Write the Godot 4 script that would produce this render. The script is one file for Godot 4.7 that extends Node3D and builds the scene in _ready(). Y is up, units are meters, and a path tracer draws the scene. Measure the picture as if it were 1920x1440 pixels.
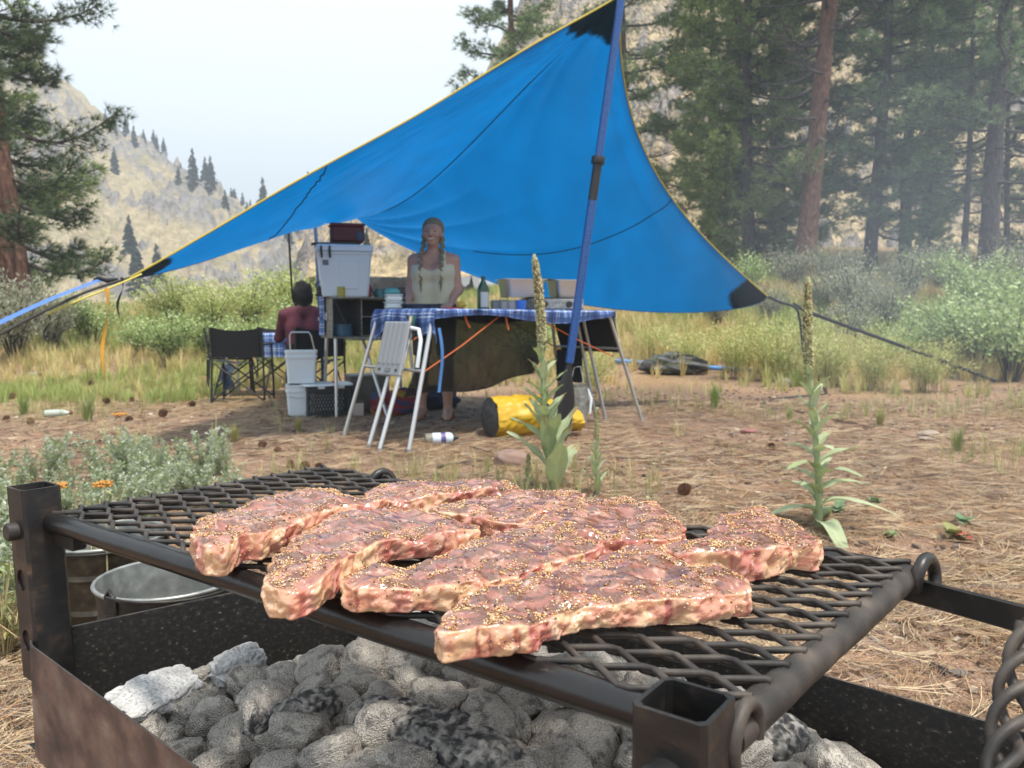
extends Node3D
# A riverside camp seen over a charcoal grill. Metres, y up, the viewer looks along -z.
const FOCAL := 1500.0          # focal length in photograph pixels (1920 wide)
const EYE := 0.86
const PITCH := 0.08115
var taken := {}
var rng := RandomNumberGenerator.new()
var nz := FastNoiseLite.new()
var M := {}

func lin(r: float, g: float, b: float, a := 1.0) -> Color:
	var c := Color(r, g, b).linear_to_srgb()
	c.a = a
	return c
func ray(px: float, py: float) -> Vector3:
	var dx := (px - 960.0) / FOCAL
	var dy := (720.0 - py) / FOCAL
	return Vector3(dx, dy * cos(PITCH) - sin(PITCH), -(cos(PITCH) + dy * sin(PITCH)))
func at(px: float, py: float, d: float) -> Vector3:      # the point d metres ahead in that direction
	var r := ray(px, py)
	return Vector3(0, EYE, 0) + r * (d / -r.z)
func on(px: float, py: float, h := 0.0) -> Vector3:      # where that direction meets the level h
	var r := ray(px, py)
	return Vector3(0, EYE, 0) + r * ((h - EYE) / r.y)
func ground_y(x: float, z: float) -> float:
	var d := -z
	var t := maxf(0.0, d - 9.5)
	var rise := 0.16 * (t - 2.0 * (1.0 - exp(-t * 0.5)))
	var left := 1.5 * (1.0 - exp(-rise / 1.5))
	var right := rise if rise < 4.0 else 4.0 + (rise - 4.0) * 0.5
	var y := lerpf(left, right, smoothstep(-5.0, 5.0, x))
	return y + nz.get_noise_2d(x * 22.0, z * 22.0) * 0.035 * smoothstep(1.5, 6.0, d) + nz.get_noise_2d(x * 5.0 + 90.0, z * 5.0) * 0.12 * smoothstep(9.0, 16.0, d)
func land(px: float, py: float) -> Vector3:              # where that direction meets the ground
	var r := ray(px, py)
	var p := Vector3(0, EYE, 0)
	var s := 0.02
	for i in 900:
		p += r * s
		if p.y < ground_y(p.x, p.z):
			break
		s = maxf(0.02, -p.z * 0.006)
	p.y = ground_y(p.x, p.z)
	return p
func grounded(x: float, z: float) -> Vector3:
	return Vector3(x, ground_y(x, z), z)

func numbered(called: String, where := "") -> String:
	var key := where + "/" + called
	var n: int = taken.get(key, 0)
	taken[key] = n + 1
	return called if n == 0 else "%s_%03d" % [called, n]
func tag(o: Node, label: String, category: String, group := "") -> void:
	o.set_meta("label", label)
	o.set_meta("category", category)
	if group:
		o.set_meta("group", group)
func thing(called: String, label: String, category: String, where := Vector3.ZERO, turn := 0.0, group := "") -> Node3D:
	var o := Node3D.new()
	o.name = numbered(called)
	add_child(o, true)
	o.position = where
	o.rotation.y = turn
	tag(o, label, category, group)
	return o
func hang(o: MeshInstance3D, called: String, parent: Node) -> MeshInstance3D:
	o.name = numbered(called, "" if parent == self else str(parent.get_instance_id()))
	parent.add_child(o, true)
	return o
func part(parent: Node, called: String, b: MB, m: Material) -> MeshInstance3D:
	var o := MeshInstance3D.new()
	o.mesh = b.mesh(m)
	return hang(o, called, parent)
func share(parent: Node, called: String, mesh: Mesh, xf := Transform3D()) -> MeshInstance3D:
	var o := MeshInstance3D.new()
	o.mesh = mesh
	o.transform = xf
	return hang(o, called, parent)
func single(called: String, b: MB, m: Material, label: String, category: String, where := Vector3.ZERO, turn := 0.0, group := "") -> MeshInstance3D:
	var o := part(self, called, b, m)
	o.position = where
	o.rotation.y = turn
	tag(o, label, category, group)
	return o
func copy(o: Node3D, label: String, group := "") -> Node3D:
	var base: String = o.get_meta("base") if o.has_meta("base") else String(o.name)
	var c: Node3D = o.duplicate()
	c.set_meta("base", base)
	c.name = numbered(base)
	add_child(c, true)
	c.set_meta("label", label)
	if group:
		c.set_meta("group", group)
	return c
func structure(called: String, b: MB, m: Material, kind := "structure") -> MeshInstance3D:
	var o := part(self, called, b, m)
	o.set_meta("kind", kind)
	return o

# ------------------------------------------------------------------ mesh builder
class MB:
	var v := PackedVector3Array()
	var uv := PackedVector2Array()
	var c := PackedColorArray()
	var ix := PackedInt32Array()
	var col := Color.WHITE
	func pt(p: Vector3, u := Vector2.ZERO) -> int:
		v.append(p)
		uv.append(u)
		c.append(col)
		return v.size() - 1
	func tri(a: int, b: int, d: int) -> void:
		ix.append(a)
		ix.append(b)
		ix.append(d)
	func quad(a: int, b: int, d: int, e: int) -> void:   # clockwise seen from the front
		ix.append_array(PackedInt32Array([a, b, d, a, d, e]))
	func face(p: Array, u := []) -> void:
		var k := v.size()
		for i in p.size():
			pt(p[i], u[i] if u.size() else Vector2.ZERO)
		for i in range(1, p.size() - 1):
			tri(k, k + i, k + i + 1)
	func mesh(m: Material) -> ArrayMesh:
		var n := PackedVector3Array()
		n.resize(v.size())
		for i in range(0, ix.size(), 3):
			var a := ix[i]
			var b := ix[i + 1]
			var d := ix[i + 2]
			var f := (v[d] - v[a]).cross(v[b] - v[a])
			n[a] += f
			n[b] += f
			n[d] += f
		for i in n.size():
			n[i] = n[i].normalized() if n[i].length_squared() > 1e-20 else Vector3.UP
		var arr := []
		arr.resize(Mesh.ARRAY_MAX)
		arr[Mesh.ARRAY_VERTEX] = v
		arr[Mesh.ARRAY_NORMAL] = n
		arr[Mesh.ARRAY_TEX_UV] = uv
		arr[Mesh.ARRAY_COLOR] = c
		arr[Mesh.ARRAY_INDEX] = ix
		var am := ArrayMesh.new()
		am.add_surface_from_arrays(Mesh.PRIMITIVE_TRIANGLES, arr)
		am.surface_set_material(0, m)
		return am
	func tube(pts: Array, radii, sides := 8, cap := true) -> MB:
		var k := v.size()
		var up := Vector3.ZERO
		var n := pts.size()
		var run := 0.0
		for i in n:
			var t: Vector3 = ((pts[mini(i + 1, n - 1)] as Vector3) - (pts[maxi(i - 1, 0)] as Vector3)).normalized()
			if i == 0:
				up = t.cross(Vector3.RIGHT if absf(t.x) < 0.8 else Vector3.FORWARD).normalized()
			else:
				run += (pts[i] as Vector3).distance_to(pts[i - 1])
			up = (up - t * up.dot(t)).normalized()
			var side := t.cross(up)
			var r: float = radii[i] if radii is Array else radii
			for j in sides:
				var a := TAU * j / sides
				pt(pts[i] + (up * cos(a) + side * sin(a)) * r, Vector2(float(j) / sides, run))
		for i in n - 1:
			for j in sides:
				var j2 := (j + 1) % sides
				quad(k + i * sides + j, k + (i + 1) * sides + j, k + (i + 1) * sides + j2, k + i * sides + j2)
		if cap:
			for e in [0, n - 1]:
				var q := v.size()
				for j in sides:
					pt(v[k + e * sides + j])
				for j in range(1, sides - 1):
					if e == 0:
						tri(q, q + j, q + j + 1)
					else:
						tri(q, q + j + 1, q + j)
		return self
	func bar(a: Vector3, b: Vector3, r: float, sides := 8) -> MB:
		return tube([a, b], r, sides)
	func box(center: Vector3, size: Vector3, basis := Basis(), bev := 0.0) -> MB:
		var h := size * 0.5
		var e := minf(bev, minf(h.x, minf(h.y, h.z)) * 0.9)
		if e <= 0.0:
			for ax in 3:
				for s in [-1.0, 1.0]:
					var n := Vector3.ZERO
					n[ax] = s
					var a := Vector3.ZERO
					a[(ax + 1) % 3] = 1.0
					var b := Vector3.ZERO
					b[(ax + 2) % 3] = s
					var q := []
					for w in [[-1, -1], [-1, 1], [1, 1], [1, -1]]:
						q.append(center + basis * ((n + a * w[0] + b * w[1]) * h))
					face(q, [Vector2(0, 0), Vector2(0, 1), Vector2(1, 1), Vector2(1, 0)])
			return self
		var id := {}
		for ax in 3:
			for s in [-1.0, 1.0]:
				var q := []
				for w in [[-1.0, -1.0], [-1.0, 1.0], [1.0, 1.0], [1.0, -1.0]]:
					var p := Vector3.ZERO
					p[ax] = s * h[ax]
					p[(ax + 1) % 3] = w[0] * (h[(ax + 1) % 3] - e)
					p[(ax + 2) % 3] = w[1] * s * (h[(ax + 2) % 3] - e)
					q.append(center + basis * p)
					var sg := Vector3.ZERO
					sg[ax] = s
					sg[(ax + 1) % 3] = w[0]
					sg[(ax + 2) % 3] = w[1] * s
					id[str(ax) + str(sg)] = center + basis * p
				face(q)
		for ax in 3:
			var a1 := (ax + 1) % 3
			var a2 := (ax + 2) % 3
			for s in [-1.0, 1.0]:
				for w in [-1.0, 1.0]:
					var lo := Vector3.ZERO
					lo[a1] = s
					lo[a2] = w
					lo[ax] = -1.0
					var hi := lo
					hi[ax] = 1.0
					var q := [id[str(a1) + str(lo)], id[str(a1) + str(hi)], id[str(a2) + str(hi)], id[str(a2) + str(lo)]]
					if s * w < 0:
						q.reverse()
					face(q)
		for sx in [-1.0, 1.0]:
			for sy in [-1.0, 1.0]:
				for sz in [-1.0, 1.0]:
					var k := str(Vector3(sx, sy, sz))
					var q := [id["0" + k], id["1" + k], id["2" + k]]
					if sx * sy * sz > 0:
						q.reverse()
					face(q)
		return self
	func lathe(prof: Array, sides := 24, xf := Transform3D(), sharp := true) -> MB:
		var rows := []
		for i in prof.size():
			if sharp and i > 0 and i < prof.size() - 1:
				rows.append(prof[i])
			rows.append(prof[i])
		var k := v.size()
		for i in rows.size():
			for j in sides + 1:
				var a := TAU * j / sides
				pt(xf * Vector3(rows[i].x * cos(a), rows[i].y, rows[i].x * sin(a)), Vector2(float(j) / sides, float(i) / rows.size()))
		for i in rows.size() - 1:
			if sharp and i % 2 == 1:
				continue
			for j in sides:
				var p := k + i * (sides + 1) + j
				quad(p, p + 1, p + sides + 2, p + sides + 1)
		return self
	func ball(center: Vector3, radii: Vector3, basis := Basis(), rings := 8, sides := 12) -> MB:
		var k := v.size()
		for i in rings + 1:
			var t := PI * i / rings
			for j in sides + 1:
				var a := TAU * j / sides
				pt(center + basis * (Vector3(sin(t) * cos(a), -cos(t), sin(t) * sin(a)) * radii), Vector2(float(j) / sides, float(i) / rings))
		for i in rings:
			for j in sides:
				var p := k + i * (sides + 1) + j
				quad(p, p + 1, p + sides + 2, p + sides + 1)
		return self
	func sheet(nu: int, nv: int, f: Callable) -> MB:
		var k := v.size()
		for i in nv + 1:
			for j in nu + 1:
				var u := Vector2(float(j) / nu, float(i) / nv)
				pt(f.call(u.x, u.y), u)
		for i in nv:
			for j in nu:
				var p := k + i * (nu + 1) + j
				quad(p, p + 1, p + nu + 2, p + nu + 1)
		return self
	func add(b: MB, xf := Transform3D(), tint := Color.WHITE) -> MB:
		var k := v.size()
		for p in b.v:
			v.append(xf * p)
		uv.append_array(b.uv)
		for q in b.c:
			c.append(q * tint)
		for i in b.ix:
			ix.append(i + k)
		return self

# ------------------------------------------------------------------ materials
func noise_tex(freq: float, octaves: int, ramp: Array, size := 256, kind := FastNoiseLite.TYPE_SIMPLEX_SMOOTH, as_normal := 0.0, seed_n := 7) -> NoiseTexture2D:
	var n := FastNoiseLite.new()
	n.noise_type = kind
	n.frequency = freq
	n.fractal_octaves = octaves
	n.seed = seed_n
	var t := NoiseTexture2D.new()
	t.width = size
	t.height = size
	t.seamless = true
	t.generate_mipmaps = false
	t.noise = n
	if as_normal > 0.0:
		t.as_normal_map = true
		t.bump_strength = as_normal
	if ramp.size():
		var g := Gradient.new()
		g.offsets = PackedFloat32Array()
		g.colors = PackedColorArray()
		var of := PackedFloat32Array()
		var cs := PackedColorArray()
		for r in ramp:
			of.append(r[0])
			cs.append(r[1])
		g.offsets = of
		g.colors = cs
		t.color_ramp = g
	return t
func mat(c: Color, rough := 0.7, metal := 0.0) -> StandardMaterial3D:
	var m := StandardMaterial3D.new()
	m.albedo_color = c
	m.roughness = rough
	m.metallic = metal
	m.vertex_color_use_as_albedo = true
	return m
func mapped(m: StandardMaterial3D, t: Texture2D, scale: float, world := false) -> StandardMaterial3D:
	m.albedo_texture = t
	m.uv1_triplanar = true
	m.uv1_world_triplanar = world
	m.uv1_scale = Vector3.ONE * scale
	return m
func bumped(m: StandardMaterial3D, t: Texture2D, cm: float) -> StandardMaterial3D:
	m.heightmap_enabled = true
	m.heightmap_texture = t
	m.heightmap_scale = cm
	return m
func grey(a: float, b: float) -> Array:
	return [[0.0, Color(a, a, a)], [1.0, Color(b, b, b)]]
func litter_image(size: int, strokes: int, base: Color, tones: Array, longest: float, seed_n: int) -> ImageTexture:
	# a fine felt of short strands, wrapped so that it tiles
	var r := RandomNumberGenerator.new()
	r.seed = seed_n
	var im := Image.create_empty(size, size, false, Image.FORMAT_RGB8)
	im.fill(base)
	for i in strokes:
		var p := Vector2(r.randf(), r.randf()) * size
		var a := r.randf() * TAU
		var bend := r.randf_range(-0.012, 0.012)
		var tone: Color = tones[r.randi() % tones.size()]
		tone = tone * r.randf_range(0.7, 1.2)
		for s in int(r.randf_range(0.3, 1.0) * longest):
			p += Vector2(cos(a), sin(a))
			a += bend
			im.set_pixel(posmod(int(p.x), size), posmod(int(p.y), size), tone)
	return ImageTexture.create_from_image(im)
func plaid_image(size: int) -> ImageTexture:
	var im := Image.create_empty(size, size, false, Image.FORMAT_RGB8)
	var band := func(t: float) -> float:
		t = fposmod(t, 1.0)
		if t < 0.03 or (t > 0.10 and t < 0.125): return 0.85
		if t > 0.30 and t < 0.42: return 0.45
		if t > 0.55 and t < 0.575: return 0.75
		if t > 0.72 and t < 0.86: return -0.55
		return 0.0
	for y in size:
		for x in size:
			var k: float = (band.call(float(x) / size) + band.call(float(y) / size)) * 0.5
			var c := Color(0.20, 0.32, 0.55)
			c = c.lerp(Color(0.85, 0.88, 0.93), minf(1.0, k * 1.6)) if k > 0 else c.lerp(Color(0.03, 0.05, 0.15), -k)
			if (x + y) % 4 < 2:
				c = c * 0.93
			im.set_pixel(x, y, c)
	return ImageTexture.create_from_image(im)
func make_materials() -> void:
	var grain := noise_tex(0.05, 4, grey(0.62, 1.0), 256)
	var fine := noise_tex(0.16, 3, [], 256)
	var coarse := noise_tex(0.03, 4, [], 256)
	M.grain = grain
	M.fine = fine
	M.coarse = coarse
	M.iron = bumped(mapped(mat(Color.WHITE, 0.42, 0.0), noise_tex(0.02, 4, [[0.0, lin(0.007, 0.007, 0.008)], [0.55, lin(0.013, 0.012, 0.012)], [0.7, lin(0.03, 0.024, 0.02)], [0.85, lin(0.075, 0.042, 0.028)], [1.0, lin(0.12, 0.09, 0.07)]]), 4.0, true), fine, 0.03)
	M.iron_greasy = bumped(mapped(mat(lin(0.9, 0.9, 0.9), 0.28, 0.0), noise_tex(0.02, 4, [[0.0, lin(0.006, 0.006, 0.007)], [1.0, lin(0.02, 0.018, 0.018)]]), 5.0, true), fine, 0.02)
	M.iron_dusty = bumped(mapped(mat(Color.WHITE, 0.6, 0.0), noise_tex(0.015, 5, [[0.0, lin(0.010, 0.009, 0.009)], [0.4, lin(0.02, 0.017, 0.016)], [0.62, lin(0.05, 0.04, 0.034)], [1.0, lin(0.14, 0.11, 0.085)]]), 4.0, true), fine, 0.04)
	M.rust = bumped(mapped(mat(Color.WHITE, 0.75, 0.0), noise_tex(0.02, 5, [[0.0, lin(0.03, 0.02, 0.017)], [0.4, lin(0.08, 0.047, 0.036)], [0.62, lin(0.15, 0.087, 0.065)], [1.0, lin(0.25, 0.19, 0.15)]]), 3.0, true), fine, 0.03)
	M.soot = bumped(mapped(mat(Color.WHITE, 0.7, 0.0), noise_tex(0.09, 3, [[0.0, lin(0.006, 0.006, 0.007)], [0.55, lin(0.012, 0.011, 0.011)], [0.68, lin(0.025, 0.02, 0.017)], [0.84, lin(0.06, 0.05, 0.042)], [0.91, lin(0.35, 0.33, 0.3)], [1.0, lin(0.5, 0.48, 0.45)]], 512), 2.6, true), fine, 0.04)
	var ash_ramp := [[0.0, lin(0.08, 0.08, 0.085)], [0.24, lin(0.20, 0.19, 0.18)], [0.35, lin(0.42, 0.385, 0.345)], [0.6, lin(0.50, 0.46, 0.41)], [1.0, lin(0.60, 0.555, 0.50)]]
	M.ash = bumped(mapped(mat(Color.WHITE, 0.95), noise_tex(0.085, 5, ash_ramp, 512), 7.0), noise_tex(0.11, 5, [], 512, FastNoiseLite.TYPE_SIMPLEX_SMOOTH, 0.0, 19), 0.5)
	M.white_ash = bumped(mapped(mat(Color.WHITE, 0.95), noise_tex(0.08, 4, [[0.0, lin(0.15, 0.15, 0.16)], [0.35, lin(0.46, 0.46, 0.465)], [1.0, lin(0.72, 0.71, 0.70)]], 256), 9.0), fine, 0.12)
	M.char = bumped(mapped(mat(Color.WHITE, 0.8), noise_tex(0.05, 4, [[0.0, lin(0.01, 0.011, 0.014)], [0.40, lin(0.035, 0.035, 0.038)], [0.52, lin(0.17, 0.16, 0.15)], [0.7, lin(0.38, 0.355, 0.33)], [1.0, lin(0.5, 0.47, 0.44)]], 256), 5.0), fine, 0.15)
	M.ember = mat(lin(0.3, 0.03, 0.01), 0.9)
	M.ember.emission_enabled = true
	M.ember.emission = lin(1.0, 0.09, 0.02)
	M.ember.emission_energy_multiplier = 0.5
	var meat := bumped(mat(Color.WHITE, 0.2), fine, 0.035)
	meat.uv1_triplanar = true
	meat.uv1_scale = Vector3.ONE * 9.0
	meat.metallic_specular = 0.55
	meat.subsurf_scatter_enabled = true
	meat.subsurf_scatter_strength = 0.18
	meat.clearcoat_enabled = true
	meat.clearcoat = 0.5
	meat.clearcoat_roughness = 0.15
	M.meat = meat
	M.spice = mat(Color.WHITE, 0.35)
	M.plain = mat(Color.WHITE, 0.75)
	M.plain_smooth = mat(Color.WHITE, 0.4)
	M.alu = mat(lin(0.50, 0.51, 0.52), 0.36, 0.75)
	M.steel = mat(lin(0.58, 0.58, 0.57), 0.28, 0.9)
	M.galv = bumped(mapped(mat(Color.WHITE, 0.45, 0.7), noise_tex(0.03, 4, [[0.0, lin(0.16, 0.17, 0.17)], [0.5, lin(0.28, 0.29, 0.28)], [1.0, lin(0.45, 0.46, 0.44)]]), 3.0), fine, 0.02)
	M.galv_dark = bumped(mapped(mat(Color.WHITE, 0.5, 0.4), noise_tex(0.03, 4, [[0.0, lin(0.012, 0.012, 0.013)], [0.6, lin(0.03, 0.029, 0.028)], [1.0, lin(0.08, 0.07, 0.055)]]), 3.0), fine, 0.02)
	M.bronze_dark = bumped(mapped(mat(Color.WHITE, 0.45, 0.5), noise_tex(0.03, 4, [[0.0, lin(0.02, 0.017, 0.013)], [0.6, lin(0.05, 0.04, 0.028)], [1.0, lin(0.12, 0.10, 0.07)]]), 3.0), fine, 0.02)
	M.water = mat(Color(0.16, 0.17, 0.14), 0.04)
	M.black_cloth = mapped(mat(lin(0.012, 0.012, 0.014), 0.85), grain, 12.0)
	M.cloth = mapped(mat(Color.WHITE, 0.85), grain, 10.0)
	M.white_plastic = mat(lin(0.60, 0.66, 0.70), 0.4)
	M.dark_plastic = mat(lin(0.012, 0.013, 0.015), 0.45)
	var pl := mat(Color.WHITE, 0.85)
	pl.albedo_texture = plaid_image(128)
	M.plaid = pl
	var tarp := mapped(mat(lin(0.0, 0.205, 0.56), 0.5), noise_tex(0.012, 3, grey(0.86, 1.0)), 0.6)
	tarp.backlight_enabled = true
	tarp.backlight = lin(0.9, 0.95, 1.0)
	M.tarp = tarp
	var net := mat(Color(0.010, 0.010, 0.009, 0.93), 0.9)
	net.transparency = BaseMaterial3D.TRANSPARENCY_ALPHA
	M.net = net
	var glass := mat(lin(0.006, 0.05, 0.02), 0.12)
	M.green_glass = glass
	M.bark_red = bumped(mapped(mat(Color.WHITE, 0.95), noise_tex(0.03, 4, [[0.0, lin(0.03, 0.018, 0.014)], [0.4, lin(0.10, 0.048, 0.032)], [0.7, lin(0.17, 0.085, 0.056)], [1.0, lin(0.24, 0.14, 0.10)]]), 0.9), coarse, 4.0)
	M.bark_red.uv1_scale = Vector3(1.6, 0.5, 1.6)
	M.bark_grey = bumped(mapped(mat(Color.WHITE, 0.95), noise_tex(0.03, 4, [[0.0, lin(0.022, 0.018, 0.017)], [0.5, lin(0.065, 0.05, 0.046)], [1.0, lin(0.15, 0.12, 0.11)]]), 0.9), coarse, 4.0)
	M.bark_grey.uv1_scale = Vector3(1.6, 0.5, 1.6)
	var leaf := mat(Color.WHITE, 0.6)
	leaf.backlight_enabled = true
	leaf.backlight = lin(0.55, 0.6, 0.35)
	M.leaf = leaf
	var needle := mat(Color.WHITE, 0.5)
	needle.backlight_enabled = true
	needle.backlight = lin(0.6, 0.65, 0.4)
	M.needle = needle
	M.straw = mat(Color.WHITE, 0.7)
	var felt := bumped(mat(Color.WHITE, 0.85), fine, 0.05)
	felt.uv1_triplanar = true
	felt.uv1_scale = Vector3.ONE * 10.0
	felt.backlight_enabled = true
	felt.backlight = lin(0.4, 0.45, 0.25)
	felt.rim_enabled = true
	felt.rim = 0.25
	M.felt = felt
	M.stone = bumped(mapped(mat(Color.WHITE, 0.9), noise_tex(0.05, 5, grey(0.55, 1.0)), 6.0), fine, 0.2)
	M.cone = mat(Color.WHITE, 0.85)
	var skin := mat(Color.WHITE, 0.5)
	skin.subsurf_scatter_enabled = true
	skin.subsurf_scatter_strength = 0.1
	M.skin = skin
	var lit := litter_image(1024, 60000, Color(0.44, 0.35, 0.29), [Color(0.70, 0.57, 0.46), Color(0.27, 0.21, 0.18), Color(0.53, 0.41, 0.32), Color(0.60, 0.48, 0.38), Color(0.32, 0.25, 0.21), Color(0.66, 0.59, 0.52), Color(0.46, 0.33, 0.26), Color(0.78, 0.67, 0.54)], 48.0, 3)
	M.soil = mapped(mat(Color.WHITE, 0.95), lit, 0.9, true)
	M.meadow = mapped(mat(Color.WHITE, 0.95), lit, 0.55, true)
	M.hill = bumped(mapped(mat(Color.WHITE, 0.95), noise_tex(0.02, 6, grey(0.45, 1.0), 512), 0.06, true), noise_tex(0.03, 6, [], 512, FastNoiseLite.TYPE_SIMPLEX_SMOOTH, 0.0, 11), 120.0)
	M.soft_hill = bumped(mapped(mat(Color.WHITE, 0.95), noise_tex(0.02, 6, grey(0.68, 1.0), 512), 0.06, true), noise_tex(0.03, 6, [], 512, FastNoiseLite.TYPE_SIMPLEX_SMOOTH, 0.0, 11), 60.0)
	M.far_hill = mat(Color.WHITE, 0.95)

# ------------------------------------------------------------------ light, sky, camera
func make_view() -> void:
	var cam := Camera3D.new()
	cam.name = "camera"
	cam.position = Vector3(0, EYE, 0)
	cam.rotation.x = -PITCH
	cam.fov = rad_to_deg(2.0 * atan(720.0 / FOCAL))
	cam.near = 0.05
	cam.far = 4000.0
	var look := CameraAttributesPhysical.new()
	look.frustum_focal_length = 25.0
	look.exposure_aperture = 11.0
	look.frustum_focus_distance = 0.92
	look.frustum_near = 0.05
	look.frustum_far = 4000.0
	cam.attributes = look
	add_child(cam)
	cam.current = true
	var sky_mat := ProceduralSkyMaterial.new()
	sky_mat.sky_top_color = Color(0.85, 0.885, 0.91)
	sky_mat.sky_horizon_color = Color(0.86, 0.89, 0.91)
	sky_mat.sky_curve = 0.15
	sky_mat.ground_bottom_color = Color(0.42, 0.38, 0.32)
	sky_mat.ground_horizon_color = Color(0.6, 0.58, 0.54)
	var sky := Sky.new()
	sky.sky_material = sky_mat
	var env := Environment.new()
	env.background_mode = Environment.BG_SKY
	env.sky = sky
	env.tonemap_mode = Environment.TONE_MAPPER_LINEAR
	env.tonemap_exposure = 2.0
	env.sdfgi_enabled = true
	env.ssao_enabled = true
	env.ssil_enabled = true
	env.fog_enabled = true
	env.fog_density = 0.0020
	env.fog_light_color = Color(0.86, 0.91, 0.97)
	env.volumetric_fog_enabled = true
	env.volumetric_fog_density = 0.0
	var we := WorldEnvironment.new()
	we.name = "world"
	we.environment = env
	add_child(we)
	var sun := DirectionalLight3D.new()
	sun.name = "sun"
	sun.light_energy = 1.15
	sun.light_color = Color(1.0, 0.97, 0.92)
	sun.light_angular_distance = 8.0
	sun.shadow_enabled = true
	sun.look_at_from_position(Vector3(3.2, 11.0, 3.2), Vector3.ZERO, Vector3.UP)
	add_child(sun)

func make_ground() -> void:
	var b := MB.new()
	var nd := 190
	var nx := 130
	for i in nd + 1:
		var t := float(i) / nd
		var d := -3.0 + 14.0 * t + 55.0 * t * t * t * t
		for j in nx + 1:
			var u := 2.0 * j / nx - 1.0
			var x := u * (2.5 + maxf(d, 0.0) * 1.05 + 3.0 * absf(u))
			var p := grounded(x, -d)
			var k := nz.get_noise_2d(x * 9.0 + 40.0, d * 9.0)
			var k2 := nz.get_noise_2d(x * 38.0, d * 38.0 + 70.0)
			var soil := Color(0.82, 0.78, 0.77) * (1.0 + 0.30 * k + 0.2 * k2)
			var dry := Color(1.9, 1.75, 1.1) * (1.0 + 0.25 * k2)
			var green := Color(0.9, 1.25, 0.55) * (1.0 + 0.2 * k)
			var grass := smoothstep(8.0, 10.5, d + 2.5 * k + 0.5 * k2 + (0.9 if x < -2.4 else 0.0))
			b.col = soil.lerp(dry.lerp(green, smoothstep(-0.25, 0.3, k + 0.4 * k2)), grass)
			b.pt(p)
	for i in nd:
		for j in nx:
			var p := i * (nx + 1) + j
			b.quad(p, p + nx + 1, p + nx + 2, p + 1)
	structure("ground", b, M.soil)

func hillside(called: String, cols: Array, d0: float, d1: float, base_px: float, nx: int, nd: int, rough: float, tan_c: Color, rock_c: Color, rockiness: float, seed_n: int) -> Callable:
	# cols: [photo x, skyline y]; the slope climbs from d0 to its crest at d1, then falls away behind
	var sky_at := func(px: float) -> float:
		for i in range(1, cols.size()):
			if px <= cols[i][0]:
				return lerpf(cols[i - 1][1], cols[i][1], (px - cols[i - 1][0]) / (cols[i][0] - cols[i - 1][0]))
		return cols[-1][1]
	var x0: float = cols[0][0]
	var x1: float = cols[-1][0]
	var spot := func(px: float, t: float) -> Vector3:
		var d := lerpf(d0, d1, t)
		var low := EYE + (598.0 - base_px) / FOCAL * d0
		var high: float = EYE + (598.0 - sky_at.call(px)) / FOCAL * d1
		var e := minf(t, 1.0)
		var y: float = lerpf(low, high, pow(e, 1.15)) if t <= 1.0 else high - (t - 1.0) * (high - low) * 0.6
		var x := (px - 960.0) / FOCAL * d
		var w := 400.0 / d1
		y += rough * (nz.get_noise_3d(x * 1.6 * w, d * 1.6 * w, seed_n) * 1.0 + nz.get_noise_3d(x * 5.0 * w, d * 5.0 * w, seed_n) * 0.45 + absf(nz.get_noise_3d(x * 14.0 * w, d * 14.0 * w, seed_n)) * 0.5) * smoothstep(0.0, 0.1, t)
		return Vector3(x, y, -d)
	var b := MB.new()
	for i in nd + 1:
		var t := 1.3 * float(i) / nd
		for j in nx + 1:
			var px := lerpf(x0, x1, float(j) / nx)
			var p: Vector3 = spot.call(px, t)
			var w := 400.0 / d1
			var k := nz.get_noise_3d(p.x * 3.0 * w + p.y * 2.0 * w, p.z * 3.0 * w, 50.0 + seed_n) + 0.8 * nz.get_noise_3d(p.x * 13.0 * w, p.y * 16.0 * w, p.z * 13.0 * w)
			var r := smoothstep(0.12, 0.34, k + rockiness + 0.2 * nz.get_noise_3d(p.x * 40.0 * w, p.y * 40.0 * w, p.z * 40.0 * w))
			var g := smoothstep(0.2, 0.5, nz.get_noise_3d(p.x * 7.0 * w, p.y * 7.0 * w, 90.0))
			b.col = tan_c.lerp(Color(0.20, 0.21, 0.09), g * 0.45).lerp(rock_c * (1.0 + 0.5 * nz.get_noise_3d(p.x * 30.0 * w, p.y * 30.0 * w, 7.0)), r)
			p.y += r * rough * 0.5 * (nz.get_noise_3d(p.x * 25.0 * w, p.y * 10.0, p.z * 25.0 * w) + 0.4)
			b.pt(p)
	for i in nd:
		for j in nx:
			var p := i * (nx + 1) + j
			b.quad(p, p + nx + 1, p + nx + 2, p + 1)
	structure(called, b, M.hill if called == "right_hill" else M.soft_hill)
	return spot

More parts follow.
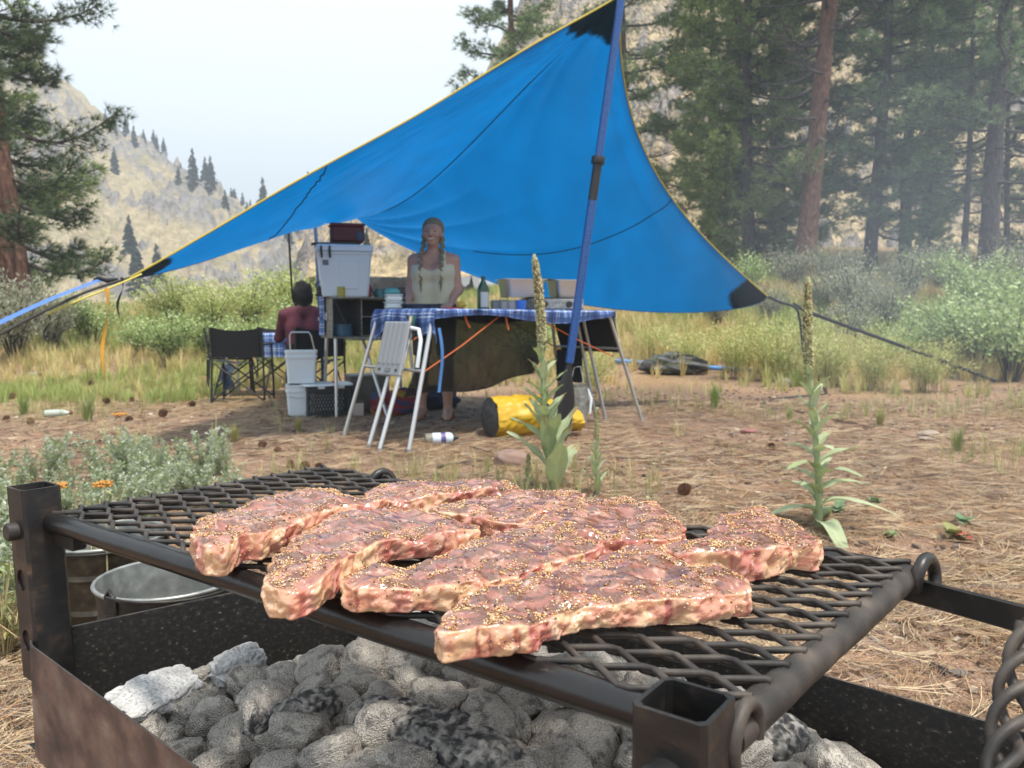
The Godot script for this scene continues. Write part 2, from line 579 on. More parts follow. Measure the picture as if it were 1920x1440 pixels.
func conifer_mesh(seed_n: int, tone: Color) -> Array:
	# a small distant conifer one unit tall: [trunk, crown]
	var r := RandomNumberGenerator.new()
	r.seed = seed_n
	var tr := MB.new()
	tr.tube([Vector3(0, -0.08, 0), Vector3(0, 0.5, 0), Vector3(0, 0.98, 0)], [0.022, 0.013, 0.003], 5)
	var cr := MB.new()
	for i in 130:
		var h := pow(r.randf(), 0.8)
		var y := 0.12 + 0.88 * h
		var reach := (1.0 - h) * 0.2 + 0.02
		reach *= r.randf_range(0.5, 1.15)
		var a := r.randf() * TAU
		var out := Vector3(cos(a), 0, sin(a))
		var side := Vector3(-sin(a), 0, cos(a)) * (0.018 + reach * 0.22)
		cr.col = tone * r.randf_range(0.6, 1.4)
		var base := Vector3(0, y + 0.03, 0)
		var tip := out * reach + Vector3(0, y - reach * 0.35, 0)
		var mid := base.lerp(tip, 0.55)
		cr.face([base, mid + side, tip, mid - side + Vector3(0, -0.02, 0)])
		cr.face([base, mid + Vector3(0, 0.03, 0), tip, mid - Vector3(0, 0.045, 0)])
	return [tr.mesh(M.bark_grey), cr.mesh(M.needle)]

func make_hills() -> void:
	hillside("far_hill", [[200, 330], [360, 335], [440, 362], [520, 385], [600, 402], [650, 398], [700, 360], [900, 300]], 500.0, 800.0, 600.0, 90, 24, 26.0, Color(0.36, 0.33, 0.24), Color(0.28, 0.28, 0.28), -0.1, 5)
	var left: Callable = hillside("left_hill", [[-900, -320], [-300, -140], [0, 70], [200, 224], [270, 268], [330, 318], [400, 356], [480, 393], [560, 428], [640, 470], [760, 530], [900, 575]], 85.0, 210.0, 612.0, 230, 120, 5.5, Color(0.47, 0.39, 0.245), Color(0.27, 0.255, 0.25), 0.02, 1)
	var right: Callable = hillside("right_hill", [[560, 480], [640, 440], [690, 408], [760, 345], [820, 285], [900, 170], [985, 10], [1060, -110], [1200, -330], [1500, -560], [2000, -700], [2900, -700]], 48.0, 150.0, 520.0, 230, 130, 4.5, Color(0.78, 0.60, 0.35), Color(0.36, 0.32, 0.30), 0.0, 2)
	var kinds := []
	for i in 4:
		kinds.append(conifer_mesh(300 + i, Color(0.030, 0.048, 0.030)))
	var r := RandomNumberGenerator.new()
	r.seed = 12
	var n := 0
	var put := func(spot: Callable, px: float, t: float, tall: float, label: String, group: String) -> void:
		var p: Vector3 = spot.call(px, t)
		var k: Array = kinds[n % 4]
		n += 1
		var o := thing("conifer_tree", label, "tree", p, r.randf() * TAU, group)
		o.scale = Vector3(1.25, 1, 1.25) * tall * r.randf_range(0.75, 1.25)
		share(o, "trunk", k[0])
		share(o, "crown", k[1])
	for px in [212, 226, 234, 250, 262, 268, 285, 300, 306, 318, 338, 352, 366, 372, 388, 392, 398, 415, 420, 440, 446, 452, 466, 480, 492, 505, 520, 533, 548]:
		put.call(left, px + r.randf_range(-4, 4), r.randf_range(0.93, 1.0), 5.2, "small dark conifer on the crest of the left hill", "conifers along the left hill crest")
	for q in [[228, 0.62, 5.0], [345, 0.72, 5.0], [372, 0.70, 7.0], [395, 0.80, 9.0], [405, 0.74, 8.0], [430, 0.62, 6.0], [470, 0.66, 7.0], [500, 0.7, 8.0], [520, 0.52, 7.0], [560, 0.6, 8.0], [250, 0.18, 6.0], [262, 0.1, 6.5], [300, 0.12, 5.0], [590, 0.7, 7.0], [604, 0.66, 9.0], [620, 0.62, 8.0], [545, 0.45, 5.0]]:
		put.call(left, q[0], q[1], q[2], "conifer standing alone on the tan face of the left hill", "conifers on the left hill face")
	for q in [[733, 0.12, 3.2], [690, 0.1, 1.6]]:
		put.call(right, q[0], q[1], q[2], "conifer on the dry slope of the right hill", "conifers on the right hill")

# ------------------------------------------------------------------ pines
func tuft(b: MB, p: Vector3, dir: Vector3, ln: float, w: float, count: int, r: RandomNumberGenerator, tone: Color) -> void:
	for i in count:
		var q := (dir * 0.8 + Vector3(r.randf_range(-1, 1), r.randf_range(-0.75, 0.95), r.randf_range(-1, 1))).normalized()
		var side := q.cross(Vector3(r.randf_range(-1, 1), r.randf_range(-1, 1), r.randf_range(-1, 1))).normalized() * w
		b.col = tone * r.randf_range(0.65, 1.4)
		var s := p - q * 0.02
		var k := b.pt(s - side)
		b.pt(s + side)
		b.pt(p + q * ln * r.randf_range(0.75, 1.1))
		b.tri(k, k + 1, k + 2)

func pine(opt: Dictionary) -> Array:
	# returns [trunk, limbs, crown] meshes of one ponderosa-like pine
	var r := RandomNumberGenerator.new()
	r.seed = opt.seed
	var h: float = opt.h
	var rad: float = opt.r
	var lean: Vector3 = opt.get("lean", Vector3.ZERO)
	var axis := func(y: float) -> Vector3:
		var t := y / h
		return lean * t + Vector3(sin(t * 5.0 + opt.seed) * 0.12, y, cos(t * 4.0 + opt.seed) * 0.12) - Vector3(sin(opt.seed) * 0.12, 0, cos(opt.seed) * 0.12)
	var tr := MB.new()
	var pts := []
	var rs := []
	for i in 26:
		var t := i / 25.0
		pts.append(axis.call(-0.4 + (h + 0.4) * t))
		rs.append(rad * (1.0 - 0.88 * t) * (1.0 + 0.5 * exp(-t * 28.0)) * (1.0 + 0.05 * sin(i * 2.3 + opt.seed)))
	tr.tube(pts, rs, 14)
	var lb := MB.new()
	var cr := MB.new()
	var tone: Color = opt.tone
	var low: float = opt.low
	for i in int(opt.limbs):
		var t: float = float(i) / opt.limbs
		var y := lerpf(low, h * 0.99, pow(t, 0.9)) + r.randf_range(-0.2, 0.2)
		var up := clampf((y - low) / (h - low), 0.0, 1.0)
		var reach: float = opt.reach * (1.0 - 0.8 * pow(up, 1.4)) * r.randf_range(0.55, 1.1)
		if up < 0.12:
			reach *= 0.8
		var a := i * 2.4 + r.randf_range(-0.5, 0.5)
		if opt.has("bias"):
			a = lerp_angle(a, opt.bias, 0.35)
		var out := Vector3(cos(a), 0, sin(a))
		var sag: float = opt.sag * (1.0 - up)
		var base: Vector3 = axis.call(y)
		var path := []
		var prs := []
		var wob := Vector3(r.randf_range(-1, 1), r.randf_range(-0.5, 0.5), r.randf_range(-1, 1)) * reach * 0.1
		for s in 7:
			var q := s / 6.0
			path.append(base + out * reach * q + Vector3(0, reach * (0.22 * q - sag * sin(q * 2.2) * 0.55 + 0.15 * q * q), 0) + wob * sin(q * 5.0))
			prs.append(lerpf(0.03 + rad * 0.09, 0.008, q))
		lb.tube(path, prs, 5, false)
		var dead: bool = up < opt.get("dead", 0.0)
		var nsub := int(opt.sub * (0.5 + reach / opt.reach))
		for s in nsub:
			var q := lerpf(0.22, 1.0, pow(float(s) / nsub, 0.8))
			var fi := clampf(q * 6.0, 0.0, 5.99)
			var p: Vector3 = path[int(fi)].lerp(path[int(fi) + 1], fi - int(fi))
			var sd := Vector3(-out.z, 0, out.x) * (1.0 if s % 2 == 0 else -1.0)
			var d := (sd * r.randf_range(0.4, 1.0) + out * r.randf_range(0.3, 1.0) + Vector3(0, r.randf_range(-0.25, 0.55), 0)).normalized()
			var ln := reach * 0.3 * r.randf_range(0.5, 1.2) * (1.15 - q * 0.6)
			var e := p + d * ln
			lb.tube([p, (p + e) * 0.5 + Vector3(0, -0.03, 0), e], [0.012, 0.009, 0.005], 4, false)
			if dead:
				continue
			var nt: int = opt.tufts
			var shade := tone * r.randf_range(0.75, 1.25)
			for w in nt:
				var f := lerpf(0.25, 1.05, (w + r.randf()) / nt)
				tuft(cr, p + (e - p) * f + Vector3(r.randf_range(-1, 1), r.randf_range(-1, 1), r.randf_range(-1, 1)) * 0.17, d, opt.nl, opt.nw, opt.nn, r, shade)
	return [tr, lb, cr]

func plant_pine(called: String, label: String, where: Vector3, b: Array, bark: Material, turn := 0.0) -> Node3D:
	var o := thing(called, label, "pine tree", where, turn)
	part(o, "trunk", b[0], bark)
	var l := part(o, "limb", b[1], M.bark_grey)
	l.set_meta("kind", "stuff")
	part(o, "crown", b[2], M.needle)
	return o

func make_trees() -> void:
	var green := Color(0.20, 0.26, 0.105)
	var dark := Color(0.09, 0.125, 0.066)
	var foot := func(px: float, d: float) -> Vector3:
		return grounded((px - 960.0) / FOCAL * d, -d)
	var near_pine := pine({"seed": 3, "h": 15.0, "r": 0.27, "low": 1.5, "limbs": 84, "reach": 2.1, "sag": 0.75, "sub": 17, "tufts": 5, "nl": 0.19, "nw": 0.007, "nn": 17, "tone": dark, "lean": Vector3(-0.9, 0, 0)})
	plant_pine("pine_tree", "dark pine with a red trunk at the left, beyond the blue strap", foot.call(48, 15.0), near_pine, M.bark_red)
	var a := pine({"seed": 11, "h": 21.0, "r": 0.30, "low": 3.0, "limbs": 88, "reach": 3.3, "sag": 0.6, "sub": 15, "tufts": 5, "nl": 0.23, "nw": 0.012, "nn": 14, "tone": green, "lean": Vector3(0.8, 0, 0), "bias": PI, "dead": 0.34})
	plant_pine("pine_tree", "big pine with a straight rust red trunk right of the tarp", foot.call(1503, 23.0), a, M.bark_red)
	var bb := pine({"seed": 21, "h": 17.0, "r": 0.21, "low": 0.7, "limbs": 105, "reach": 3.0, "sag": 0.6, "sub": 17, "tufts": 5, "nl": 0.23, "nw": 0.012, "nn": 14, "tone": green * 1.05})
	plant_pine("pine_tree", "bushy green pine hanging over the right edge of the tarp", foot.call(1400, 25.0), bb, M.bark_grey)
	plant_pine("pine_tree", "dark thin trunked pine just left of the rust red trunk", foot.call(1452, 26.5), [a[0], bb[1], bb[2]], M.bark_red, 2.0)
	var c := pine({"seed": 31, "h": 18.0, "r": 0.20, "low": 1.6, "limbs": 84, "reach": 2.8, "sag": 0.6, "sub": 15, "tufts": 5, "nl": 0.23, "nw": 0.012, "nn": 13, "tone": Color(0.19, 0.26, 0.135), "lean": Vector3(0.5, 0, 0)})
	plant_pine("pine_tree", "hazy pine with a grey trunk behind the silver sagebrush", foot.call(1622, 24.0), c, M.bark_grey)
	var d := pine({"seed": 41, "h": 19.0, "r": 0.26, "low": 2.0, "limbs": 72, "reach": 3.5, "sag": 0.5, "sub": 15, "tufts": 5, "nl": 0.23, "nw": 0.012, "nn": 13, "tone": Color(0.19, 0.265, 0.145), "lean": Vector3(0.4, 0, 0), "dead": 0.14})
	plant_pine("pine_tree", "thick grey trunked pine near the right edge, bare limbs below", foot.call(1845, 22.0), d, M.bark_grey)
	var e := pine({"seed": 51, "h": 12.0, "r": 0.10, "low": 2.0, "limbs": 40, "reach": 1.6, "sag": 0.3, "sub": 9, "tufts": 3, "nl": 0.2, "nw": 0.012, "nn": 12, "tone": Color(0.19, 0.265, 0.145), "lean": Vector3(0.5, 0, 0), "dead": 0.3})
	plant_pine("pine_tree", "slim dark pine just left of the thick grey trunk", foot.call(1795, 22.5), e, M.bark_grey)
	plant_pine("pine_tree", "leaning slim pine behind the thick grey trunk", foot.call(1880, 25.0), [e[0], d[1], d[2]], M.bark_grey, 1.0)
	plant_pine("pine_tree", "open crowned pine against the sky behind the tarp's upper edge", foot.call(975, 30.0), c, M.bark_red, 2.2)
	plant_pine("pine_tree", "sparse pine behind the tarp's peak and the oar", foot.call(1170, 34.0), d, M.bark_grey, 4.0)
	plant_pine("pine_tree", "pine at the far left edge behind the dark pine", foot.call(-60, 19.0), bb, M.bark_red, 1.3)
	plant_pine("pine_tree", "pine beyond the right edge with a hazy crown", foot.call(1985, 26.0), bb, M.bark_grey, 3.3)
	plant_pine("pine_tree", "full hazy pine right of the grey trunk behind the sagebrush", foot.call(1690, 27.0), c, M.bark_grey, 4.1)
	plant_pine("pine_tree", "low boughed pine filling the gap left of the bushy green pine", foot.call(1330, 32.0), bb, M.bark_grey, 5.0)
	var young := plant_pine("pine_tree", "young low pine in the gap beneath the hazy grey pines", foot.call(1735, 23.0), bb, M.bark_grey, 0.6)
	young.scale = Vector3.ONE * 0.3
	plant_pine("pine_tree", "hazy pine between the grey trunks, far back", foot.call(1725, 31.0), c, M.bark_grey, 1.0)

# ------------------------------------------------------------------ bushes, grass
func bush_mesh(seed_n: int, leaves: int, leaf_l: float, leaf_w: float, tone: Color, tone2: Color, upright: float, foot := 0.08, thick := 1.0) -> Array:
	# a bush one unit tall and about 1.2 wide: [stems, leaves]
	var r := RandomNumberGenerator.new()
	r.seed = seed_n
	var st := MB.new()
	var lf := MB.new()
	var tips := []
	for i in 26:
		var a := r.randf() * TAU
		var sp := r.randf_range(0.1, 0.62) * (1.2 - upright)
		var hh := r.randf_range(0.5, 1.0)
		var tip := Vector3(cos(a) * sp, hh, sin(a) * sp)
		var mid := Vector3(tip.x * maxf(0.35, foot), hh * 0.55, tip.z * maxf(0.35, foot))
		st.tube([Vector3(tip.x * foot, -0.05, tip.z * foot), mid, tip], [0.010 * thick, 0.007 * thick, 0.003 * thick], 4, false)
		tips.append([mid, tip])
	for i in leaves:
		var q: Array = tips[r.randi() % tips.size()]
		var t := r.randf_range(-0.2 - foot, 1.06)
		var p: Vector3 = (q[0] as Vector3).lerp(q[1], t) + Vector3(r.randf_range(-1, 1), r.randf_range(-0.8, 0.8), r.randf_range(-1, 1)) * 0.13
		p.y = maxf(p.y, 0.03)
		var dir := (Vector3(p.x, 0.35 + upright, p.z) + Vector3(r.randf_range(-1, 1), r.randf_range(-0.6, 0.8), r.randf_range(-1, 1)) * 0.8).normalized()
		var side := dir.cross(Vector3(r.randf_range(-1, 1), r.randf_range(-1, 1), r.randf_range(-1, 1))).normalized()
		lf.col = tone.lerp(tone2, r.randf()) * r.randf_range(0.7, 1.25)
		var l := leaf_l * r.randf_range(0.6, 1.2)
		lf.face([p, p + dir * l * 0.5 + side * leaf_w, p + dir * l, p + dir * l * 0.5 - side * leaf_w])
	return [st.mesh(M.bark_grey), lf.mesh(M.leaf)]

func make_bushes() -> void:
	var willow := bush_mesh(1, 3400, 0.062, 0.009, Color(0.34, 0.42, 0.13), Color(0.56, 0.58, 0.26), 0.2)
	var sage := bush_mesh(2, 3600, 0.055, 0.008, Color(0.24, 0.25, 0.19), Color(0.38, 0.38, 0.30), 0.5)
	var rose := bush_mesh(3, 3000, 0.055, 0.016, Color(0.25, 0.36, 0.13), Color(0.48, 0.55, 0.30), 0.15)
	var weedy := bush_mesh(4, 2600, 0.085, 0.006, Color(0.36, 0.43, 0.15), Color(0.58, 0.54, 0.26), 0.25, 0.4, 0.3)
	var kinds := {"willow": willow, "sage": sage, "rose": rose, "weedy": weedy}
	var r := RandomNumberGenerator.new()
	r.seed = 77
	var list := [
		["willow", 330, 17.0, 1.1, "yellow green willow bush left of the hanging yellow strap's top, behind the meadow"],
		["willow", 400, 15.5, 0.95, "tall yellow green bush below the tarp's long lower hem"],
		["willow", 470, 16.5, 1.1, "yellow green bush behind the black folding chairs"],
		["willow", 545, 17.0, 1.3, "yellow green bush left of the white cooler"],
		["rose", 260, 13.0, 0.6, "low leafy bush in the left meadow behind the yellow strap"],
		["rose", 315, 12.0, 0.8, "rounded leafy bush in front of the willows, left of the chairs"],
		["rose", 395, 12.5, 0.7, "low leafy bush behind the left folding chair"],
		["rose", 500, 12.0, 0.75, "low leafy bush just behind the low table"],
		["rose", 575, 12.6, 1.0, "leafy bush behind the seated person"],
		["sage", 30, 12.5, 1.35, "silver sagebrush in front of the red pine trunk"],
		["sage", 100, 13.5, 1.0, "grey sagebrush just right of the red pine trunk"],
		["sage", -60, 11.5, 1.3, "silver sagebrush at the left edge"],
		["rose", 170, 14.0, 0.9, "small leafy bush behind the black strap tail"],
		["sage", 1600, 16.0, 1.35, "silver sagebrush at the foot of the hazy grey pine"],
		["sage", 1540, 17.0, 1.0, "silver sagebrush beside the rust red pine trunk"],
		["sage", 1665, 14.8, 1.15, "big silver sagebrush in front of the grey pines"],
		["sage", 1440, 16.0, 0.9, "sagebrush behind the tarp's black corner"],
		["sage", 1590, 13.5, 0.9, "silver sagebrush just behind the black guy rope"],
		["sage", 1340, 15.5, 0.8, "sagebrush under the tarp's lower right hem"],
		["rose", 1750, 13.0, 0.95, "leafy green bush right of the sagebrush"],
		["rose", 1830, 11.5, 1.05, "leafy green bush above the rope's lower end"],
		["rose", 1900, 10.5, 1.15, "leafy green bush at the right edge of the clearing"],
		["rose", 1690, 11.8, 0.75, "low leafy bush beside the black guy rope"],
		["rose", 1980, 11.5, 1.4, "leafy bush beyond the right edge"],
		["rose", 1930, 14.0, 1.3, "leafy bush behind the right edge bush"],
		["rose", 1850, 15.0, 1.1, "leafy bush under the thick grey trunk"],
		["weedy", 1380, 10.8, 0.75, "yellow green weed clump below the tarp's black corner"],
		["weedy", 1460, 10.5, 0.8, "yellow green weed clump under the hanging rope"],
		["weedy", 1290, 11.5, 0.6, "weed clump behind the grey roll bag"],
		["weedy", 1560, 10.0, 0.7, "weed clump right of the tall mullein's spike"],
		["weedy", 1230, 12.5, 0.6, "weed clump right of the camp table's legs"],
		["weedy", 1640, 9.6, 0.7, "straggling weed clump crossed by the guy rope"],
		["weedy", 1740, 9.4, 0.65, "straggling weed clump near the rope's end"],
		["weedy", 1110, 9.2, 0.55, "weed clump seen between the camp table's right legs"],
		["weedy", 1520, 12.0, 0.8, "yellow weed clump in front of the sagebrush"],
		["sage", 1480, 20.5, 1.2, "grey sagebrush between the tarp's corner and the rust red trunk"],
		["sage", 1560, 20.0, 1.3, "grey sagebrush just right of the rust red trunk's foot"],
		["sage", 1700, 19.0, 1.3, "grey sagebrush in the open between the grey pines"],
		["sage", 1760, 20.5, 1.4, "grey sagebrush left of the slim dark pine"],
		["rose", 1815, 18.0, 1.3, "leafy bush at the foot of the slim dark pine"],
		["sage", 1900, 18.5, 1.5, "grey sagebrush at the foot of the thick grey trunk"],
		["rose", 1390, 19.0, 1.1, "leafy bush under the bushy green pine"],
		["rose", 990, 11.5, 0.7, "low bush seen under the camp table behind the black net"],
	]
	for q in list:
		var k: Array = kinds[q[0]]
		var o := thing("bush" if q[0] != "weedy" else "weed_clump", q[4], "bush" if q[0] != "weedy" else "weeds", grounded((q[1] - 960.0) / FOCAL * q[2], -q[2]), r.randf() * TAU)
		o.scale = Vector3(1.0, 1.0, 1.0) * q[3] * Vector3(r.randf_range(1.1, 1.45), 1.0, r.randf_range(1.1, 1.45))
		share(o, "stem", k[0]).set_meta("kind", "stuff")
		share(o, "foliage", k[1]).set_meta("kind", "stuff")

func scatter(called: String, mesh: Mesh, xfs: Array, cols: PackedColorArray) -> void:
	var mm := MultiMesh.new()
	mm.transform_format = MultiMesh.TRANSFORM_3D
	mm.use_colors = true
	mm.mesh = mesh
	mm.instance_count = xfs.size()
	for i in xfs.size():
		mm.set_instance_transform(i, xfs[i])
		mm.set_instance_color(i, cols[i])
	var o := MultiMeshInstance3D.new()
	o.multimesh = mm
	o.name = numbered(called)
	o.set_meta("kind", "stuff")
	add_child(o, true)

func blade_tuft(seed_n: int, blades: int, h: float, spread: float, w: float) -> ArrayMesh:
	var r := RandomNumberGenerator.new()
	r.seed = seed_n
	var b := MB.new()
	for i in blades:
		var a := r.randf() * TAU
		var out := Vector3(cos(a), 0, sin(a))
		var side := Vector3(-sin(a), 0, cos(a)) * w
		var p := out * r.randf() * 0.04
		var hh := h * r.randf_range(0.5, 1.1)
		var sp := spread * r.randf_range(0.1, 1.0)
		var m := p + out * sp * 0.3 + Vector3(0, hh * 0.6, 0)
		var e := p + out * sp + Vector3(0, hh, 0)
		b.col = Color.WHITE * r.randf_range(0.75, 1.2)
		var k := b.pt(p - side)
		b.pt(p + side)
		b.pt(m + side * 0.8)
		b.pt(m - side * 0.8)
		b.pt(e)
		b.quad(k, k + 1, k + 2, k + 3)
		b.tri(k + 3, k + 2, k + 4)
	return b.mesh(M.leaf)

func make_grass() -> void:
	var r := RandomNumberGenerator.new()
	r.seed = 5
	var t1 := blade_tuft(1, 16, 0.34, 0.2, 0.004)
	var xfs := []
	var cols := PackedColorArray()
	for i in 21000:
		var d := 8.0 + 24.0 * pow(r.randf(), 1.5)
		var x := r.randf_range(-0.72, 0.72) * d * 1.05
		var k := nz.get_noise_2d(x * 9.0 + 40.0, d * 9.0)
		var k2 := nz.get_noise_2d(x * 38.0, d * 38.0 + 70.0)
		var edge := 8.9 if x < -2.4 else 9.9
		if d + 2.5 * k + 1.2 * k2 + r.randf_range(-1.0, 1.0) + 1.2 * r.randf() * r.randf_range(-1.0, 1.0) < edge:
			continue
		if x > -3.2 and x < 3.0 and d < 9.6:
			continue
		var s := r.randf_range(0.3, 1.0) * (0.6 + 0.5 * smoothstep(8.5, 13.0, d)) * (1.45 if x > 2.2 else 1.0)
		xfs.append(Transform3D(Basis(Vector3.UP, r.randf() * TAU).scaled(Vector3(s, s, s) * Vector3(1.2, 1, 1.2)), grounded(x, -d)))
		var dry := Color(0.66, 0.53, 0.27)
		var green := Color(0.34, 0.41, 0.13)
		cols.append(dry.lerp(green, clampf(smoothstep(-0.35, 0.3, k + 0.7 * k2) + r.randf_range(-0.25, 0.25), 0.0, 1.0)) * r.randf_range(0.75, 1.15))
	scatter("meadow_grass", t1, xfs, cols)
	# thin short tufts among the needles of the clearing
	xfs = []
	cols = PackedColorArray()
	for i in 3600:
		var d := 3.4 + 6.5 * r.randf()
		var x := r.randf_range(-0.7, 0.7) * d
		var k := nz.get_noise_2d(x * 30.0, d * 30.0)
		if k < (-0.1 if x < -1.6 or d > 7.0 else 0.02) + r.randf_range(0.0, 0.25) or (absf(x) < 1.2 and d > 4.6 and d < 8.0):
			continue
		var s := r.randf_range(0.2, 0.6)
		xfs.append(Transform3D(Basis(Vector3.UP, r.randf() * TAU).scaled(Vector3.ONE * s), grounded(x, -d)))
		cols.append(Color(0.36, 0.40, 0.17).lerp(Color(0.6, 0.5, 0.27), r.randf()) * r.randf_range(0.8, 1.1))
	scatter("sparse_grass", blade_tuft(2, 9, 0.3, 0.14, 0.003), xfs, cols)
	# single tussocks one can tell apart
	var tus := blade_tuft(3, 150, 0.33, 0.2, 0.0032)
	for q in [[165, 792, 0.75, "bright green grass tussock below the yellow strap"], [45, 780, 0.6, "pale dry tussock at the left edge of the clearing"], [270, 660, 0.9, "grass tussock at the meadow's edge left of the chairs"], [1340, 765, 0.75, "grey green tussock right of the camp table, near the grey bag"], [560, 812, 0.4, "small tussock in front of the black milk crate"], [440, 832, 0.45, "thin green tussock in the tarp's shade left of the table legs"], [1650, 800, 0.5, "thin tussock right of the tall mullein"], [1795, 850, 0.55, "sparse tussock on bare needles at the right"], [1480, 790, 0.35, "small tussock left of the tall mullein's stem"], [345, 740, 0.5, "tussock just left of the front folding chair"]]:
		var o := thing("grass_tussock", q[3], "grass", land(q[0], q[1]), r.randf() * TAU)
		o.scale = Vector3.ONE * q[2]
		var gm := mat([lin(0.24, 0.33, 0.10), lin(0.5, 0.46, 0.22), lin(0.4, 0.38, 0.16), lin(0.3, 0.34, 0.14)][r.randi() % 4], 0.6)
		gm.backlight_enabled = true
		gm.backlight = lin(0.5, 0.55, 0.3)
		var l := share(o, "blades", tus)
		l.material_override = gm
		l.set_meta("kind", "stuff")

func make_needles() -> void:
	var r := RandomNumberGenerator.new()
	r.seed = 9
	var b := MB.new()
	for i in 3:                                        # one fascicle: three long bent needles
		var a := (i - 1) * 0.13
		var w := 0.0009
		var p := Vector3(0, 0.002, 0)
		var k := 0
		for s in 5:
			var q := p + Vector3(sin(a), 0, cos(a)) * 0.035 * s
			q.x += (0.006 + 0.004 * i) * s * s * 0.35
			q.y = 0.003 + 0.0035 * sin(s * 0.9 + i)
			var e := b.pt(q - Vector3(w, 0, 0))
			b.pt(q + Vector3(w * 0.9, 0.0006, 0))
			if s > 0:
				b.quad(k, e, e + 1, k + 1)
			k = e
	var m := b.mesh(M.straw)
	var xfs := []
	var cols := PackedColorArray()
	for i in 90000:
		var d := 0.95 + 7.4 * pow(r.randf(), 1.3)
		var x := r.randf_range(-0.72, 0.72) * (d + 0.25)
		var k := nz.get_noise_2d(x * 60.0, d * 60.0)
		if k < -0.28 and r.randf() < 0.75:
			continue
		var s := r.randf_range(0.5, 1.1)
		var bs := Basis(Vector3.UP, r.randf() * TAU) * Basis(Vector3.RIGHT, r.randf_range(-0.16, 0.1)) * Basis(Vector3.BACK, r.randf_range(-0.3, 0.3))
		xfs.append(Transform3D(bs.scaled(Vector3.ONE * s), grounded(x, -d) + Vector3(0, r.randf_range(0.0, 0.012), 0)))
		var c: Color = [Color(0.46, 0.30, 0.16), Color(0.36, 0.20, 0.10), Color(0.52, 0.40, 0.25), Color(0.30, 0.23, 0.18), Color(0.60, 0.47, 0.30), Color(0.24, 0.14, 0.09)][r.randi() % 6]
		cols.append(c * r.randf_range(0.5, 1.0))
	scatter("pine_needles", m, xfs, cols)
	# bark flakes, cone scales and crumbs
	b = MB.new()
	b.box(Vector3(0, 0.004, 0), Vector3(0.03, 0.007, 0.014), Basis(Vector3.UP, 0.2) * Basis(Vector3.BACK, 0.15), 0.0)
	m = b.mesh(M.cone)
	xfs = []
	cols = PackedColorArray()
	for i in 14000:
		var d := 1.2 + 9.0 * pow(r.randf(), 0.9)
		var x := r.randf_range(-0.72, 0.72) * (d + 0.25)
		if nz.get_noise_2d(x * 45.0 + 300.0, d * 45.0) < r.randf_range(-0.3, 0.3):
			continue
		var s := r.randf_range(0.25, 1.3)
		xfs.append(Transform3D((Basis(Vector3.UP, r.randf() * TAU) * Basis(Vector3.RIGHT, r.randf_range(-0.5, 0.5))).scaled(Vector3(s, s * r.randf_range(0.6, 1.6), s * r.randf_range(0.5, 1.5))), grounded(x, -d)))
		var c: Color = [Color(0.07, 0.05, 0.04), Color(0.13, 0.085, 0.06), Color(0.34, 0.24, 0.16), Color(0.46, 0.38, 0.29), Color(0.22, 0.11, 0.07), Color(0.10, 0.08, 0.07)][r.randi() % 6]
		cols.append(c * r.randf_range(0.7, 1.2))
	scatter("bark_crumbs", m, xfs, cols)

# ------------------------------------------------------------------ fire pan, grate, charcoal
const GL := Vector3(-0.62, 0.60, -1.063)      # grate corners
const GN := Vector3(0.14, 0.60, -0.504)
const GR := Vector3(0.424, 0.60, -0.838)
const GF := Vector3(-0.336, 0.60, -1.397)
const PL := Vector3(-0.668, 0.0, -1.053)      # fire pan corners
const PB := Vector3(-0.195, 0.0, -1.425)
const PR := Vector3(0.575, 0.0, -0.770)
const PF := Vector3(0.10, 0.0, -0.385)
const RIM := 0.43

func rounded(corners: Array, r: float) -> Array:
	var out := []
	for i in corners.size():
		var c: Vector3 = corners[i]
		var a: Vector3 = (corners[i - 1] - c).normalized()
		var b: Vector3 = (corners[(i + 1) % corners.size()] - c).normalized()
		for s in 7:
			var t := s / 6.0
			out.append((c + a * r).lerp(c, t).lerp(c.lerp(c + b * r, t), t))
	return out

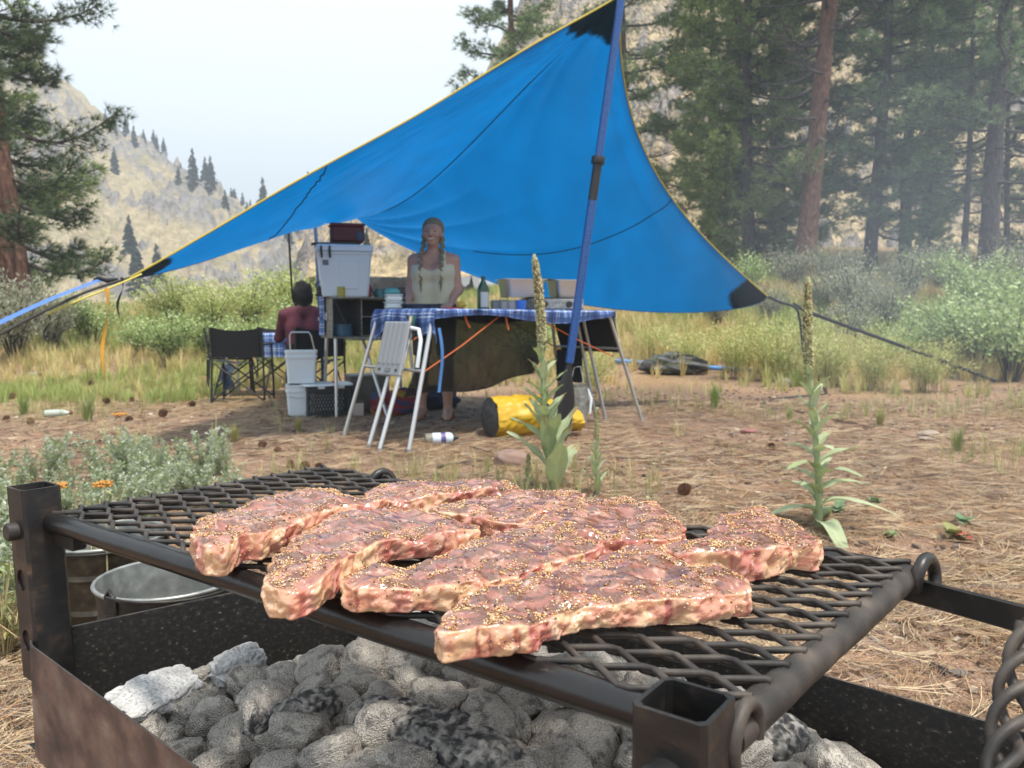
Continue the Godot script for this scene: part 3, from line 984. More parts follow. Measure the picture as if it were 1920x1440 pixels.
func make_fire_pan() -> void:
	var pan := thing("fire_pan", "rusty steel fire pan full of ashy charcoal, under the black grate", "fire pan", Vector3(-0.05, 0, -0.9))
	var off := -pan.position
	var loop := rounded([PF, PL, PB, PR], 0.05)
	var outer := MB.new()
	var inner := MB.new()
	var rim := MB.new()
	var n := loop.size()
	var mid := (PF + PL + PB + PR) * 0.25
	var rows := 6
	for w in 2:
		var b: MB = outer if w == 0 else inner
		var k := b.v.size()
		for i in n + 1:
			var p: Vector3 = loop[i % n] + off
			var inw := (mid + off - p)
			inw.y = 0
			inw = inw.normalized() * (0.0045 if w == 1 else 0.0)
			for j in rows + 1:
				b.pt(p + inw + Vector3(0, lerpf(0.275, RIM, float(j) / rows), 0))
		for i in n:
			for j in rows:
				var q := k + i * (rows + 1) + j
				b.quad(q, q + rows + 1, q + rows + 2, q + 1)
	for i in n + 1:
		var p: Vector3 = loop[i % n] + off
		var inw := (mid + off - p)
		inw.y = 0
		inw = inw.normalized() * 0.0045
		rim.pt(p + Vector3(0, RIM, 0))
		rim.pt(p + inw * 0.5 + Vector3(0, RIM + 0.0012, 0))
		rim.pt(p + inw + Vector3(0, RIM, 0))
	for i in n:
		for j in 2:
			rim.quad(i * 3 + j, i * 3 + j + 3, i * 3 + j + 4, i * 3 + j + 1)
	part(pan, "wall", outer, M.rust)
	part(pan, "inner_face", inner, M.soot)
	part(pan, "rim", rim, M.iron_dusty)
	var fl := MB.new()
	var q := []
	for p in [PF, PL, PB, PR]:
		q.append(p + off + (mid - p) * 0.01 + Vector3(0, 0.28, 0))
	fl.face(q)
	part(pan, "floor", fl, M.soot)
	for p in [PF, PL, PB, PR]:
		var lg := MB.new()
		var e: Vector3 = p + (mid - p) * 0.16 + off
		lg.box(e + Vector3(0, 0.13, 0), Vector3(0.03, 0.292, 0.03), Basis(Vector3.UP, 0.64), 0.002)
		part(pan, "leg", lg, M.rust)
	# two square posts that carry the grate
	var bs := Basis(Vector3(0.805, 0, 0.593), Vector3.UP, Vector3(-0.593, 0, 0.805))     # x along the long side, z towards the viewer
	var lp := MB.new()
	post_shell(lp, 0.025, 0.262, 0.0035, [0.055, 0.138], bs, Vector3(-0.012, 0, -0.004))
	var lo := part(pan, "post", lp, M.iron)
	lo.position = Vector3(-0.638, 0.372, -1.068) + off
	var bolt := MB.new()
	bolt.tube([Vector3(0, 0, 0.024), Vector3(0, 0, 0.035), Vector3(0, 0, 0.037)], [0.0125, 0.0125, 0.010], 14)
	var bo := part(lo, "bolt", bolt, M.iron_dusty)
	bo.transform = Transform3D(bs, Vector3(-0.012, 0.205, -0.004))
	var np := MB.new()
	post_shell(np, 0.025, 0.215, 0.0035, [], bs, Vector3.ZERO)
	var no := part(pan, "post", np, M.iron)
	no.position = on(1283, 1312, 0.622) + Vector3(0, -0.215, 0) + off
	var b2 := MB.new()
	b2.tube([Vector3(0, 0, 0.024), Vector3(0, 0, 0.041), Vector3(0, 0, 0.044)], [0.016, 0.016, 0.013], 16)
	var bo2 := part(no, "bolt", b2, M.iron)
	bo2.transform = Transform3D(bs, Vector3(0.0, 0.172, 0.0))
	var br := MB.new()
	br.box(Vector3.ZERO, Vector3(0.05, 0.026, 0.02), bs, 0.002)
	var bro := part(pan, "bracket", br, M.iron)
	bro.position = at(132, 1008, 1.05) + off
	# bed of ash
	var bed := MB.new()
	bed.col = Color(1, 1, 1)
	for i in 41:
		for j in 41:
			var u := i / 40.0
			var w := j / 40.0
			var p := PF.lerp(PL, u).lerp(PR.lerp(PB, u), w)
			p = mid + (p - mid) * 0.985
			p.y = coal_level(u, w) - 0.028 + nz.get_noise_3d(p.x * 4000.0, 4.0, p.z * 4000.0) * 0.010
			bed.pt(p)
	for i in 40:
		for j in 40:
			var k := i * 41 + j
			bed.quad(k, k + 41, k + 42, k + 1)
	tag(structure("ash_bed", bed, M.ash, "stuff"), "grey ash bed between the charcoal in the fire pan", "ash")

func post_shell(b: MB, h: float, tall: float, wall: float, holes: Array, bs: Basis, lean: Vector3) -> void:
	# a square tube, open at the top, with round holes through the face towards the viewer (local z)
	var f := func(x: float, y: float, z: float) -> Vector3:
		return bs * Vector3(x, y, z) + lean * (y / tall)
	var rr := 0.004
	var ring := func(e: float) -> Array:
		return [Vector3(-e + rr, 0, -e), Vector3(e - rr, 0, -e), Vector3(e, 0, -e + rr), Vector3(e, 0, e - rr), Vector3(e - rr, 0, e), Vector3(-e + rr, 0, e), Vector3(-e, 0, e - rr), Vector3(-e, 0, -e + rr)]
	var o: Array = ring.call(h)
	var inn: Array = ring.call(h - wall)
	for i in 8:
		var a: Vector3 = o[i]
		var c: Vector3 = o[(i + 1) % 8]
		var a2: Vector3 = inn[i]
		var c2: Vector3 = inn[(i + 1) % 8]
		b.face([f.call(a2.x, tall, a2.z), f.call(a.x, tall, a.z), f.call(c.x, tall, c.z), f.call(c2.x, tall, c2.z)])
		b.face([f.call(a2.x, 0, a2.z), f.call(a2.x, tall, a2.z), f.call(c2.x, tall, c2.z), f.call(c2.x, 0, c2.z)])
		if i == 4 and holes.size():
			var ys := [0.0]
			for y in holes:
				ys.append(y)
			for k in holes.size():
				var y: float = holes[k]
				var lo_y: float = 0.0 if k == 0 else (holes[k - 1] + y) * 0.5
				var hi_y: float = tall if k == holes.size() - 1 else (holes[k + 1] + y) * 0.5
				var turns := []
				for s in 24:
					turns.append(TAU * s / 24.0)
				for cx in [-1.0, 1.0]:
					turns.append(fposmod(atan2(hi_y - y, cx * (h - rr)), TAU))
					turns.append(fposmod(atan2(lo_y - y, cx * (h - rr)), TAU))
				turns.sort()
				turns.append(TAU)
				for s in turns.size() - 1:
					var t0: float = turns[s]
					var t1: float = turns[s + 1]
					var edge := func(t: float) -> Vector2:
						var dx := cos(t)
						var dy := sin(t)
						var hy := hi_y - y if dy > 0 else y - lo_y
						var sc := minf((h - rr) / maxf(absf(dx), 1e-5), hy / maxf(absf(dy), 1e-5))
						return Vector2(dx * sc, y + dy * sc)
					var e0: Vector2 = edge.call(t0)
					var e1: Vector2 = edge.call(t1)
					var r0 := Vector2(cos(t0) * 0.0125, y + sin(t0) * 0.0145)
					var r1 := Vector2(cos(t1) * 0.0125, y + sin(t1) * 0.0145)
					b.face([f.call(e0.x, e0.y, h), f.call(e1.x, e1.y, h), f.call(r1.x, r1.y, h), f.call(r0.x, r0.y, h)])
					b.face([f.call(r0.x, r0.y, h), f.call(r1.x, r1.y, h), f.call(r1.x, r1.y, h - wall), f.call(r0.x, r0.y, h - wall)])
			continue
		b.face([f.call(a.x, 0, a.z), f.call(c.x, 0, c.z), f.call(c.x, tall, c.z), f.call(a.x, tall, a.z)])

func coal_level(u: float, w: float) -> float:
	# u from the near short side to the far left one, w from the near long side to the far one
	var edge := minf(minf(u, 1.0 - u), minf(w, 1.0 - w))
	return 0.318 + 0.058 * smoothstep(0.0, 0.30, edge) + 0.012 * sin(u * 9.0 + w * 5.0) - 0.02 * smoothstep(0.78, 1.0, u) + 0.012 * smoothstep(0.4, 0.9, w)

func lump_mesh(seed_n: int, size: Vector3, rough: float, squareness: float, m: Material, rings := 34, sides := 50) -> ArrayMesh:
	var b := MB.new()
	for i in rings + 1:
		var t := PI * i / rings
		for j in sides + 1:
			var a := TAU * (j % sides) / sides
			var d := Vector3(sin(t) * cos(a), -cos(t), sin(t) * sin(a))
			var q := Vector3(signf(d.x) * pow(absf(d.x), squareness), signf(d.y) * pow(absf(d.y), 0.8), signf(d.z) * pow(absf(d.z), squareness))
			var o := d * 60.0 + Vector3(seed_n * 37.0, 0, 0)
			var k := nz.get_noise_3d(o.x, o.y, o.z) * 0.16 + nz.get_noise_3d(o.x * 3.0, o.y * 3.0, o.z * 3.0) * 0.11 + nz.get_noise_3d(o.x * 20.0, o.y * 20.0, o.z * 20.0) * 0.022 + absf(nz.get_noise_3d(o.x * 8.0, o.y * 8.0, o.z * 8.0)) * 0.04
			var sh := 0.95 + 0.25 * nz.get_noise_3d(o.x * 2.0 + 500.0, o.y * 2.0, o.z * 2.0)
			sh *= 1.0 - (0.5 if m == M.ash else 0.0) * smoothstep(0.33, 0.45, nz.get_noise_3d(o.x * 2.6 + 900.0, o.y * 2.6, o.z * 2.6) + 0.25 * nz.get_noise_3d(o.x * 14.0, o.y * 14.0, o.z * 14.0))
			b.col = Color(sh, sh, sh * 1.01)
			b.pt(q * size * 0.5 * (1.0 + k * rough))
	for i in rings:
		for j in sides:
			var p := i * (sides + 1) + j
			b.quad(p, p + 1, p + sides + 2, p + sides + 1)
	return b.mesh(m)

func make_coals() -> void:
	var r := RandomNumberGenerator.new()
	r.seed = 21
	var shapes := []
	for i in 9:
		shapes.append(lump_mesh(40 + i, Vector3(0.066, 0.040, 0.060) * r.randf_range(0.92, 1.1), 1.0, 0.88, M.ash))
	var looks := ["round ash grey briquette ", "ash grey briquette tilted on edge "]
	var n := 0
	for layer in 2:
		for i in 18:
			for j in 12:
				var u := (i + 0.5 + (0.5 if j % 2 else 0.0) + r.randf_range(-0.22, 0.22) + layer * 0.5) / 18.5
				var w := (j + 0.5 + r.randf_range(-0.22, 0.22) + layer * 0.5) / 12.5
				if u > 0.96 or w > 0.95 or u < 0.04 or w < 0.05:
					continue
				if layer == 1 and r.randf() < 0.68:
					continue
				if u > 0.80 and layer == 1:
					continue
				if u > 0.86 and w < 0.75:
					continue
				var p := PF.lerp(PL, u).lerp(PR.lerp(PB, u), w)
				p.y = coal_level(u, w) + (0.0 if layer == 0 else 0.022)
				var px := 960.0 - p.x / p.z * FOCAL
				if px < -60 or px > 2000 or p.z > -0.5:
					continue
				var tilt := r.randf_range(0.1, 0.75) if r.randf() < 0.75 else r.randf_range(0.8, 1.4)
				var o := MeshInstance3D.new()
				o.mesh = shapes[r.randi() % 9]
				o.name = numbered("charcoal_briquette")
				add_child(o, true)
				var ax := Vector3(r.randf_range(-1, 1), 0, r.randf_range(-1, 1)).normalized()
				o.transform = Transform3D(Basis(ax, tilt) * Basis(Vector3.UP, r.randf() * TAU), p)
				var py := 598.0 + (EYE - p.y) / -p.z * FOCAL
				var spots := [[560, 1190, "against the pan's back wall, below the drooping steak"], [300, 1340, "beside the white ashed slab"], [450, 1290, "around the pale ash splinters"], [560, 1400, "left of the charred log"], [820, 1390, "around the long charred log"], [800, 1240, "just under the grate's front bar"], [1080, 1360, "right of the charred log"], [1180, 1400, "left of the near post"], [1450, 1400, "right of the near post"], [1000, 1130, "under the steaks at the pan's far side"]]
				var best := 0
				for s in spots.size():
					if Vector2(spots[s][0] - px, spots[s][1] - py).length() < Vector2(spots[best][0] - px, spots[best][1] - py).length():
						best = s
				tag(o, looks[1 if tilt > 0.8 else 0] + spots[best][2], "charcoal", "charcoal briquettes heaped in the fire pan")
				n += 1
	# burnt wood among the briquettes
	var piece := func(called: String, label: String, px: float, py: float, h: float, size: Vector3, dir_px: Vector2, m: Material, seed_n: int, rough: float, tip: float) -> void:
		var p := on(px, py, h)
		var e := on(px + dir_px.x, py + dir_px.y, h)
		var d := (e - p).normalized()
		var o := MeshInstance3D.new()
		o.mesh = stick_mesh(seed_n, size, rough, m)
		o.name = numbered(called)
		add_child(o, true)
		var z := d.cross(Vector3.UP).normalized()
		o.transform = Transform3D(Basis(d, Vector3.UP, z) * Basis(Vector3.RIGHT, tip), p)
		tag(o, label, "charred wood")
	piece.call("burnt_wood", "flat slab of white ashed wood beside the pan's left wall", 290, 1300, 0.395, Vector3(0.115, 0.026, 0.072), Vector2(60, -28), M.white_ash, 3, 0.8, 0.25)
	piece.call("burnt_wood", "long black charred log with grey ash, nearest to the viewer", 815, 1378, 0.405, Vector3(0.215, 0.045, 0.055), Vector2(90, 32), M.char, 4, 1.3, 0.2)
	piece.call("burnt_wood", "short dark ember log with white ash scales left of the charred log", 572, 1335, 0.405, Vector3(0.085, 0.036, 0.04), Vector2(70, -30), M.char, 5, 1.4, 0.0)
	piece.call("burnt_wood", "crumbled pale ash splinters by the back wall", 448, 1246, 0.40, Vector3(0.075, 0.04, 0.045), Vector2(60, -30), M.white_ash, 6, 1.2, 0.3)
	piece.call("burnt_wood", "thin ashed splinter lying along the back wall left of the pale splinters", 392, 1268, 0.385, Vector3(0.085, 0.028, 0.035), Vector2(60, -24), M.ash, 7, 1.2, 0.0)
	piece.call("burnt_wood", "small charred chip between the white slab and the ember log", 488, 1352, 0.40, Vector3(0.042, 0.035, 0.03), Vector2(20, -30), M.char, 8, 1.5, 0.5)
	piece.call("burnt_wood", "half black half ashy lump right of the near post", 1462, 1398, 0.375, Vector3(0.075, 0.062, 0.05), Vector2(30, -20), M.char, 9, 0.8, 0.4)
	piece.call("burnt_wood", "ash crumb heap at the right, beside the pan's far wall", 1560, 1432, 0.345, Vector3(0.11, 0.035, 0.05), Vector2(60, 22), M.ash, 10, 1.8, 0.0)
	piece.call("burnt_wood", "grey ashed stick behind the front steak, seen through the grate", 770, 1160, 0.39, Vector3(0.09, 0.04, 0.05), Vector2(60, 20), M.white_ash, 12, 1.6, 0.0)
	var em := MB.new()
	em.ball(on(640, 1416, 0.375), Vector3(0.006, 0.005, 0.005), Basis(), 6, 8)
	em.ball(on(652, 1409, 0.375), Vector3(0.005, 0.004, 0.004), Basis(), 6, 8)
	single("glowing_ember", em, M.ember, "tiny red glowing ember between two grey briquettes", "ember")

func stick_mesh(seed_n: int, size: Vector3, rough: float, m: Material) -> ArrayMesh:
	var b := MB.new()
	var nl := 44
	var ns := 36
	for i in nl + 1:
		var t := float(i) / nl
		var fall := pow(sin(PI * clampf(t * 0.94 + 0.03, 0.0, 1.0)), 0.22)
		if i == 0 or i == nl:
			fall = 0.0
		for j in ns + 1:
			var a := TAU * (j % ns) / ns
			var cy := signf(sin(a)) * pow(absf(sin(a)), 0.7)
			var cz := signf(cos(a)) * pow(absf(cos(a)), 0.7)
			var o := Vector3(t * 90.0 * size.x / 0.1, cy * 110.0, cz * 110.0) + Vector3(0, seed_n * 91.0, 0)
			var k := nz.get_noise_3d(o.x, o.y, o.z) * 0.22 + nz.get_noise_3d(o.x * 0.8, o.y * 3.0, o.z * 3.0) * 0.14 + nz.get_noise_3d(o.x * 4.0, o.y * 4.0, o.z * 4.0) * 0.05
			k -= 0.14 * smoothstep(0.75, 1.0, sin(t * 40.0 * size.x / 0.2 + nz.get_noise_2d(cz * 80.0, cy * 80.0) * 5.0))
			var x := (t - 0.5) * size.x * (1.0 + 0.12 * nz.get_noise_2d(cz * 120.0 + seed_n * 10.0, cy * 120.0))
			var sh := 0.85 + 0.4 * nz.get_noise_3d(o.x * 2.0, o.y * 2.0, o.z * 2.0 + 300.0)
			b.col = Color(sh, sh, sh)
			b.pt(Vector3(x, cy * size.y * 0.5 * fall * (1.0 + k * rough), cz * size.z * 0.5 * fall * (1.0 + k * rough)))
	for i in nl:
		for j in ns:
			var p := i * (ns + 1) + j
			b.quad(p, p + ns + 1, p + ns + 2, p + 1)
	return b.mesh(m)

func make_grate() -> void:
	var o := thing("grill_grate", "black expanded metal grate in a pipe frame holding the steaks", "grill grate", Vector3(-0.1, 0, -0.95))
	var off := -o.position
	var r := 0.0135
	var frame := [[GL, GN, M.iron_greasy], [GN, GR, M.iron_dusty], [GR, GF, M.iron], [GF, GL, M.iron]]
	for q in frame:
		var a: Vector3 = q[0] + off
		var c: Vector3 = q[1] + off
		var b := MB.new()
		var pts := []
		var rs := []
		for i in 31:
			var t := i / 30.0
			pts.append(a.lerp(c, t) + Vector3(0, -r + 0.001 * nz.get_noise_1d(t * 400.0), 0))
			rs.append(r * (1.0 + 0.05 * nz.get_noise_1d(t * 900.0 + q[0].x * 100.0)))
		b.tube(pts, rs, 20)
		part(o, "frame_bar", b, q[2])
	var u := (GN - GL)
	var w := (GF - GL)
	var nl := 24
	var nw := 26
	for j in nw:
		var pts := []
		for k in nl + 1:
			var row := j + ((k + j) % 2)
			for s in [-0.12, 0.12]:
				var fu := clampf((k + s) / nl, 0.0, 1.0)
				if (k == 0 and s < 0) or (k == nl and s > 0):
					fu = 0.0 if k == 0 else 1.0
				pts.append(GL + u * lerpf(0.001, 1.003, fu) + w * lerpf(0.002, 0.998, float(row) / nw) + off + Vector3(0, 0.0005 + 0.0012 * (1 if (k + j) % 2 else -1) - 0.004 * sin(PI * fu) * sin(PI * float(row) / nw), 0))
		var b := MB.new()
		b.tube(pts, 0.0030, 7)
		part(o, "strand", b, M.iron_dusty)
	# hinge loops on the far bar and the flat strap beyond it
	var du := u.normalized()
	var dw := w.normalized()
	for e in [[GR + Vector3(0, -r, 0), 1.0], [GF + u * 0.14 + Vector3(0, -r, 0), 1.0]]:
		var b := MB.new()
		var pts := []
		for i in 15:
			var a := lerpf(-0.5, 3.9, i / 14.0)
			pts.append((e[0] as Vector3) + off + dw * (-cos(a) * 0.021) + Vector3(0, sin(a) * 0.021, 0) + du * (0.012 + 0.0008 * i))
		b.tube(pts, 0.0068, 10)
		part(o, "hinge_loop", b, M.iron)
	var st := MB.new()
	var p0 := GR + off + Vector3(0, -0.030, 0) - du * 0.02 + dw * 0.012
	var p1 := at(1990, 1180, 0.70) + off
	var d := (p1 - p0).normalized()
	var side := d.cross(Vector3.UP).normalized()
	st.box((p0 + p1) * 0.5, Vector3(p0.distance_to(p1), 0.027, 0.006), Basis(d, side.cross(d), side), 0.0015)
	part(o, "flat_strap", st, M.iron)
	# ring that ties the near corner to its post
	var rg := MB.new()
	var pts2 := []
	var c0 := GN + off + Vector3(0.012, -r, 0.004)
	for i in 17:
		var a := lerpf(-0.3, 4.4, i / 16.0)
		pts2.append(c0 + Vector3(-0.593, 0, 0.805) * (cos(a) * 0.022) * -1.0 + Vector3(0, sin(a) * 0.024, 0))
	rg.tube(pts2, 0.005, 10)
	part(o, "corner_ring", rg, M.iron_dusty)
	# coiled wire handle at the right
	var ha := at(1932, 1170, 0.52) + off
	var hb := at(1868, 1470, 0.44) + off
	var ax := (hb - ha).normalized()
	var n1 := ax.cross(Vector3.UP).normalized()
	var n2 := ax.cross(n1)
	for ph in 3:
		var b := MB.new()
		var pp := []
		for i in 46:
			var t := i / 45.0
			var a := t * 9.0 + ph * TAU / 3.0
			pp.append(ha.lerp(hb, t) + (n1 * cos(a) + n2 * sin(a)) * 0.0095 * (0.55 + 0.45 * sin(PI * t)))
		b.tube(pp, 0.0036, 8)
		part(o, "coil_handle", b, M.iron_dusty)
	var arm := MB.new()
	arm.tube([p1 - d * 0.01, ha.lerp(p1, 0.5) + Vector3(0.04, 0.0, 0.0), ha], 0.006, 8)
	part(o, "handle_arm", arm, M.iron)

# ------------------------------------------------------------------ steaks
func steak(label: String, outline_px: Array, top: float, thick: float, seed_n: int, droop: Vector3, fat: float, nper := 280, grains := 1700) -> void:
	var raw := []
	for q in outline_px:
		raw.append(on(q[0], q[1], top))
	# even spacing round the edge, slightly smoothed
	var ring := PackedVector3Array()
	var total := 0.0
	for i in raw.size():
		total += (raw[i] as Vector3).distance_to(raw[(i + 1) % raw.size()])
	var step := total / nper
	var want := 0.0
	var run := 0.0
	for i in raw.size():
		var a: Vector3 = raw[i]
		var c: Vector3 = raw[(i + 1) % raw.size()]
		var l := a.distance_to(c)
		while want < run + l and ring.size() < nper:
			ring.append(a.lerp(c, (want - run) / l))
			want += step
		run += l
	while ring.size() < nper:
		ring.append(raw[0])
	for pass_n in 9:
		var old := ring.duplicate()
		for i in nper:
			ring[i] = old[i] * 0.5 + (old[(i + nper - 1) % nper] + old[(i + 1) % nper]) * 0.25
	var cen := Vector3.ZERO
	for p in ring:
		cen += p / nper
	var xx := 0.0
	var zz := 0.0
	var xz := 0.0
	for p in ring:
		var e := p - cen
		xx += e.x * e.x
		zz += e.z * e.z
		xz += e.x * e.z
	var ang := 0.5 * atan2(2.0 * xz, xx - zz)
	var axis := Vector3(cos(ang), 0, sin(ang))
	var half := 0.0
	for p in ring:
		half = maxf(half, absf((p - cen).dot(axis)))
	var o := thing("steak", label, "steak", Vector3(cen.x, top - thick, cen.z), 0.0, "raw steaks on the grate")
	var b := MB.new()
	var prof := []                                     # [how far out, height, outward swell]
	for i in 25:
		prof.append([pow(i / 24.0, 0.85) * 0.955, 1.0 - 0.13 * pow(i / 24.0, 5.0), 0.0])
	for i in 17:
		var t := i / 16.0
		prof.append([0.972, 0.85 - 0.84 * t, 0.0028 * pow(sin(PI * clampf(t * 0.88 + 0.07, 0.0, 1.0)), 0.5)])
	for s in [0.93, 0.7, 0.3, 0.0]:
		prof.append([s, 0.0, 0.0])
	var so := seed_n * 71.3
	for i in prof.size():
		var q: Array = prof[i]
		for j in nper + 1:
			var e := ring[j % nper] - cen
			var med := axis * clampf(e.dot(axis), -half * 0.62, half * 0.62)
			var out := (e - med).normalized()
			var p: Vector3 = med + (e - med) * q[0] + out * q[2]
			var w: Vector3 = p * 250.0 + Vector3(so, 0, so)         # centimetres
			var n1 := nz.get_noise_3d(w.x * 5.0, 0, w.z * 5.0)
			var y: float = q[1] * thick
			var side: float = smoothstep(0.945, 0.972, q[0]) if i < 42 else 1.0
			var hgt: float = q[1]
			var mid := nz.get_noise_3d(w.x * 20.0, y * 5000.0, w.z * 20.0)
			var fine := nz.get_noise_3d(w.x * 70.0, y * 17500.0, w.z * 70.0)
			if i < 42:
				y += (n1 * 0.008 + mid * 0.0026 + fine * 0.0010) * hgt
				p += out * side * (mid * 0.0055 + fine * 0.0016 + nz.get_noise_2d(w.x * 9.0 + 30.0, w.z * 9.0) * 0.0035)
			if droop.z > 0.0:
				var dr := smoothstep(droop.z, 1.0, (e.dot(axis) / half) * droop.x)
				y -= dr * dr * droop.y
				if i >= 25:
					y -= dr * droop.y * 0.6 * (1.0 - hgt)
			# colour: dark spiced red on top, cream fat and red muscle on the cut edge
			var k := nz.get_noise_3d(w.x * 9.0, 50.0, w.z * 9.0)
			var pink := Color(0.40, 0.185, 0.135)
			var red := Color(0.30, 0.115, 0.085)
			var c := red.lerp(pink, smoothstep(-0.25, 0.35, k))
			var vein := absf(nz.get_noise_3d(w.x * 14.0 + 9.0, 0, w.z * 14.0))
			c = c.lerp(Color(0.60, 0.42, 0.32), 0.75 * (1.0 - smoothstep(0.02, 0.07, vein)))
			var wet := smoothstep(-0.12, 0.12, nz.get_noise_3d(w.x * 12.0, 20.0, w.z * 30.0) + 0.3 * fine)
			c = c.lerp(Color(0.125, 0.058, 0.037), wet * 0.8)
			if side > 0.0:
				var along := nz.get_noise_3d(w.x * 8.0, 200.0, w.z * 8.0) + fat
				var cap := smoothstep(-0.02, 0.10, along)
				var cream := Color(0.66, 0.41, 0.25).lerp(Color(0.58, 0.26, 0.18), smoothstep(-0.2, 0.3, nz.get_noise_3d(w.x * 14.0, y * 3500.0, w.z * 14.0)))
				var meat := Color(0.42, 0.13, 0.105).lerp(Color(0.56, 0.27, 0.21), smoothstep(-0.1, 0.3, nz.get_noise_3d(w.x * 30.0, y * 1800.0, w.z * 30.0)))
				var sc := meat.lerp(cream, cap)
				var streak := nz.get_noise_3d(w.x * 26.0, 77.0 + y * 300.0, w.z * 26.0)
				sc = sc.lerp(Color(0.27, 0.05, 0.05), smoothstep(0.42, 0.50, streak) * cap * 0.8)
				sc = sc.lerp(Color(0.72, 0.56, 0.42), smoothstep(0.3, 0.5, mid) * 0.5)
				sc = sc.lerp(Color(0.40, 0.20, 0.07), smoothstep(0.05, 0.4, fine + (hgt - 0.6) * 0.5) * 0.4)
				c = c.lerp(sc, side)
			b.col = c * (1.0 + 0.25 * fine) * lerpf(0.88, 0.97, side)
			b.pt(p + Vector3(0, y, 0))
	for i in prof.size() - 1:
		for j in nper:
			var k := i * (nper + 1) + j
			b.quad(k, k + nper + 1, k + nper + 2, k + 1)
	part(o, "meat", b, M.meat)
	# crushed mustard seed, garlic and pepper stuck to the surface
	var r := RandomNumberGenerator.new()
	r.seed = 900 + seed_n
	var g := MB.new()
	var tones := [Color(0.60, 0.38, 0.17), Color(0.66, 0.46, 0.25), Color(0.52, 0.22, 0.06), Color(0.72, 0.58, 0.42), Color(0.05, 0.032, 0.02), Color(0.66, 0.47, 0.28), Color(0.58, 0.36, 0.16), Color(0.50, 0.22, 0.07)]
	var made := 0
	var tries := 0
	while made < grains and tries < grains * 6:
		tries += 1
		var i := int(pow(r.randf(), 0.6) * 24.0) if r.randf() < 0.88 else 25 + int(pow(r.randf(), 1.4) * 14.0)
		var j := r.randi() % nper
		var p := b.v[i * (nper + 1) + j].lerp(b.v[(i + 1) * (nper + 1) + j + 1], r.randf())
		var w: Vector3 = p * 250.0 + Vector3(so, 0, so)
		if nz.get_noise_3d(w.x * 16.0 + 400.0, w.y * 16.0, w.z * 16.0) < r.randf_range(-0.2, 0.3):
			continue
		made += 1
		var s := r.randf_range(0.0005, 0.00125)
		g.col = tones[r.randi() % tones.size()] * r.randf_range(0.8, 1.1)
		var ra := r.randf() * TAU
		var ex := Vector3(cos(ra), r.randf_range(-0.3, 0.3), sin(ra)) * s * r.randf_range(0.8, 1.6)
		var ez := Vector3(-sin(ra), r.randf_range(-0.3, 0.3), cos(ra)) * s
		var ey := Vector3(0, s * 0.8, 0)
		p.y += s * 0.35
		var k := g.v.size()
		for d in [ex, -ex, ey, -ey, ez, -ez]:
			g.pt(p + d)
		for f in [[0, 4, 2], [4, 1, 2], [1, 5, 2], [5, 0, 2], [0, 3, 4], [4, 3, 1], [1, 3, 5], [5, 3, 0]]:
			g.tri(k + f[0], k + f[1], k + f[2])
	part(o, "seasoning", g, M.spice).set_meta("kind", "stuff")

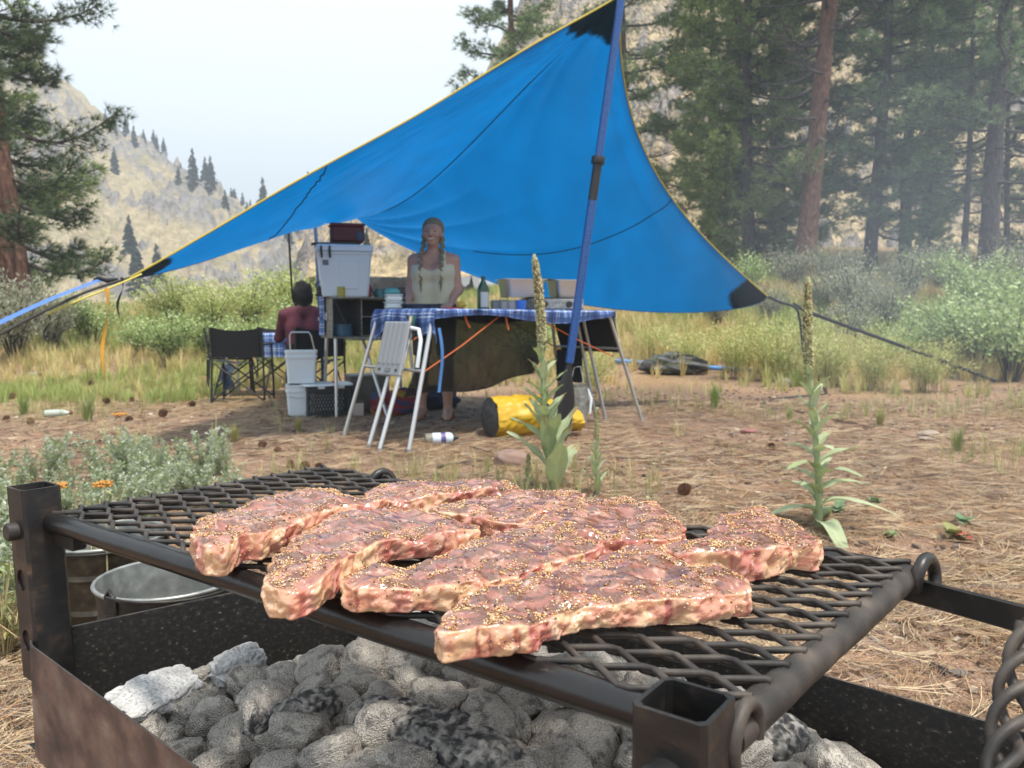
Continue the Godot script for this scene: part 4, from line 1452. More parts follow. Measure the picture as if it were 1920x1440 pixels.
func make_steaks() -> void:
	steak("steak with a thick fatty end over the front bar, leftmost on the grate", [[363, 990], [370, 968], [413, 955], [486, 926], [530, 917], [600, 919], [650, 926], [735, 930], [690, 940], [636, 946], [600, 957], [538, 976], [490, 995], [457, 992], [420, 1014], [375, 1008]], 0.644, 0.031, 1, Vector3(-1, 0.004, 0.45), 0.16, 320, 1700)
	steak("steak drooping over the front bar, second from the left", [[496, 1060], [530, 1014], [585, 975], [641, 950], [736, 945], [795, 950], [870, 966], [905, 983], [860, 992], [800, 995], [736, 999], [692, 1018], [640, 1046], [600, 1070], [550, 1084], [505, 1080]], 0.642, 0.029, 2, Vector3(-1, 0.005, 0.4), 0.08, 340, 1900)
	steak("steak with a curled fatty tail end between the drooping one and the front one", [[640, 1085], [652, 1058], [686, 1048], [745, 1062], [800, 1050], [874, 1008], [934, 990], [1050, 984], [1118, 1002], [1130, 1018], [1050, 1045], [973, 1068], [855, 1092], [736, 1092], [665, 1094]], 0.633, 0.026, 3, Vector3.ZERO, 0.26, 340, 1900)
	steak("largest steak with a long pale fat edge, nearest to the viewer", [[816, 1162], [842, 1138], [880, 1112], [942, 1092], [1005, 1070], [1042, 1058], [1105, 1040], [1165, 1016], [1217, 1016], [1256, 1035], [1308, 1050], [1360, 1062], [1397, 1080], [1410, 1100], [1352, 1112], [1280, 1116], [1200, 1120], [1110, 1122], [1030, 1140], [1000, 1164], [900, 1174], [835, 1182]], 0.634, 0.025, 4, Vector3.ZERO, 0.30, 380, 2400)
	steak("steak farthest back on the grate, with a red cut edge", [[684, 918], [712, 901], [775, 895], [874, 897], [954, 900], [984, 909], [970, 916], [918, 910], [855, 915], [811, 924], [736, 931], [695, 930]], 0.636, 0.032, 5, Vector3.ZERO, -0.15, 240, 1300)
	steak("steak in the middle of the back row with a knobbly fat flap", [[813, 945], [835, 933], [914, 928], [1013, 916], [1072, 914], [1096, 925], [1100, 942], [1060, 953], [1010, 954], [985, 970], [926, 968], [855, 957], [820, 953]], 0.635, 0.030, 6, Vector3.ZERO, 0.1, 260, 1500)
	steak("rounded steak thick with mustard seed in the middle right", [[985, 980], [1000, 966], [1057, 950], [1105, 937], [1158, 931], [1230, 940], [1268, 960], [1286, 985], [1275, 1000], [1230, 1007], [1182, 1006], [1105, 1000], [1048, 995]], 0.637, 0.032, 7, Vector3.ZERO, 0.06, 280, 1900)
	steak("steak set apart at the right of the grate, humped at the back", [[1243, 1012], [1270, 1005], [1324, 998], [1347, 972], [1357, 955], [1400, 945], [1433, 949], [1470, 970], [1504, 986], [1543, 1002], [1535, 1014], [1490, 1008], [1438, 1024], [1386, 1034], [1334, 1032], [1290, 1032], [1258, 1024]], 0.638, 0.033, 8, Vector3.ZERO, 0.12, 320, 1900)

# ------------------------------------------------------------------ tubs beside the fire
func make_tubs() -> void:
	var tub := func(label: String, where: Vector3, rt: float, rb: float, h: float, m: Material, turn: float) -> void:
		var o := thing("metal_tub", label, "metal tub", where, turn)
		var b := MB.new()
		b.lathe([Vector2(0.0, 0.004), Vector2(rb, 0.0), Vector2(rb, 0.012), Vector2(lerpf(rb, rt, 0.42), h * 0.42), Vector2(lerpf(rb, rt, 0.45) + 0.005, h * 0.45), Vector2(lerpf(rb, rt, 0.49), h * 0.49), Vector2(lerpf(rb, rt, 0.72), h * 0.72), Vector2(lerpf(rb, rt, 0.75) + 0.005, h * 0.75), Vector2(lerpf(rb, rt, 0.79), h * 0.79), Vector2(rt, h)], 48)
		part(o, "wall", b, m)
		var inn := MB.new()
		inn.lathe([Vector2(0, 0.015), Vector2(rb - 0.004, 0.015), Vector2(rt - 0.004, h)], 48)
		part(o, "inner_wall", inn, M.galv)
		var rim := MB.new()
		var pts := []
		for i in 49:
			pts.append(Vector3(cos(TAU * i / 48), 0, sin(TAU * i / 48)) * (rt + 0.001) + Vector3(0, h, 0))
		rim.tube(pts, 0.0048, 10, false)
		part(o, "rim", rim, M.galv)
		var wt := MB.new()
		var ring := []
		for i in 40:
			var a := TAU * i / 40
			ring.append(Vector3(cos(a), 0, sin(a)) * lerpf(rb, rt, 0.66) * 0.975 + Vector3(0, h * 0.66, 0))
		ring.reverse()
		wt.face(ring)
		part(o, "water", wt, M.water)
		for s in [-1.0, 1.0]:
			var ear := MB.new()
			ear.box(Vector3(s * (rt + 0.002), h - 0.014, 0), Vector3(0.008, 0.045, 0.032), Basis(), 0.003)
			ear.tube([Vector3(s * (rt + 0.004), h + 0.002, -0.012), Vector3(s * (rt + 0.004), h + 0.018, 0), Vector3(s * (rt + 0.004), h + 0.002, 0.012)], 0.004, 6)
			part(o, "ear", ear, m)
		var ba := MB.new()
		var hp := []
		for i in 25:
			var a := PI * i / 24.0
			hp.append(Vector3(cos(a) * (rt + 0.012), h + 0.006 - 0.012 * sin(a), sin(a) * (rt + 0.012)))
		ba.tube(hp, 0.003, 6)
		part(o, "handle", ba, M.galv_dark)
	var p := on(318, 1082, 0.29)
	tub.call("round dark metal tub with water behind the pan's back wall", Vector3(p.x, 0, p.z), 0.150, 0.115, 0.29, M.galv_dark, 1.15)
	p = on(195, 1004, 0.30)
	tub.call("brownish metal tub with water behind the left post", Vector3(p.x, 0, p.z), 0.150, 0.12, 0.30, M.bronze_dark, 0.3)

# ------------------------------------------------------------------ tarp, poles and lines
var tarp_a: Vector3
var tarp_b: Vector3
var tarp_c: Vector3
var tarp_d: Vector3
func tarp_at(u: float, v: float) -> Vector3:             # A (0,0) near peak, C (1,0) right, B (0,1) left, D (1,1) far
	var v2 := v + 0.105 * 4.0 * u * (1.0 - u) * pow(1.0 - v, 2.0) - 0.0 * u
	var u2 := u - 0.02 * 4.0 * v * (1.0 - v) * u * u + 0.012 * 4.0 * v * (1.0 - v) * pow(1.0 - u, 2.0)
	var tent := tarp_a * (1.0 - v2) + tarp_b * (v2 - u2) + tarp_d * u2 if v2 >= u2 else tarp_a * (1.0 - u2) + tarp_c * (u2 - v2) + tarp_d * v2
	var soft := tarp_a * (1 - u2) * (1 - v2) + tarp_c * u2 * (1 - v2) + tarp_b * (1 - u2) * v2 + tarp_d * u2 * v2
	var p := tent.lerp(soft, 0.22)
	p.y -= 0.10 * sin(PI * u2) * sin(PI * v2)
	p.y -= 0.11 * pow(sin(PI * u), 0.7) * smoothstep(0.45, 1.0, v) * smoothstep(-0.2, 0.3, v - u)
	p.y -= 0.55 * pow(sin(PI * v), 0.65) * pow(u, 2.2) * smoothstep(-0.1, 0.35, u - v + 0.5)
	var fall_a := exp(-pow(Vector2(u, v).length() / 0.55, 2.0))
	var fall_d := exp(-pow(Vector2(1 - u, 1 - v).length() / 0.5, 2.0))
	var ang_a := atan2(v + 0.001, u + 0.001)
	var ang_d := atan2(1.001 - v, 1.001 - u)
	var nr := (tarp_c - tarp_a).cross(tarp_d - tarp_a).normalized()
	var nl := (tarp_d - tarp_a).cross(tarp_b - tarp_a).normalized()
	var nn := nl.lerp(nr, smoothstep(-0.12, 0.12, u - v)).normalized()
	p += nn * 0.055 * fall_a * (0.5 - sqrt(absf(sin(ang_a * 19.0 + sin(ang_a * 9.0) * 1.5)))) * minf(1.0, Vector2(u, v).length() * 8.0)
	p += nn * 0.06 * fall_d * (0.5 - sqrt(absf(sin(ang_d * 17.0 + sin(ang_d * 7.0) * 1.5)))) * minf(1.0, Vector2(1 - u, 1 - v).length() * 6.0)
	p += nn * 0.010 * exp(-pow(u / 0.12, 2.0)) * sin((u * 1.2 + v * 0.05) * 220.0) * sin(PI * v)
	return p
func make_tarp() -> void:
	tarp_a = at(1166, -12, 5.5)
	tarp_b = at(243, 521, 5.0)
	tarp_c = at(1440, 556, 8.0)
	tarp_d = at(632, 372, 8.6)
	var o := thing("tarp", "bright blue nylon tarp with yellow hem pitched over the camp kitchen", "tarp", Vector3(0, 0, -6.8))
	var off := -o.position
	var b := MB.new()
	var n := 130
	for i in n + 1:
		for j in n + 1:
			var u := float(j) / n
			var v := float(i) / n
			var dark := maxf(maxf(smoothstep(0.118, 0.112, Vector2(u, v).length() - 0.008 * sin(atan2(v, u) * 10.0)), smoothstep(0.075, 0.07, Vector2(1 - u, v).length())), smoothstep(0.07, 0.065, Vector2(u, 1 - v).length()))
			b.col = Color.WHITE.lerp(Color(0.05, 0.05, 0.035), dark)
			b.pt(tarp_at(u, v) + off)
	for i in n:
		for j in n:
			var p := i * (n + 1) + j
			b.quad(p, p + 1, p + n + 2, p + n + 1)
	part(o, "canopy", b, M.tarp)
	var yellow := mat(lin(0.50, 0.40, 0.06), 0.7)
	for e in 4:
		var pts := []
		for i in 61:
			var t := i / 60.0
			pts.append(tarp_at([0.0, t, 1.0, t][e], [t, 0.0, t, 1.0][e]) + off)
		var h := MB.new()
		h.tube(pts, 0.0065 if e < 2 else 0.004, 5)
		part(o, "hem", h, yellow if e < 2 else M.tarp)
	for q in [[[0.06, 0.06], [0.98, 0.98], 0.0], [[0.60, 0.0], [0.86, 0.60], 0.10], [[0.0, 0.62], [0.42, 0.94], -0.04]]:
		var pts := []
		for i in 41:
			var t := i / 40.0
			pts.append(tarp_at(lerpf(q[0][0], q[1][0], t) + q[2] * sin(PI * t) * 0.3, lerpf(q[0][1], q[1][1], t)) + off + Vector3(0, -0.012, 0))
		var s := MB.new()
		s.tube(pts, 0.0045, 5)
		part(o, "seam", s, M.black_cloth)
	# the oar that props the near peak
	var blue := mapped(mat(lin(0.02, 0.11, 0.40), 0.35), M.grain, 4.0)
	var oar := thing("oar", "blue shafted oar with a black blade propping up the tarp's peak", "oar", on(1046, 830))
	var foot := oar.position
	var top := at(1170, -40, 5.46) - foot
	var ax := top.normalized()
	var L := top.length()
	var joint := (at(1118, 300, 5.5) - foot).dot(ax)
	var low := (at(1068, 680, 5.52) - foot).dot(ax)
	var sh := MB.new()
	sh.tube([ax * low, ax * (joint - 0.26)], 0.030, 16)
	part(oar, "shaft", sh, blue)
	sh = MB.new()
	sh.tube([ax * (joint - 0.02), ax * L], 0.027, 16)
	part(oar, "shaft", sh, blue)
	sh = MB.new()
	sh.tube([ax * (joint - 0.27), ax * joint], 0.031, 16)
	part(oar, "sleeve", sh, M.dark_plastic)
	sh = MB.new()
	sh.tube([ax * (joint - 0.03), ax * (joint - 0.028), ax * (joint + 0.02), ax * (joint + 0.022)], [0.032, 0.046, 0.046, 0.032], 16)
	part(oar, "oar_stop", sh, M.dark_plastic)
	var bl := MB.new()
	var sx := ax.cross(Vector3(0.25, 0, 1)).normalized()
	var sz := sx.cross(ax).normalized()
	for face_s in [-1.0, 1.0]:
		bl.sheet(10, 24, func(u: float, v: float) -> Vector3:
			var w := 0.018 + 0.062 * smoothstep(0.0, 0.55, v) * (1.0 - 0.35 * smoothstep(0.75, 1.0, v))
			var x := (u - 0.5) * 2.0
			return ax * (low + 0.02 - v * (low + 0.02)) + sx * x * w + sz * (face_s * (0.002 + 0.018 * (1.0 - v) * (1.0 - x * x) + 0.006 * exp(-x * x * 20.0))))
	part(oar, "blade", bl, M.dark_plastic)
	# far pole
	var fp := thing("tent_pole", "thin blue pole holding up the tarp's far corner behind the cooler", "pole", grounded(at(604, 560, 8.75).x, -8.75))
	var pb := MB.new()
	pb.tube([Vector3.ZERO, at(590, 400, 8.72) - fp.position], 0.019, 10)
	part(fp, "shaft", pb, mat(lin(0.03, 0.09, 0.2), 0.5))
	pb = MB.new()
	pb.tube([at(590, 400, 8.72) - fp.position, at(577, 322, 8.72) - fp.position], [0.012, 0.008], 8)
	part(fp, "tip", pb, M.dark_plastic)
	# lines
	var rope := func(called: String, label: String, pts: Array, r: float, m: Material, cat: String) -> void:
		var c := Curve3D.new()
		for i in pts.size():
			var t: Vector3 = (pts[mini(i + 1, pts.size() - 1)] - pts[maxi(i - 1, 0)]) * 0.18
			c.add_point(pts[i], -t, t)
		var k := MB.new()
		k.tube(Array(c.tessellate(4, 2.0)), r, 6)
		single(called, k, m, label, cat)
	var black := mat(lin(0.014, 0.015, 0.018), 0.7)
	var c := tarp_c
	rope.call("guy_rope", "black guy rope running from behind the mullein down to the right into the bushes", [c + Vector3(0.28, -0.08, -0.05), at(1540, 594, 8.6), at(1700, 652, 9.2), at(1866, 714, 9.6)], 0.022, black, "rope")
	rope.call("corner_cord", "black cord tying the tarp's right corner, its loose end hanging behind the mullein", [c, at(1462, 566, 8.0), at(1490, 576, 8.0), at(1499, 596, 8.0), at(1504, 640, 8.0), at(1512, 690, 8.0)], 0.013, black, "rope")
	rope.call("rope_heap", "black rope lying loosely on the needles behind the tall mullein", [land(1500, 706), land(1530, 708), land(1549, 735), land(1535, 742), land(1500, 745), land(1450, 751), land(1428, 760), land(1440, 768), land(1480, 770), land(1505, 776)], 0.018, black, "rope")
	rope.call("hem_strap", "thin black strap hanging from the tarp's lower hem left of the cooler", [at(540, 418, 7.6), at(543, 470, 7.6), at(546, 520, 7.65), at(549, 560, 7.7), at(556, 573, 7.75)], 0.010, black, "strap")
	var b1 := at(186, 525, 4.8)
	var b0 := at(0, 601, 3.4)
	rope.call("guy_rope", "dark ridge rope leaving the tarp's left corner towards the left edge", [tarp_b, at(160, 548, 4.5), at(60, 595, 3.9), at(0, 626, 3.5), at(-160, 705, 2.8)], 0.0085, mat(lin(0.03, 0.026, 0.02), 0.8), "rope")
	var sb := MB.new()
	var dir := (b0 - b1).normalized()
	var e0 := b1 + dir * 3.2
	var wv := dir.cross(Vector3(0.3, 0, 1)).normalized() * 0.010
	for s in [-0.0012, 0.0012]:
		sb.sheet(1, 30, func(u: float, v: float) -> Vector3:
			return b1.lerp(e0, v) + wv * (u * 2.0 - 1.0) + Vector3(0, 0.02 * sin(v * 9.0) * v, s))
	single("blue_strap", sb, mat(lin(0.05, 0.15, 0.56), 0.5), "bright blue webbing strap stretched out to the left edge", "strap")
	var bk := MB.new()
	bk.tube([b1 + Vector3(0.0, -0.0, 0), at(176, 527, 4.8), at(183, 521, 4.8), at(200, 526, 4.85), tarp_b.lerp(b1, 0.4)], [0.012, 0.02, 0.012, 0.016, 0.006], 6)
	single("strap_buckle", bk, black, "black cam buckle joining the blue strap to the tarp's left corner", "buckle")
	var tl := func(called: String, label: String, x: float, y0: float, y1: float, d: float, w: float, m: Material) -> void:
		var k := MB.new()
		var top_p := at(x, y0, d)
		var low_p := at(x - 6, y1, d)
		for s in [-0.001, 0.001]:
			k.sheet(1, 18, func(u: float, v: float) -> Vector3:
				var tw := v * 4.0
				return top_p.lerp(low_p, v) + Vector3(cos(tw), 0, sin(tw)) * (u - 0.5) * w * (1.0 - 0.5 * v) + Vector3(0.012 * sin(v * 7.0), 0, s))
		single(called, k, m, label, "strap")
	tl.call("yellow_strap", "orange yellow strap hanging from the left guy rope over the meadow", 200, 540, 712, 4.3, 0.026, mat(lin(0.62, 0.32, 0.03), 0.6))
	tl.call("black_strap", "short black strap tail hanging at the tarp's left corner", 228, 520, 596, 4.9, 0.022, black)
	tl.call("black_strap", "small black strap tail hanging at the far left above the meadow", 91, 590, 642, 3.9, 0.012, black)
	var yc := MB.new()
	yc.tube([at(265, 514, 5.0), at(215, 536, 4.7), at(150, 562, 4.4), at(90, 588, 4.1)], 0.006, 5)
	single("guy_rope", yc, mat(lin(0.5, 0.42, 0.08), 0.7), "thin yellow cord running beside the dark ridge rope at the left", "rope")
	rope.call("far_cord", "thin cord rising above the red cooler box towards the tarp's far corner", [at(612, 385, 8.6), at(622, 405, 8.4), at(630, 428, 8.2)], 0.006, mat(lin(0.12, 0.1, 0.08), 0.8), "rope")

# ------------------------------------------------------------------ the long camp table
const TABLE := Vector3(-0.09, 0, -6.165)
const TURN := 0.738
const TOP := 0.925
func tpos(x: float, z: float, y := TOP) -> Vector3:
	return TABLE + Basis(Vector3.UP, TURN) * Vector3(x, y, z)
func make_table() -> void:
	var t := thing("camp_table", "long roll top camp table on splayed aluminium legs in the tarp's shade", "table", TABLE, TURN)
	for i in 11:
		var s := MB.new()
		s.box(Vector3(0, TOP - 0.022, -0.33 + 0.066 * i), Vector3(1.78, 0.022, 0.06), Basis(), 0.003)
		part(t, "slat", s, mat(lin(0.16, 0.15, 0.14), 0.6))
	var legs := [[Vector3(-0.885, 0.9, 0.33), Vector3(-1.152, 0, 0.419)], [Vector3(-0.885, 0.9, -0.33), Vector3(-1.095, 0, -0.476)], [Vector3(-0.87, 0.9, 0.0), Vector3(-1.222, 0, 0.058)], [Vector3(-0.87, 0.9, 0.12), Vector3(-1.263, 0, 0.25)],
		[Vector3(0.885, 0.9, 0.33), Vector3(1.233, 0, 0.398)], [Vector3(0.885, 0.9, -0.33), Vector3(1.15, 0, -0.45)], [Vector3(0.87, 0.9, -0.02), Vector3(1.068, 0, 0.03)], [Vector3(0.87, 0.9, 0.05), Vector3(1.103, 0, 0.11)]]
	for q in legs:
		var b := MB.new()
		b.tube([q[0], q[1] + Vector3(0, 0.02, 0)], 0.0145, 12)
		var l := part(t, "leg", b, M.alu)
		var f := MB.new()
		f.tube([q[1] + Vector3(0, 0.028, 0), q[1]], 0.017, 10)
		part(l, "foot", f, M.alu)
	for q in [[legs[0], legs[1], 0.52], [legs[4], legs[5], 0.62]]:
		var b := MB.new()
		var h: float = q[2]
		b.tube([(q[0][1] as Vector3).lerp(q[0][0], h / 0.9), (q[1][1] as Vector3).lerp(q[1][0], h / 0.9)], 0.011, 8)
		part(t, "rung", b, M.alu)
	var orange := mat(lin(0.45, 0.09, 0.015), 0.6)
	for q in [[Vector3(-1.02, 0.50, 0.37), Vector3(-0.30, 0.88, 0.33)], [Vector3(0.02, 0.885, 0.34), Vector3(0.98, 0.55, 0.30)], [Vector3(-0.60, 0.88, 0.0), Vector3(-0.95, 0.72, 0.2)], [Vector3(0.25, 0.86, -0.2), Vector3(1.0, 0.58, -0.3)], [Vector3(-0.25, 0.89, 0.34), Vector3(-0.23, 0.78, 0.35)], [Vector3(-0.62, 0.89, 0.33), Vector3(-0.58, 0.80, 0.34)], [Vector3(0.18, 0.89, 0.2), Vector3(0.22, 0.80, 0.2)]]:
		var b := MB.new()
		b.tube([q[0], (q[0] as Vector3).lerp(q[1], 0.5) + Vector3(0, -0.012, 0), q[1]], 0.005 if q[0].distance_to(q[1]) > 0.3 else 0.007, 6)
		part(t, "orange_lace", b, orange)
	# plaid cloth over the top
	var cl := MB.new()
	var uvs := func(p: Vector3) -> Vector2:
		return Vector2(p.x, p.z + p.y) / 0.23
	var nx := 120
	var nz_n := 56
	for i in nz_n + 1:
		for j in nx + 1:
			var sx := lerpf(-1.08, 0.97, float(j) / nx)
			var szv := lerpf(-0.46, 0.455, float(i) / nz_n)
			var x := sx
			var y := TOP + 0.004
			var z := szv
			var far_drop := smoothstep(0.1, -0.45, szv) * 0.06
			if sx < -0.9:
				var over := -0.9 - sx
				x = -0.9 - 0.016 * (1.0 - exp(-over * 30.0)) - 0.012 * sin(szv * 26.0) * smoothstep(0.02, 0.15, over)
				y -= over * (0.92 + 0.45 * smoothstep(-0.15, -0.45, szv) + 0.12 * sin(szv * 9.0)) 
			elif sx > 0.9:
				var over := sx - 0.9
				x = 0.9 + 0.012
				y -= over
			if absf(szv) > 0.365:
				var over := absf(szv) - 0.365
				z = signf(szv) * (0.365 + 0.012 + 0.014 * sin(sx * 17.0 + signf(szv)) * smoothstep(0.0, 0.06, over))
				y -= over * (0.8 + 0.35 * sin(sx * 4.0 + 0.5))
			y += 0.003 * nz.get_noise_2d(sx * 900.0, szv * 900.0)
			cl.pt(Vector3(x, y, z), Vector2(sx, szv) / 0.24)
	for i in nz_n:
		for j in nx:
			var p := i * (nx + 1) + j
			cl.quad(p, p + 1, p + nx + 2, p + nx + 1)
	single("tablecloth", cl, M.plaid, "blue and white plaid cloth draped over the long camp table", "tablecloth", TABLE, TURN)
	# black net slung below
	var net := MB.new()
	for i in 17:
		for j in 41:
			var u := j / 40.0
			var v := i / 16.0
			var x := lerpf(-0.95, 0.27, u)
			var low := 0.33 + 0.10 * pow(u, 2.0) + 0.02 * sin(u * 9.0)
			net.pt(Vector3(x + 0.02 * sin(v * 4.0), lerpf(0.885, low, v), 0.10 + 0.10 * sin(PI * v) + 0.015 * sin(u * 22.0) * v), Vector2(u, v))
	for i in 16:
		for j in 40:
			var p := i * 41 + j
			net.quad(p, p + 1, p + 42, p + 41)
	var neto := single("gear_net", net, M.net, "black mesh gear net slung under the long camp table", "net", TABLE, TURN)
	var nb := MB.new()
	var bp := []
	for j in 31:
		bp.append(net.v[16 * 41 + int(j * 40.0 / 30.0)])
	nb.tube(bp, 0.006, 5)
	part(neto, "border", nb, M.black_cloth)
	# black panel bag at the right end
	var bag := MB.new()
	for s in [0.0, 0.03]:
		bag.sheet(14, 8, func(u: float, v: float) -> Vector3:
			return Vector3(0.90 + 0.10 * v + s, lerpf(0.90, 0.585, v), lerpf(0.34, -0.33, u)) + Vector3(0.012 * sin(u * 8.0) * v, 0, 0))
	bag.box(Vector3(1.0, 0.45, -0.22), Vector3(0.03, 0.28, 0.30), Basis(), 0.008)
	single("gear_bag", bag, M.black_cloth, "black cloth panel bag slung between the table's right legs", "bag", TABLE, TURN)
	# grey ribbed folding seat hung on the left end
	var seat := thing("camp_stool", "grey ribbed plastic stool with a white handle hung on the table's left end", "stool", tpos(-0.99, 0.06, 0.0), TURN)
	var lean := Basis(Vector3.BACK, -0.24)
	var pm := mat(lin(0.25, 0.265, 0.29), 0.5)
	var bd := MB.new()
	bd.box(Vector3.ZERO, Vector3(0.022, 0.375, 0.30), Basis(), 0.008)
	var bo := part(seat, "panel", bd, pm)
	bo.transform = Transform3D(lean, Vector3(-0.035, 0.66, 0.0))
	for i in 5:
		var rb := MB.new()
		rb.box(Vector3(-0.013, 0.035, -0.115 + 0.0575 * i), Vector3(0.008, 0.285, 0.034), Basis(), 0.003)
		part(bo, "rib", rb, pm)
	for z in [-0.10, 0.10]:
		var sl := MB.new()
		sl.box(Vector3(-0.0125, -0.148, z), Vector3(0.004, 0.018, 0.026), Basis(), 0.001)
		part(bo, "slot", sl, M.dark_plastic)
	var lg := MB.new()
	lg.box(Vector3(-0.0125, -0.15, 0.0), Vector3(0.004, 0.026, 0.066), Basis(), 0.001)
	var plate := part(bo, "name_plate", lg, mat(lin(0.10, 0.11, 0.11), 0.5))
	for i in 3:
		var l2 := MB.new()
		l2.box(Vector3(-0.0152, -0.15 + (0.0), -0.017 + 0.017 * i), Vector3(0.001, 0.014, 0.011), Basis(), 0.0)
		part(bo, "letter", l2, mat(lin(0.25, 0.26, 0.26), 0.5))
	var hd := MB.new()
	hd.tube([Vector3(0.01, 0.80, 0.15), Vector3(0.03, 0.79, 0.21), Vector3(0.02, 0.72, 0.245), Vector3(0.0, 0.62, 0.25), Vector3(-0.01, 0.54, 0.245)], 0.014, 8)
	part(seat, "handle", hd, M.white_plastic)
	# spring clip on the cloth
	var cp := thing("spring_clip", "green and cream spring clip holding the plaid cloth at the table's left end", "clip", tpos(-0.945, 0.18, 0.83), TURN)
	for s in [-1.0, 1.0]:
		var cb := MB.new()
		cb.tube([Vector3(0, 0.05, 0.018 * s), Vector3(-0.006, 0.01, 0.02 * s), Vector3(-0.006, -0.04, 0.006 * s)], [0.012, 0.011, 0.008], 8)
		part(cp, "jaw", cb, mat(lin(0.02, 0.10, 0.075), 0.5) if s > 0 else mat(lin(0.55, 0.52, 0.42), 0.5))
	var bs := MB.new()
	for s in [-0.0008, 0.0008]:
		bs.sheet(1, 14, func(u: float, v: float) -> Vector3:
			return Vector3((u - 0.5) * 0.024 + 0.02 * sin(v * 3.0), -v * 0.43, s + 0.01 * sin(v * 5.0)))
	single("blue_strap", bs, mat(lin(0.05, 0.17, 0.42), 0.6), "medium blue strap tail hanging beside the table's front left leg", "strap", tpos(-0.86, 0.36, 0.80), TURN)

